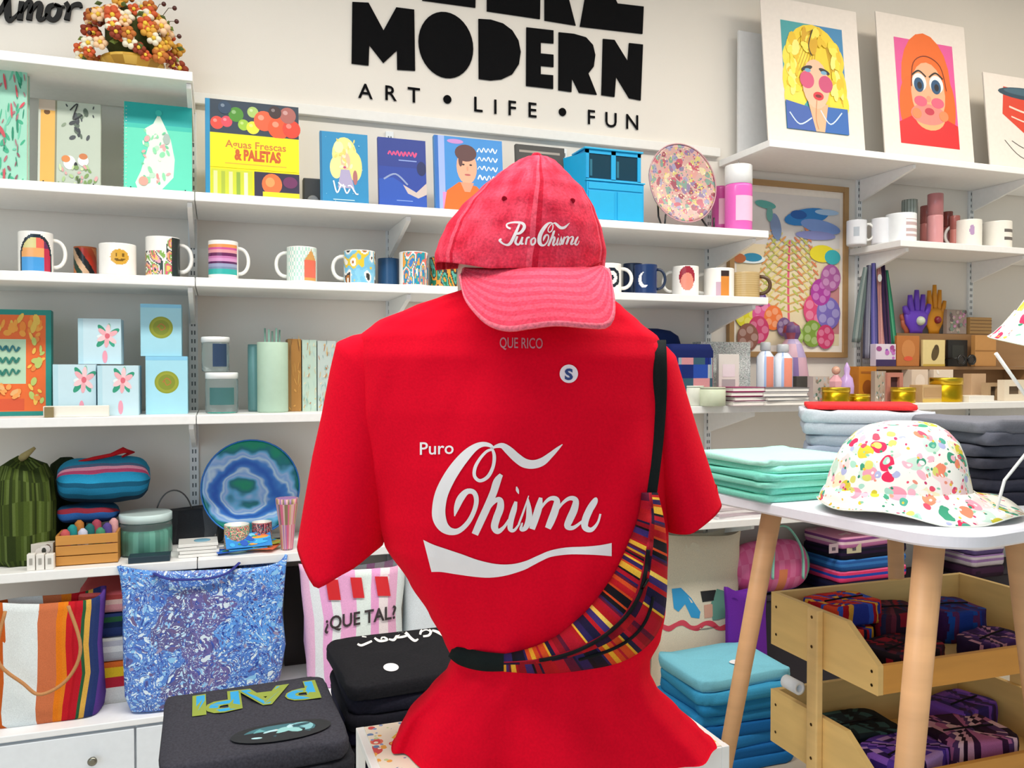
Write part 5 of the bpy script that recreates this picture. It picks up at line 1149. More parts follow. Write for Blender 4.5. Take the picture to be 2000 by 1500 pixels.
def on_top(t, A, name, x0, y0, flip=False, extra=0):
    """print artwork on the top face of a folded shirt by dropping it on the cloth"""
    b = t.children[0]; bv = bvh_of([b]); base = t.location
    def f(a, bb, h):
        X, Y = (x0 - a, y0 - bb) if flip else (x0 + a, y0 + bb)
        hit, n, i, d = bv.ray_cast(Vector((X, Y, 2)), Vector((0, 0, -1))); return Vector((X, Y, (hit.z if hit else base.z + .03) + h + extra + .0006)) - base
    return A.build(name, t, f)
def fine(A):   # subdivide long text triangles is unnecessary: the top is almost flat
    return A
A = Art(.24, .105); A.text('PAPI', .5, .06, .84, '8a9a3a', bold=.05, maxw=.98).text('PAPI', .5, .07, .82, '2f9ad0', bold=.015, maxw=.95)
A.blobs(14, ['3ab0a8', '2a7ac0', '4ac0e0'], .01, .03, 4, (.05, .2, .95, .7)) if False else None
on_top(o6[-1], A, 'lettering', .19, 1.688, flip=True, extra=.0012)
A = Art(.17, .085); A.ell(.5, .5, .5, .45, '1c1e22', n=32).ell(.48, .5, .36, .33, '3a6a74').ell(.42, .5, .2, .3, '5a9aa0').ell(.66, .55, .16, .24, '7ab0b8').ell(.52, .48, .16, .14, 'e8c8c0').ell(.52, .46, .1, .08, 'd89a90').blobs(10, ['2a4a54', '8ac0c0', 'a8d0d8'], .03, .06, 2, (.2, .2, .8, .8))
on_top(o6[-1], A, 'chest_badge', .015, 1.425, extra=.0022)
A = Art(.036, .016); A.ell(.5, .5, .5, .5, 'f2f0ee').ell(.4, .45, .2, .25, 'e8b09a'); on_top(o6[-1], A, 'sticker', -.045, 1.545, extra=.0022)
o6, z = plain_stack(.3675, 1.69, 0, .285, .29, ZL, [.030] * 6, ['1a1a2a', '14141c', '1e1e34', '16161e', '1a1a26', '1c1c20'],
    ['navy folded tee at the bottom of the black pile', 'black folded tee second from the bottom of the black pile', 'navy folded tee third from the bottom of the black pile', 'black folded tee third from the top of the black pile', 'near-black folded tee just under the white-lettered tee', 'black folded tee with white upside-down script and a white sticker'], 'folded black tees beside the mannequin', amp=.008, kind='denim', seed=5)
tp = o6[-1]; bv = bvh_of([tp.children[0]])
sc = [[(535, 632, 14), (560, 642, 16), (600, 628, 16), (636, 612, 14)], [(570, 575, 18), (600, 580, 16)], [(655, 590, 14), (690, 612, 18), (745, 604, 14), (715, 584, 12), (700, 600, 10)], [(755, 600, 12), (790, 605, 18), (815, 575, 18), (850, 552, 20), (880, 560, 20), (905, 590, 20), (935, 612, 18), (960, 600, 10)],
      [(800, 590, 12), (850, 585, 16), (900, 570, 14)], [(975, 570, 14), (985, 545, 18), (1020, 532, 18), (1050, 548, 18), (1035, 575, 16), (995, 582, 14)], [(1060, 540, 14), (1095, 552, 20), (1135, 578, 16)], [(880, 490, 16), (910, 500, 18), (945, 505, 12)], [(640, 540, 10), (660, 550, 12)]]
c1_ = [ribbon(s, 4) + ('f0eee8',) for s in sc]
printed(c1_, lambda x, y: (550 + x * .28, 1080 + y * .28), 'white_script', tp, bv, tp.location, .0025)
printed([([(762 + 15 * math.cos(a), 1303 + 8 * math.sin(a)) for a in [2 * PI * i / 20 for i in range(20)]], [tuple(range(20))], 'f0eef0'), ([(762 + 6 * math.cos(a), 1303 + 3 * math.sin(a)) for a in [2 * PI * i / 12 for i in range(12)]], [tuple(range(12))], '9a98a0')][:1], lambda x, y: (x, y), 'sticker', tp, bv, tp.location, .004)
tote(795, 880, 1128, 2.30, ZC, .10, 'plain pale blue-white tote between the pink striped bag and the mannequin', lambda i, j: 'dfe8ee')

# ---------------------------------------------------------------- the tall table on the right with its stacks and hat
ZTT = .94
e1 = Vector((.88, .475)); e2 = Vector((.475, -.88)); Bc = Vector((.735, 1.340)); L1, L2 = .95, .74
def TP(a, b, z=0): q = Bc + e1 * a - e2 * b; return VW(q.x, q.y, z)
tc_ = TP(L1 / 2, L2 / 2, 0)
t = thing('round_cornered_table', 'tall white table with rounded corners on pale wooden legs, right of the mannequin', 'table', tc_)
ol = []
for (a, b, s) in ((L1, 0, 0), (0, 0, 1), (0, L2, 2), (L1, L2, 3)):
    r_ = .10; ca, cb_ = (a - r_ if a else r_), (b - r_ if b else r_)
    st = [-PI / 2, PI, PI / 2, 0][s]
    for k in range(9):
        an = st + (-1) * (PI / 2) * k / 8 if True else 0
        ol.append((ca + r_ * math.cos(an + (PI / 2 if s == 0 else 0) * 0), cb_ + r_ * math.sin(an)))
def rrect(L1, L2, r, n=22, ins=0):
    o = []
    for cx_, cy_, a0 in ((L1 - r, L2 - r, 0), (r, L2 - r, PI / 2), (r, r, PI), (L1 - r, r, 1.5 * PI)):
        for k in range(n + 1): a = a0 + PI / 2 * k / n; o.append((cx_ + (r - ins) * math.cos(a), cy_ + (r - ins) * math.sin(a)))
    return o
R = []
for ins, z_ in ((.004, ZTT - .026), (0, ZTT - .022), (0, ZTT - .004), (.004, ZTT)):
    R.append([TP(a, b, z_) - tc_ for a, b in rrect(L1, L2, .10, ins=ins)])
MB('eef0fa').rings(R, cap=(1, 1), smooth=False).build('tabletop', 'satin', t)
for (xt, dt, xb, db, r1, r2) in ((.745, 1.455, .635, 1.39, .0255, .021), (.575, 1.80, .445, 1.90, .022, .015), (1.00, 1.62, 1.10, 1.60, .024, .018), (1.03, 2.20, 1.10, 2.30, .022, .016)):
    MB('d8a878').tube([VW(xt, dt, ZTT - .0265) - tc_, VW(xb, db, .0) - tc_], [r1, r2], 20).build('leg', 'wood', t)
def fold_rz(vx, vd): w_ = RT * vx + FH * vd; return math.atan2(w_.y, w_.x)
rzm = fold_rz(.926, .377)
cm_ = VW(.528, 1.69) + (RT * .926 + FH * .377) * .125 + (RT * -.377 + FH * .926) * .125
mcol = ['86e0cc', '7ad8c6', '92e8d4', '80dcca', '9cecda', 'b4efe0']
ml = ['bottom tee of the mint pile on the tall table', 'second tee from the bottom of the mint pile', 'third tee from the bottom of the mint pile', 'third tee from the top of the mint pile', 'second tee from the top of the mint pile', 'topmost tee of the mint pile on the tall table']
plain_stack(cm_.x, cm_.y, rzm, .25, .25, ZTT, [.0145] * 6, mcol, ml, 'pile of mint green tees', seed=21, amp=.010)
gc = VW(.90, 2.09); rg = fold_rz(.94, -.30)
gl = ['bottom tee of the pale grey pile behind the mint pile', 'second tee from the bottom of the pale grey pile', 'third tee from the bottom of the pale grey pile', 'fourth tee from the bottom of the pale grey pile', 'second tee from the top of the pale grey pile', 'wide pale grey tee under the red folded tee']
_, zg = plain_stack(gc.x, gc.y, rg, .30, .24, ZTT, [.029] * 6, ['8a9ab4', '98a8c0', 'a4b0c4', 'b0bac8', 'b8c0cc', 'c4cad4'], gl, 'pile of pale grey tees', seed=31, amp=.014, jit=.010)
folded('folded_shirt', 'bright coral red folded tee on top of the pale grey pile', 'shirt', (gc.x, gc.y + .02, zg + .001), rg, .26, .18, .014, 'f03a3c', 77, None, .005)
cc_ = VW(1.12, 1.81); rc = fold_rz(.97, .1)
cl_ = ['bottom tee of the charcoal pile at the right edge', 'second tee from the bottom of the charcoal pile', 'third tee from the bottom of the charcoal pile', 'fourth tee from the bottom of the charcoal pile', 'third tee from the top of the charcoal pile', 'second tee from the top of the charcoal pile', 'topmost grey tee of the charcoal pile at the right edge']
plain_stack(cc_.x, cc_.y, rc, .34, .25, ZTT, [.024] * 7, ['30303c', '3a3a46', '2c2c38', '44444f', '50525e', '5e606c', '74767f'], cl_, 'pile of charcoal tees', seed=41, amp=.014, jit=.012)
# floral bucket hats
fh = pat('floral_cloth', 'f6f5ee', [(26, .50, ['f6f5ee', 'f6f5ee', 'c8e4d4', 'f6f5ee', 'f6d8d8', 'f4ecc8'], 3), (30, .42, ['e8285a', 'f6f5ee', 'd8cc3a', 'f4a0b4', 'f6f5ee', '3a9a78', 'f28a6a', 'f6f5ee'], 6), (44, .34, ['f6f5ee', 'a8dcc8', 'e8506a', 'f2b8c8', 'f6f5ee', 'b0b8e0', '4aa890', 'd8d870'], 1), (85, .26, ['2a8a6a', 'f6f5ee', 'c83a6a', '8ac8a8', 'e8c040', 'f6f5ee', 'e8907a'], 9)], .85, .03)
def buckethat(loc, label, k=1, rx=0, rz=0, seed=1, steep=False):
    t = thing('bucket_hat', label, 'hat', loc, rz, 'floral bucket hats'); t.rotation_euler = (rx, 0, rz)
    def ringset(prof, n=72):
        R = []
        if steep: prof = [(r_ * (.86 if z_ < .05 else .80), z_ if z_ > .05 else z_ * 1.25 - .01, cx_ * .3, 0) for r_, z_, cx_, wv in prof]
        for r_, z_, cx_, wv in prof:
            R.append([Vector(((cx_ + r_ * 1.08 * math.cos(a)) * k, r_ * .92 * k * math.sin(a), max(-.02 if steep else .0008, (z_ + wv * (.5 + .5 * math.sin(2 * a + seed)) + wv * .4 * math.sin(5 * a)) * k))) + wob((r_ * math.cos(a), r_ * math.sin(a), z_), .006, 11, seed) * (1 if z_ > .02 else .2) for a in [2 * PI * j / n for j in range(n)]])
        return R
    MB('f4f4ee').rings(ringset([(.125, .045, -.02, 0), (.119, .075, -.02, 0), (.110, .105, -.018, 0), (.098, .133, -.014, 0), (.080, .155, -.01, 0), (.060, .168, -.01, 0), (.035, .174, -.01, 0), (.002, .176, -.01, 0)])).build('crown', mat=fh, parent=t)
    MB('f4f4ee').rings(ringset([(.172, .003, .018, .016), (.160, .010, .010, .012), (.146, .022, -.004, .008), (.135, .034, -.014, .003), (.1255, .046, -.02, 0)])).build('brim', mat=fh, parent=t, solid=-.0018)
    m = MB('e8f0e0')
    R_e = ringset([(.1725, .0035, .018, .016)])[0]; m.tube(R_e + [R_e[0]], .0013, 5, cap=(0, 0)); m.build('brim_stitching', 'cloth', t)
    return t
hp = VW(.775, 1.60, ZTT + .0005)
buckethat(hp, 'white bucket hat with pink, yellow and green flowers lying on the tall table', 1.0, 0, -.35, 1)
h2 = VW(1.055, 1.54, 1.262); 
st_ = thing('hat_stand', 'white wire stand rising from the tall table at the right edge', 'stand', VW(.955, 1.50, ZTT + .0005)); sb = st_.location
m = MB('f0f4f0'); m.tube([PD(1945, 690, 1.48) - sb, PD(2005, 775, 1.50) - sb, PD(2075, 880, 1.52) - sb, VW(1.06, 1.55, ZTT + .004) - sb], .0032, 8); m.build('wire_arm', 'satin', st_)
m = MB('f0f4f0'); m.tube([VW(.885, 1.50, ZTT + .003) - sb, PD(1962, 938, 1.50) - sb + Vector((0, 0, .0)), PD(2002, 888, 1.50) - sb, PD(2060, 815, 1.52) - sb, PD(2050, 640, 1.53) - sb], .0028, 8); m.build('wire_post', 'satin', st_)
buckethat(h2, 'floral bucket hat hanging on the wire stand, cut by the right edge', 1.02, .22, .3, 5, True)
MB('4a2418').ball(VW(1.0, 1.62, 1.385), .03, '4a2418').build('hook', 'satin') if False else None

# ---------------------------------------------------------------- bamboo rack
O_r = Vector((.7875, 1.75)); f1 = Vector((.949, .316)); f2 = Vector((-.342, .940))
def RP(a, b, z): q = O_r + f1 * a + f2 * b; return VW(q.x, q.y, z)
t = thing('bamboo_rack', 'two-tier pale bamboo rack with slanted bins at the lower right', 'rack', RP(.3, .18, 0)); rb_ = t.location.copy()
BW = .62; DB = .36; bt = .014; BAM = 'ecc880'
def bin_(zb, nm):
    prof = [(0, 0), (DB, 0), (DB, .135), (.095, .135), (0, .064)]
    for a0 in (0, BW - bt):
        pts = [RP(a0, b, zb + z) - rb_ for b, z in prof]; o = MB(BAM).prism(pts, (RP(bt, 0, 0) - RP(0, 0, 0))).build('side_panel', 'wood', t, bevel=.002)
        if a0 == 0:
            m = MB('4a3a24')
            for b, z in ((.018, .018), (.018, .048), (DB - .02, .03), (DB - .02, .1)):
                p = RP(-.0006, b, zb + z) - rb_; n_ = (RP(-1, 0, 0) - RP(0, 0, 0)).normalized(); q = n_.orthogonal().normalized(); w_ = n_.cross(q)
                m.quadset([p + q * .0036 * math.cos(2 * PI * k / 10) + w_ * .0036 * math.sin(2 * PI * k / 10) for k in range(10)], [tuple(range(10))])
            m.build('screw_heads', 'metal', o)
    for b0, b1, z0, z1, nm_ in ((0.0, .013, .001, .064, 'front_board'), (DB - .013, DB, .001, .135, 'back_board')):
        q = [RP(bt + .0005, b0, zb + z0) - rb_, RP(BW - bt - .0005, b0, zb + z0) - rb_, RP(BW - bt - .0005, b1, zb + z0) - rb_, RP(bt + .0005, b1, zb + z0) - rb_]
        MB('dc9c44' if nm_ == 'front_board' else BAM).hexa(q, [p + Vector((0, 0, z1 - z0)) for p in q]).build(nm_, 'wood', t, bevel=.0015)
    q = [RP(bt + .0005, .0135, zb + .001) - rb_, RP(BW - bt - .0005, .0135, zb + .001) - rb_, RP(BW - bt - .0005, DB - .0135, zb + .001) - rb_, RP(bt + .0005, DB - .0135, zb + .001) - rb_]
    MB(BAM).hexa(q, [p + Vector((0, 0, .008)) for p in q]).build('bin_floor', 'wood', t)
bin_(.515, 'upper'); bin_(.265, 'lower')
for a0 in (-.0185, BW + .0005):
    for b0 in (.168,):
        q = [RP(a0, b0, 0) - rb_, RP(a0 + .018, b0, 0) - rb_, RP(a0 + .018, b0 + .036, 0) - rb_, RP(a0, b0 + .036, 0) - rb_]
        MB('f0cc88').hexa(q, [p + Vector((0, 0, .655)) for p in q]).build('post', 'wood', t, bevel=.003)
        if a0 < 0:
            m = MB('6a4a28')
            for z in (.635, .565, .38, .30):
                p = RP(a0 - .0006, b0 + .018, z) - rb_; n_ = (RP(-1, 0, 0) - RP(0, 0, 0)).normalized(); w_ = n_.cross(Vector((0, 0, 1)))
                m.quadset([p + Vector((0, 0, .004 * math.cos(2 * PI * k / 10))) + w_ * .004 * math.sin(2 * PI * k / 10) for k in range(10)], [tuple(range(10))])
            m.build('bolt_heads', 'metal', t)
q = [RP(.02, .17, .02) - rb_, RP(BW - .02, .17, .02) - rb_, RP(BW - .02, .2, .02) - rb_, RP(.02, .2, .02) - rb_]
MB(BAM).hexa(q, [p + Vector((0, 0, .03)) for p in q]).build('crossbar', 'wood', t)
rzr = fold_rz(f1.x, f1.y)
def rackcloth(a, b, z, W, D, H, cols, label, rz=0, seed=1, name='woven_pouch', cat='pouch', group=None, step=2, amp=.006):
    t = thing(name, label, cat, RP(a, b, z), rzr + rz, group); m = slab(W, D, H, cols[0], seed, amp, pw=5, n=72, colpos=lambda p: cols[int((p.x + .5 * p.y * (seed % 3 - 1) + 1) / .0125) % len(cols)], f=18); m.build('pouch_body', 'canvas', t)
    mb = MB('1a1416'); mb.tube([(-W * .35, -D * .05, H * 1.0 + .004), (0, -D * .06, H * 1.0 + .006), (W * .35, -D * .05, H * 1.0 + .004)], .0022, 6); mb.build('zipper', 'canvas', t); return t
GR = 'woven pouches in the bamboo rack'
Rd = ['c81e26', 'e8402a', '1a1a3a', 'b01422', '2a4ab0', 'e0a02a', 'c01a2a', '7a1426']
zb = .5245
rackcloth(.12, .27, zb, .17, .12, .055, Rd, 'red and blue striped woven pouch, lower one at the back of the upper bin', 0, 1, group=GR)
rackcloth(.15, .28, zb + .063, .18, .12, .050, ['c81e26', 'e04a2a', '3a5ac0', 'b01422', 'e8a83a', '2a3a9a', 'd02a2a'], 'bright red striped woven pouch on top at the back of the upper bin', .1, 2, group=GR)
rackcloth(.29, .26, zb, .14, .13, .085, ['2a1a2a', '8a1a2a', '2a2a4a', '4a2030', '6a2a3a'], 'dark maroon woven pouch in the middle of the upper bin', -.2, 3, group=GR)
rackcloth(.17, .11, zb, .20, .13, .050, ['3a0f1a', '8a1424', '1a1018', '5a1a2a', '2a1a30'], 'deep red and black woven pouch near the front board of the upper bin', .25, 4, group=GR)
rackcloth(.46, .25, zb, .15, .14, .080, ['1e3a8a', '2a2a6a', '3a1a4a', '1a4a9a', '5a2a5a'], 'royal blue and plum woven pouch at the right of the upper bin', -.15, 5, group=GR)
rackcloth(.43, .10, zb, .17, .10, .048, ['4a2a6a', '8a5a8a', '2a1a3a', 'c08a9a', '3a2050'], 'purple and pink woven pouch at the right front of the upper bin', .3, 6, group=GR)
zb = .2745
rackcloth(.15, .25, zb, .22, .15, .06, ['14181c', '1e2a30', '3a5a5a', '14141a'], 'black and teal woven pouch at the back of the lower bin', 0, 7, group=GR)
rackcloth(.18, .11, zb, .22, .14, .058, ['5a3aa8', '3a2480', '8a5ac8', '2a1a50', 'b890d0'], 'violet woven pouch near the front of the lower bin', .3, 8, group=GR)
rackcloth(.38, .12, zb, .20, .16, .070, ['d8a0b8', '3a1a3a', 'b86a9a', '5a3a6a', 'e8c0cc', '2a1428'], 'pink and plum striped woven pouch, right front of the lower bin', -.1, 9, group=GR)
rackcloth(.50, .24, zb, .16, .12, .075, ['5a3a9a', '7a4ab0', '3a2a6a', '3a2248'], 'purple woven pouch at the right back of the lower bin', .2, 10, group=GR)
# ---------------------------------------------------------------- wooden picture frame on the wall
a = PY(1424, 700, WY - .02); b = PY(1658, 360, WY - .02); zt = PY(1560, 357, WY - .02).z; zb = PY(1560, 698, WY - .02).z
W, H = b.x - a.x, zt - zb
t = thing('framed_painting', 'tall wooden picture frame with a colourful tree and bird painting on the wall', 'picture', ((a.x + b.x) / 2, WY - .022, zb)); fw = .021
m = MB('a98556')
for q in ((-W / 2, 0, -W / 2 + fw, H), (W / 2 - fw, 0, W / 2, H), (-W / 2 + fw, 0, W / 2 - fw, fw), (-W / 2 + fw, H - fw, W / 2 - fw, H)): m.box(q[0], 0, q[1], q[2], .022, q[3])
m.build('frame', 'wood', t, bevel=.001)
MB('f0e8dc').box(-W / 2 + fw, .010, fw, W / 2 - fw, .0215, H - fw).build('mat_board', 'matte', t)
w_, h_ = W - 2 * fw - .03, H - 2 * fw - .05; A = Art(w_, h_)
A.rect(0, 0, 1, 1, 'e6d6b2').rect(0, .66, 1, 1, 'dcd8d4').rect(.7, .08, 1, .4, 'c88a8a')
A.stroke([(.50, .12), (.49, .4), (.50, .7)], .010, 'e0607a')
for k in range(9):
    y = .22 + .055 * k; L = .34 - .02 * k; A.stroke([(.5, y), (.5 - L * .6, y + .05), (.5 - L, y + .12)], .006, 'c8b860').stroke([(.5, y), (.5 + L * .6, y + .05), (.5 + L, y + .12)], .006, 'd0a860')
    for j in range(5): A.ell(.5 - L * (.2 + .18 * j), y + .02 + .022 * j, .035, .008, ('b8c060', 'd89a5a', 'e0d080')[j % 3], .6).ell(.5 + L * (.2 + .18 * j), y + .02 + .022 * j, .035, .008, ('b8c060', 'd8805a', 'e0d080')[j % 3], -.6)
A.ell(.66, .86, .22, .055, '2a80c8', .15).ell(.80, .80, .20, .045, '7a9ad8', -.1).ell(.58, .87, .08, .03, '1a5aa8').ell(.86, .9, .12, .02, 'a8c8e8').ell(.75, .74, .2, .03, '8a90c8').ell(.36, .78, .05, .09, '7a90b8', .3).ell(.26, .92, .10, .025, '5aa8a0', -.1).ell(.3, .86, .03, .05, '6aa8a0')
A.ell(.82, .62, .13, .058, 'e8d82a').ell(.92, .6, .08, .05, '3ab0b8').ell(.12, .56, .14, .03, 'e0f0f4').ell(.14, .57, .09, .028, '2a8ab0').ell(.02, .56, .06, .03, 'b8683a')
for x, y, r, c in [(.08, .2, .10, 'e0d82a'), (.24, .2, .1, 'e0589a'), (.34, .18, .09, 'ee7a3a'), (.2, .1, .1, 'c83a6a'), (.1, .05, .1, '8a5a4a'), (.75, .24, .12, 'd84a7a'), (.88, .22, .12, '7a6ab8'), (.8, .36, .10, 'a83a9a'), (.9, .46, .1, 'a85a9a'), (.72, .08, .1, '7a9a3a'), (.85, .06, .09, 'c83a6a'), (.55, .06, .08, '9ab85a'), (.22, .3, .05, '5a3a8a'), (.44, .12, .07, '7a5a8a')]:
    A.ell(x, y, r, r * w_ / h_ * 1.1, c)
    for q in range(5): A.ell(x + r * .6 * math.cos(q * 1.26), y + r * .6 * w_ / h_ * math.sin(q * 1.26), r * .32, r * .3 * w_ / h_, mixc(c, 'ffffff', .3))
A.build('painting', t, front(-W / 2 + fw + .015, fw + .025, .010))

# ---------------------------------------------------------------- shelf at table height, right of the mannequin
x, W, H = spot(1240, 1350, 640, 2.42, Z4)
t = thing('cloth_cap', 'navy cloth bag slumped against the wall behind the red shoulder', 'bag', (x, 2.50, Z4 + .0004)); t.name = 'slouch_bag'
loftz([(z_ * H, 0, 0, W / 2 * s_, .07 * s_) for z_, s_ in ((0, .95), (.3, 1.02), (.7, 1.0), (.9, .85), (.97, .6), (1.0, .2))], 3, 40, base='152858', cap=(1, 1)).build('bag_body', 'canvas', t)
x, W, H = spot(1310, 1398, 672, 2.33, Z4)
t = thing('patchwork_pouch', 'royal blue pouch with grey and pink patches beside the red sleeve', 'pouch', (x, 2.37, Z4 + .0004))
R = random.Random(3); pc = ['1a2a7a', '1a2a6a', '8aa0a8', 'c88a90', '14204a', '2a4aa0', 'a8b0b8', '3a5a6a']
loftz([(z_ * H, 0, 0, W / 2 * s_, .04 * s_) for z_, s_ in [(0, .9)] + [(k / 9, 1.0) for k in range(1, 9)] + [(1.0, .88)]], 6, 44, lambda i, j: pc[(i // 2 * 7 + j // 3 * 3 + i // 2 * j // 3) % 8] if i < 7 else '18245a', base='1a2a7a', cap=(1, 1)).build('pouch_body', 'canvas', t)
gs = pat('glitter_cloth', 'c8ccc8', [(260, .42, ['e8ece8', '8a9290', 'a8b8b8', '5a6462', 'f4f4f4', 'b8a8b0'], 0)], .35)
pbox(1368, 1466, 668, 2.44, Z4, .05, 'silver glitter pouch standing behind the pale notebook', 'glitter_pouch', 'pouch', 'c8ccc8').children[0].data.materials[0] = gs
pbox(1404, 1444, 692, 2.38, Z4, .015, 'pale cream notebook with a grey label standing before the silver pouch', 'notebook', 'notebook', 'ddd8d0', lambda A: A.rect(.15, .25, .8, .5, 'a8a4a4').rect(.18, .55, .78, .8, 'e4d8dc'))
jar(1345, 1384, 753, 2.31, Z4, 'cream candle in a frosted glass jar half behind the red sleeve', 'candle_jar', 'candle', 'e4e6d8', lidk=.1, lidcol='ccd4c6', group='candle jars')
jar(1384, 1428, 756, 2.26, Z4, 'pale green candle in a glass jar at the shelf edge', 'candle_jar', 'candle', 'dfe8cc', lidk=.1, lidcol='b8bfa8', group='candle jars')
def pile(u0, u1, v0, v1, Y, z, cols, labs, name, cat, group, D=.12, kind='satin'):
    n = len(cols); x, W, H = spot(u0, u1, v0, Y, z); h = H / n
    for k in range(n):
        t = thing(name, labs[k], cat, (x + .004 * math.sin(k * 2.3), Y + D / 2, z + h * k + .0004), .05 * math.sin(k * 1.9), group)
        MB(cols[k]).box(-W / 2, -D / 2, 0, W / 2, D / 2, .0018).box(-W / 2, -D / 2, h - .0026, W / 2, D / 2, h - .0006).box(-W / 2, D / 2 - .002, .0018, W / 2, D / 2, h - .0026).build('cover', kind, t)
        MB('f2eee6').box(-W / 2 + .002, -D / 2 + .002, .0019, W / 2 - .002, D / 2 - .0022, h - .0027).build('pages', 'matte', t)
pile(1432, 1494, 756, 795, 2.27, Z4, ['d8c8cc', '7a0f4a', '8a1450', '9a2060'], ['pale book at the bottom of the magenta pile', 'dark magenta book second from the bottom of its pile', 'magenta book second from the top of its pile', 'bright magenta book on top of its pile'], 'notebook', 'notebook', 'magenta notebooks on the shelf')
pile(1496, 1580, 757, 797, 2.26, Z4, ['e8e4e0', '5a5a5c', 'e4e0e0', '6a6a6c'], ['white book at the bottom of the white and grey pile', 'grey book second from the bottom of the white and grey pile', 'white book second from the top of the white and grey pile', 'grey book on top of the white and grey pile'], 'notebook', 'notebook', 'white and grey notebooks on the shelf')
hb = spot(1496, 1580, 757, 2.26, Z4)[2]
for k, (u0, u1, vt, c, lb_) in enumerate(((1488, 1516, 668, 'dfe8f4', 'white and pale blue bottle with a red stripe, left of two'), (1520, 1552, 672, 'e4ecf6', 'white and pale blue bottle with a red stripe, right of two'))):
    x, W, H = spot(u0, u1, vt, 2.40, Z4); t = thing('mist_bottle', lb_ + ' on the crowded shelf', 'bottle', (x, 2.42, Z4 + .0004), 0, 'white mist bottles')
    MB(c).lathe([(W * .46, 0), (W * .5, .004), (W * .5, H * .76), (W * .3, H * .84), (W * .22, H * .86)], 24, col=lambda i, j: 'e8907a' if i == 1 and j % 24 in (16, 17, 18, 19) else ('e8eef6' if j % 5 else 'a8c0e8')).build('body', 'gloss', t)
    MB('c8ccd0').lathe([(W * .26, H * .861), (W * .3, H * .87), (W * .3, H * .98), (W * .24, H)], 18).build('lid', 'gloss', t)
x, W, H = spot(1528, 1585, 628, 2.50, Z4)
t = thing('figurine', 'tall lilac and plum figurine in front of the wooden picture frame', 'figurine', (x, 2.53, Z4 + .0004)); r = W / 2
MB('9a88b8').lathe([(r, 0), (r * 1.02, .01), (r * .95, H * .3), (r * .8, H * .55), (r * .55, H * .72), (r * .35, H * .78), (r * .5, H * .86), (r * .42, H * .95), (r * .12, H)], 28, col=lambda i, j: ('b0a0c8', 'c8b8d8', '8a70a8', 'd0a8b8')[(i + j // 4) % 4] if i < 5 else ('5a3a6a', '6a4a7a', '8a3a4a')[(i + j // 5) % 3]).build('body', 'satin', t)
G7 = 'trinkets on the crowded counter shelf'
def tb(u0, u1, vt, Y, D, lab, name, cat, col, draw=None, z=Z4, **k): return pbox(u0, u1, vt, Y, z, D, lab, name, cat, col, draw, **k)
tb(1556, 1590, 735, 2.42, .05, 'small dark grey box behind the grey and white notebooks', 'gift_box', 'box', '4a4844')
mos = lambda c: (lambda A: A.rect(0, 0, 1, 1, c).blobs(30, ['e8e0d8', '8a7a70', 'b89a8a', '5a7a6a', 'c87a6a', 'a8b0b8'], .05, .10, 5))
tb(1588, 1620, 735, 2.36, .03, 'speckled grey and pink box beside the gold tins', 'gift_box', 'box', 'b8a8a4', mos('b8aca8'))
def tin(u0, u1, vt, Y, lab, h=None):
    x, W, H = spot(u0, u1, vt, Y, Z4); t = thing('gold_tin', lab, 'tin', (x, Y + W / 2, Z4 + .0004), 0, 'gold candle tins'); r = W / 2
    MB('c8a020').lathe([(r * .98, 0), (r, .002), (r, H * .70), (r * .98, H * .71)], 32, col=lambda i, j: 'c8a41e').build('tin_body', 'metal', t)
    MB('d8b838').lathe([(r * 1.03, H * .715), (r * 1.03, H * .97), (r * 1.0, H)], 32).build('lid', 'metal', t); return t
tin(1630, 1672, 757, 2.24, 'shiny gold tin with lid, just above the coral red tee'); tin(1676, 1708, 770, 2.26, 'low gold tin between the leftmost gold tin and the mosaic frame')
tin(1764, 1799, 757, 2.24, 'small round gold tin, in front of the cream boxes'); tin(1850, 1895, 738, 2.25, 'largest gold tin, tall and cylindrical')
x, W, H = spot(1627, 1654, 712, 2.40, Z4); t = thing('perfume_bottle', 'pink faceted bottle with a round stopper behind the leftmost gold tin', 'bottle', (x, 2.42, Z4 + .0004)); r = W / 2
MB('e0a8b0').lathe([(r, 0), (r, H * .55), (r * .4, H * .68), (r * .3, H * .72)], 8, smooth=False).build('body', 'gloss', t); MB('d8a890').ball((0, 0, H * .84), r * .5, 'd8a890').build('stopper', 'gloss', t)
x, W, H = spot(1655, 1677, 708, 2.36, Z4); t = thing('perfume_bottle', 'slim lilac bottle with a pointed stopper', 'bottle', (x, 2.39, Z4 + .0004)); r = W / 2
MB('c8a8e0').lathe([(r * .9, 0), (r, H * .4), (r * .8, H * .6), (r * .35, H * .7), (r * .45, H * .85), (r * .08, H)], 20).build('body', 'gloss', t)
tb(1678, 1712, 716, 2.40, .05, 'amber orange box with a brown seal', 'gift_box', 'box', 'c07a20', lambda A: A.ell(.5, .4, .3, .22, '8a4a10').rect(.1, .8, .9, .86, '9a5a18'))
tb(1709, 1730, 725, 2.34, .02, 'narrow mosaic tile stand left of the pink shadow box', 'tile_stand', 'stand', 'a09080', mos('b0a090'))
def frm(u0, u1, vt, Y, lab, col, inner, z=Z4):
    x, W, H = spot(u0, u1, vt, Y, z); t = thing('shadow_box', lab, 'frame', (x, Y, z + .0004), 0, None); f = W * .22; m = MB(col)
    m.box(-W / 2, 0, 0, -W / 2 + f, .03, H).box(W / 2 - f, 0, 0, W / 2, .03, H).box(-W / 2 + f, 0, 0, W / 2 - f, .03, f).box(-W / 2 + f, 0, H - f, W / 2 - f, .03, H).build('frame', 'satin', t)
    MB(inner).box(-W / 2 + f, .012, f, W / 2 - f, .028, H - f).build('inset', 'matte', t)
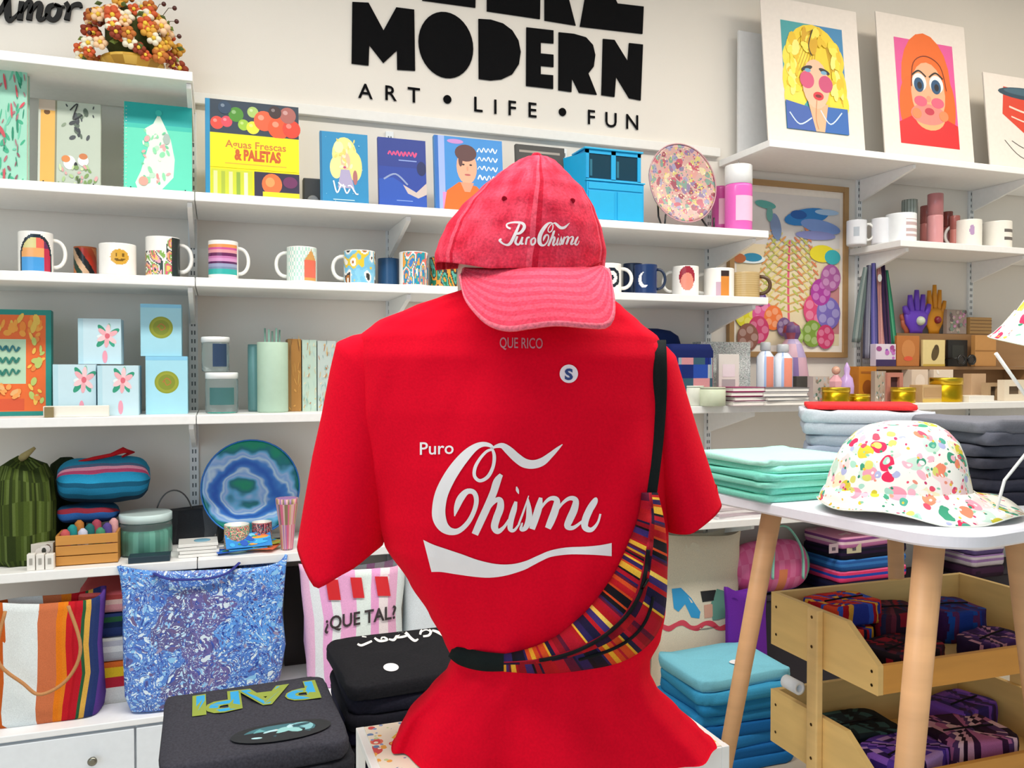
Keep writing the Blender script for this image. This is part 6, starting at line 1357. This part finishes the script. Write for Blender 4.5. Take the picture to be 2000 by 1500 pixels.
frm(1733, 1764, 728, 2.33, 'rosy pink little shadow box with a dark inset', 'b87a6c', '4a2a30')
cream = ['e2cdb6', 'd8c0aa']
tb(1781, 1813, 722, 2.44, .05, 'cream box with an arched top mark, left of the pair', 'gift_box', 'box', 'e0ccb8', lambda A: A.ell(.5, .6, .3, .25, 'ecdccc'))
tb(1824, 1862, 722, 2.44, .05, 'cream box, right of the pair above the tan jewellery box', 'gift_box', 'box', 'e4d4c0', lambda A: A.blobs(8, ['d8b8b8', 'f0e8dc'], .08, .15, 3))
tb(1802, 1850, 752, 2.28, .06, 'tan jewellery box with a yellow base between two gold tins', 'jewellery_box', 'box', 'caa878', lambda A: A.rect(.05, .3, .95, .85, 'b89468').rect(0, 0, 1, .2, 'd8b860'))
tb(1893, 1942, 773, 2.24, .08, 'low blank white box right of the largest gold tin', 'gift_box', 'box', 'f0ece2')
frm(1930, 1954, 748, 2.34, 'narrow wooden shadow box standing behind the white box', 'b89c78', '5a4a38')
frm(1962, 2004, 742, 2.28, 'cream square shadow box with a dark inset at the right edge', 'e6d8c0', '6a5844')
tb(1898, 1926, 730, 2.40, .04, 'small beige box under the black sunglasses', 'gift_box', 'box', 'caa884')
MBx = None
# risers behind the trinkets
xa, xb = PY(1700, 718, 2.46).x, PY(2010, 718, 2.46).x; zr1 = PY(1820, 716, 2.46).z
t = thing('display_riser', 'wooden display step behind the gold tins carrying cards and sunglasses', 'riser', ((xa + xb) / 2, 2.52, Z4 + .0004)); W = xb - xa; H = zr1 - Z4
MB('8f6a44').box(-W / 2, -.06, H - .012, W / 2, .06, H).box(-W / 2, -.06, 0, -W / 2 + .012, .06, H - .0122).box(W / 2 - .012, -.06, 0, W / 2, .06, H - .0122).box(-W / 2 + .012, .05, 0, W / 2 - .012, .06, H - .0122).build('step_body', 'wood', t)
zr2 = PY(1800, 652, 2.55).z; xa, xb = PY(1745, 718, 2.54).x, PY(2010, 718, 2.54).x; W = xb - xa; H = zr2 - zr1
t = thing('display_riser', 'upper wooden step under the purple and orange hand figures', 'riser', ((xa + xb) / 2, 2.5525, zr1 + .0012))
MB('9a744c').box(-W / 2, -.027, 0, W / 2, .0275, H - .001).build('step_body', 'wood', t)
tb(1752, 1796, 656, 2.475, .012, 'orange-brown card with a darker oval on the wooden step', 'display_card', 'card', 'b87238', lambda A: A.ell(.5, .55, .3, .32, 'c8844a').ell(.5, .25, .2, .08, 'd8583a'), z=zr1 + .0012)
tb(1803, 1846, 664, 2.47, .010, 'gold-edged card with a dark leaf shape on the wooden step', 'display_card', 'card', 'e0cc90', lambda A: A.rect(0, 0, 1, .08, 'c8a848').ell(.55, .5, .16, .3, '5a4a2a', -.3).ell(.6, .72, .1, .1, '4a3a22'), z=zr1 + .0012)
tb(1711, 1750, 672, 2.47, .03, 'small white pouch with pink flowers and a purple base on the wooden step', 'coin_purse', 'purse', 'dcd0e0', lambda A: A.rect(0, 0, 1, .3, '3a2a5a').blobs(9, ['c070c0', 'a04a8a', '7a4ab0'], .06, .12, 3, (0, .3, 1, 1)), z=zr1 + .0012)
tb(1852, 1890, 664, 2.50, .012, 'black square card behind the black sunglasses', 'display_card', 'card', '1c1c1c', lambda A: A.rect(.2, .3, .8, .8, '2e302c'), z=zr1 + .0012)
p0 = PY(1895, 715, 2.43); t = thing('sunglasses', 'black sunglasses with thick dark frames on a small display', 'sunglasses', (p0.x, 2.45, zr1 + .0012)); m = MB('0e0e0e'); k_ = .0017
for sx in (-1, 1): m.lathe([(.021, 0), (.021, .006), (.014, .006), (.014, 0), (.021, 0)], 20, (sx * .027, 0, .026), ax='y', cap=(0, 0))
m.box(-.008, -.006, .030, .008, 0, .036); m.build('glasses_frame', 'gloss', t)
for sx in (-1, 1): MB('2a2422').lathe([(.0138, 0), (.0138, .002)], 18, (sx * .027, -.002, .026), ax='y').build('lens', 'gloss', t); MB('0e0e0e').tube([(sx * .046, 0, .032), (sx * .048, .05, .032), (sx * .048, .06, .018)], .0022, 6).build('temple', 'gloss', t)
tb(1905, 1946, 655, 2.475, .02, 'orange-tan wooden card box right of the sunglasses', 'gift_box', 'box', 'bf8a4e', lambda A: A.rect(0, .48, 1, .52, '9a6a34'), z=zr1 + .0012)
tb(1895, 1937, 620, 2.535, .035, 'brown slatted wooden box on the upper step', 'slatted_box', 'box', 'a8824e', lambda A: [A.rect(0, .2 * k, 1, .2 * k + .05, '80603a') for k in range(5)], z=zr2 + .0012)
tb(1850, 1888, 605, 2.535, .02, 'dim speckled mosaic panel on the upper step', 'mosaic_panel', 'panel', '9a8a80', lambda A: A.blobs(36, ['c88ab0', '7a8a7a', 'b8a89a', '6a5a5a', 'a87a8a'], .05, .09, 5), z=zr2 + .0012)
def handfig(u0, u1, vt, Y, col, c2, lab, fl_):
    x, W, H = spot(u0, u1, vt, Y, zr2 + .0012); t = thing('hand_figure', lab, 'figurine', (x, Y + .014, zr2 + .0015), 0, 'hand-shaped ornaments')
    m = MB(col).lathe([(W * .22, 0), (W * .24, H * .08), (W * .38, H * .22), (W * .42, H * .42), (W * .30, H * .52)], 20, sy=.35); m.build('palm', 'satin', t)
    for k, (dx, hh, tl) in enumerate([(-.34, .62, -.22), (-.2, .88, -.10), (0, 1.0, 0), (.2, .9, .08), (.36, .68, .24)]):
        MB(col).tube([(dx * W * .7, 0, H * .36), (dx * W + tl * W * .2, -.001, H * (.36 + (hh - .36) * .6)), (dx * W + tl * W * .4, -.002, H * hh)], [W * .10, W * .085, W * .06], 8).build('finger', 'satin', t)
    f = MB(c2); f.ball((0, -W * .155, H * .28), W * .13, fl_, 12, W * .13); f.build('palm_eye', 'gloss', t)
handfig(1762, 1800, 592, 2.545, 'c86a4a', 'e8b04a', 'small red and brown hand ornament half behind the purple one', '3a2a1a')
handfig(1768, 1822, 566, 2.530, '6a3fc0', 'd8e0c8', 'purple hand ornament with a pale round eye', 'd4dcc4')
handfig(1808, 1852, 556, 2.548, 'd8901e', '7a2a4a', 'orange hand ornament right of the purple one', '8a2a3a')
# hanging scarves
hk = PY(1712, 512, 2.50)
t = thing('scarf_hook', 'small dark hook under the mug shelf holding the scarves', 'hook', (hk.x, 2.50, ZR2 - TH)); MB('3a3a3a').tube([(0, 0, -.0), (0, 0, -.03), (0, -.012, -.04), (0, -.018, -.03)], .0025, 8).build('hook_wire', 'metal', t)
for k, (ut, ub, vb, wd, c, lb_) in enumerate([(1690, 1672, 668, .040, ['6a7a78', '8a9490', '5a6668'], 'grey-green striped scarf, leftmost of the hanging bunch'), (1697, 1692, 700, .036, ['4a4a5a', '7a7a8a', '3a3a48', '9a9aa8'], 'charcoal and silver scarf in the hanging bunch'), (1706, 1708, 716, .032, ['5a5a9a', '7a70b0', '3a3a6a'], 'violet-blue scarf in the middle of the hanging bunch'),
        (1716, 1722, 700, .030, ['c89088', 'b07a7a', 'd8a8a0'], 'dusty pink scarf in the hanging bunch'), (1724, 1735, 690, .028, ['3a2a4a', '5a3a5a', '2a2038'], 'dark plum scarf in the hanging bunch'), (1730, 1746, 680, .034, ['3a8a6a', '2a6a50', '5aa880'], 'green scarf, rightmost of the hanging bunch')]):
    Y_ = 2.50 + .008 * (k % 2); tp_ = PY(ut, 522 - 4 * (k % 3) + (14 if k == 5 else 0), Y_); bt_ = PY(ub, vb, Y_); t = thing('striped_scarf', lb_, 'scarf', tp_, 0, 'scarves hanging under the mug shelf'); R = []
    for i in range(15):
        s_ = i / 14; ww = wd * (.35 + .65 * min(1, s_ * 2.5)); p = Vector((0, 0, 0)).lerp(bt_ - tp_, s_); ring = []
        for j in range(28):
            an = 2 * PI * j / 28; ring.append(p + Vector((ww / 2 * math.cos(an), (.007 + .002 * math.sin(3 * an + k)) * math.sin(an) + .002 * math.sin(5 * math.cos(an) * 2 + k), 0)))
        R.append(ring)
    MB(c[0]).rings(R, lambda i, j, c=c: c[int((math.cos(2 * PI * j / 28) + 1) * 3.2) % len(c)], cap=(1, 1)).build('cloth', 'canvas', t)
    m = MB(c[1])
    for q in range(7): m.tube([(bt_ - tp_) + Vector(((q - 3) / 7 * wd, 0, .001)), (bt_ - tp_) + Vector(((q - 3) / 7 * wd + .001, 0, -.022))], .0011, 4)
    m.build('fringe', 'cloth', t)
t = thing('price_tag', 'white oval tag hanging on the green scarf', 'tag', PY(1718, 543, 2.49)); MB('e8e8e4').lathe([(.010, 0), (.010, .0012)], 16, (0, 0, 0), ax='y', sy=1.5).build('tag_card', 'matte', t)

# ---------------------------------------------------------------- mugs and tins on the upper right shelf
G8 = 'white mugs on the upper right shelf'
wm_ = lambda a, t: ('8a8890' if 1.0 < a < 1.35 else None)
mug(1672, 428, 2.47, ZR2, lambda a, t: 'b8c0c8' if abs(a) < .3 and .3 < t < .7 else None, u1=1702, hdir=1, label='white mug at the left end of the upper right shelf', group=G8, base='e6e8ec')
mug(1722, 424, 2.42, ZR2, lambda a, t: None, u1=1752, hdir=-1, label='plain white mug with a shadowy handle, second from left on the upper right shelf', group=G8, base='e8eaee')
mug(1760, 414, 2.36, ZR2, lambda a, t: ('c8b0b0' if int(t * 9) % 2 else None) if a > .35 and .15 < t < .8 else None, u1=1804, handle=False, label='larger white cup with a faint pink printed side', group=G8, base='eef2f4')
jar(1777, 1800, 388, 2.46, ZR2, 'grey-green ribbed canister behind the larger white cup', 'canister', 'canister', '8a948e', colfn=lambda i, j: ('7a847e', '9aa49e')[j % 2])
for k, (u0, u1, vt, Y, c, lb_) in enumerate([(1812, 1832, 400, 2.47, 'b8706a', 'brick pink tube, first of the pink group'), (1828, 1850, 376, 2.42, 'dc9a9c', 'tall pale pink tube in the pink group'), (1852, 1866, 412, 2.48, '96504a', 'dark red-brown tube in the pink group'), (1866, 1880, 420, 2.44, 'c07a70', 'short rosy tube at the right of the pink group')]):
    jar(u0, u1, vt, Y, ZR2, lb_ + ' on the upper right shelf', 'lip_tube', 'tube', c, lidk=.4, lidcol=mixc(c, '602020', .25), group='pink tubes on the upper right shelf')
mug(1894, 427, 2.38, ZR2, lambda a, t: ('b89ac0' if math.hypot(a - .3, t - .6) < .2 else None), u1=1930, hdir=-1, label='cream mug with handle on the left, right of the pink tubes', group=G8, base='f0eee4')
mug(1952, 430, 2.38, ZR2, lambda a, t: ('6a6460' if a > .5 and int(t * 10) % 3 == 0 and .3 < t < .8 else None), u1=1990, hdir=-1, label='cream mug with a few dark lines, last one at the right edge', group=G8, base='f0ece2')

# ---------------------------------------------------------------- under the low shelf on the right
t = thing('storage_chest', 'dark storage chest under the low shelf behind the bamboo rack', 'chest', (2.20, 2.46, 0)); MB('24202a').box(-.46, -.06, 0, 1.2, .12, .40).build('chest_body', 'matte', t, bevel=.004)
MB('2e2834').box(-.462, -.065, .4005, 1.202, .12, .412).build('lid', 'matte', t, bevel=.002); ZK = .4125
t, W, H = tote(1292, 1458, 1046, 2.40, .012, .11, 'cream canvas tote with blue and red print under the low shelf', lambda i, j: 'eadcc4', taper=.97)
bd = t.children[0]; BV = bvh_of([bd]); TT = t.location.copy()
pr = [([(1312, 1150), (1330, 1148), (1350, 1168), (1368, 1195), (1366, 1208), (1350, 1206), (1338, 1180), (1325, 1195), (1316, 1188)], [tuple(range(9))], '38a0d8'),
      ([(1368, 1155), (1398, 1152), (1400, 1172), (1372, 1176)], [(0, 1, 2, 3)], '2a2a2a'), ([(1400, 1150), (1430, 1158), (1424, 1205), (1392, 1212), (1386, 1185)], [(0, 1, 2, 3, 4)], '6a9a8a'), ([(1412, 1150), (1440, 1152), (1432, 1170)], [(0, 1, 2)], '4ab0e0'), ([(1375, 1182), (1398, 1178), (1394, 1205), (1376, 1208)], [(0, 1, 2, 3)], 'e0a890')]
pr += [([(1296 + 12 * k + 7 * math.cos(q) , 1222 + 5 * math.sin(k * 1.3) + 6 * math.sin(q)) for q in [2 * PI * i / 8 for i in range(8)]], [tuple(range(8))], 'e0485a') for k in range(14)]
for q_ in pr[:5]: printed([q_], lambda x, y: (x, y), 'printed_motif', t, BV, TT, .0015)
printed([ribbon([(1292 + 14 * k, 1222 + 6 * math.sin(k * 1.7), 8 + 3 * (k % 2)) for k in range(13)], 4) + ('e0485a',)], lambda x, y: (x, y), 'red_script', t, BV, TT, .0015)
printed([textpx('USA', 1371, 1170, 13, 26, -.05, .03) + ('d8d4c0',)], lambda x, y: (x, y), 'printed_word', t, BV, TT, .0022) if False else None
# pink and mint pouch with handle
x, W, H = spot(1446, 1600, 1062, 2.39, ZK)
t = thing('duffel_pouch', 'pink quilted pouch with mint handle and mint end under the low shelf', 'bag', (x, 2.455, ZK + .0006))
R = []
for i in range(29):
    s_ = i / 28; k = (1 - abs(2 * s_ - 1) ** 4) ** .5 if 0 < s_ < 1 else .02; R.append([Vector(((s_ - .5) * W, .06 * k * math.cos(q), max(0, H / 2 + H / 2 * k * math.sin(q)))) for q in [2 * PI * j / 36 for j in range(36)]])
MB('e85a9a').rings(R, lambda i, j: '8ad8b8' if i > 24 else ('f08a5a' if 13 < i < 17 and 18 <= j else ('7a6ac8' if 24 <= j <= 28 and i > 6 else ('e8609c', 'f07ab0')[(i // 2 + j // 4) % 2])), cap=(1, 1)).build('pouch_body', 'satin', t)
MB('9ae0c8').tube(crom([(-W * .1, -.066, H * .35), (-W * .08, -.062, H * .8), (W * .02, -.03, H * 1.22), (W * .18, -.03, H * 1.24), (W * .28, -.062, H * .85), (W * .29, -.066, H * .3)], 6), .0075, 8, flat=.4).build('handle', 'canvas', t)
# purple bag below
x, W, H = spot(1428, 1510, 1148, 2.12, .002)
t, W, H = tote(1424, 1506, 1150, 2.345, .002, .045, 'purple and violet patterned drawstring bag beside the bamboo rack', cm1(7, ['5a2ab0', '7a3ac8', '3a1a80', 'a05ad8', '6a2a9a']), taper=.9)
# striped textile stack behind the rack
ts = [(['1a1a3a', '2a2a5a', '1a1430'], 'dark blue', 'folded blanket at the bottom of the striped pile behind the rack'), (['e8407a', 'f06a9a', '2a4ab0', 'd83a6a'], 'pink', 'and blue folded blanket second in the striped pile'), (['2a5aa0', '1a3a80', '3a7ac0'], 'blue', 'folded blanket third in the striped pile'), (['1a1a2a', 'c85aa0', '2a1a3a'], 'black', 'and pink folded blanket fourth in the striped pile'), (['c87ab0', 'e8a0c0', 'f0d0d8', '8a4a8a'], 'lilac', 'folded blanket with labels on top of the striped pile')]
z = ZK
for k, (c, n_, lb_) in enumerate(ts):
    x = PY(1700, 1090, 2.36).x; h = .040; t = thing('striped_blanket', n_ + ' ' + lb_, 'blanket', (x, 2.44, z + .0005), .02 * k, 'striped blanket pile behind the bamboo rack')
    slab(.33, .2, h, c[0], k + 50, .004, pw=10, colpos=lambda p, c=c, h=h: c[int(p.z / h * 5.9) % len(c)]).build('folded_body', 'canvas', t); z += h + .001
for k, (du, c) in enumerate(((1628, 'b8a0a8'), (1668, 'c8c0a0'))):
    p = PY(du, 1072, 2.335); t = thing('paper_label', ['small square grey paper label', 'wider beige paper label'][k] + ' pinned to the striped pile', 'label', (p.x, 2.334, PY(du, 1072, 2.335).z)); MB(c).box(-.020 - .012 * k, 0, -.015, .020 + .012 * k, .0015, .018).build('label_card', 'matte', t)
    MB('5a4a5a').box(-.008, -.0005, -.006, .008, -.0001, .006).build('label_mark', 'print', t)
for k, c in enumerate([['2a1a2a', '3a2038'], ['b8b0b8', '8a6a9a', 'd0c8cc'], ['5a4a7a', 'c8c0c8', '7a6a9a'], ['c86a8a', 'd88aa0', '9a5a8a']]):
    x = PY(1925, 1090, 2.36).x; t = thing('striped_blanket', ['dark plum', 'silver and mauve', 'grey and violet', 'rose'][k] + ' folded blanket, ' + ['bottom', 'second', 'third', 'top'][k] + ' of the pile right of the near table leg', 'blanket', (x, 2.44, ZK + .0005 + .045 * k), 0, 'blanket pile right of the near table leg')
    slab(.17, .2, .043, c[0], k + 60, .003, pw=10, colpos=lambda p, c=c: c[int(p.z / .043 * 4.9) % len(c)]).build('folded_body', 'canvas', t)
t = thing('folded_paper', 'pale pink tissue paper lying beyond the bamboo rack', 'paper', VW(1.16, 2.36, .502)); MB('f4c0bc').prism([(-.12, -.06, 0), (.1, -.08, .01), (.14, .06, .03), (-.04, .10, .02)], (0, 0, .006)).build('sheet', 'matte', t)
t = thing('pedestal', 'small dark pedestal carrying pink tissue paper beyond the rack', 'pedestal', VW(1.16, 2.36, 0)); MB('3a2c34').lathe([(.09, 0), (.09, .01), (.02, .03), (.02, .47), (.08, .49), (.08, .500)], 24).build('column', 'satin', t)
# blue tees on the floor, black tees beside
bl = VW(.705, 2.62); rzb = fold_rz(.97, -.24) * .3
plain_stack(bl.x - .04, bl.y - .02, 0, .34, .27, .0, [.036] * 8, ['2274b8', '1f6cb0', '2a80c0', '1a64a4', '2f8cc4', '2a88c0', '3f9cc8', '7cc4d8'], ['bottom blue tee of the pile by the left table leg', 'second blue tee from the bottom by the left table leg', 'third blue tee from the bottom by the left table leg', 'fourth blue tee from the bottom by the left table leg', 'fourth blue tee from the top by the left table leg', 'third blue tee from the top by the left table leg', 'second blue tee from the top by the left table leg', 'light blue tee with a small white sticker on top of the blue pile'], 'pile of blue tees on the floor', seed=61, amp=.013, jit=.012)
tp = [o for o in bpy.data.objects if o.get('label', '').startswith('light blue tee')][0]
A = Art(.05, .035); A.ell(.5, .5, .5, .5, 'f0eef0').ell(.5, .5, .2, .2, 'd86a6a'); on_top(tp, A, 'sticker', tp.location.x - .0, tp.location.y - .06, extra=.003)
plain_stack(.83, 2.05, .1, .24, .24, .0, [.045] * 8, ['10121c', '161a2c', '0e1018', '1a1c2a'], [a + ' black tee of the pile half hidden by the red skirt' for a in ('bottom', 'second', 'third', 'fourth', 'fifth', 'sixth', 'seventh', 'topmost')], 'pile of black tees on the floor', seed=71, amp=.008, jit=.012, kind='denim')
t = thing('paper_roll', 'short white paper roll leaning between the blue tees and the rack', 'roll', VW(.60, 2.02, .40)); tt_ = PD(1535, 1330, 2.0) - t.location
MB('dfe4e8').lathe([(.016, 0), (.016, .05), (.009, .05), (.009, .0), (.016, 0)], 20, tt_, ax='y', cap=(0, 0)).build('roll_body', 'matte', t)
z = Z5
for k, c in enumerate(['e8e4e6', 'c8b8c0', 'f0ecec', 'd8ccd0']):
    x = PY(1440, 1020, 2.34).x; t = thing('magazine', ['white', 'mauve-edged', 'bright white', 'greyish pink'][k] + ' magazine, ' + ['bottom', 'second', 'third', 'top'][k] + ' of the pile right of the red sleeve', 'magazine', (x, 2.41, z + .0004), .05 * math.sin(k * 2), 'magazine pile on the low shelf'); MB(c).box(-.09, -.09, 0, .09, .09, .009).build('paper_block', 'matte', t); z += .0096
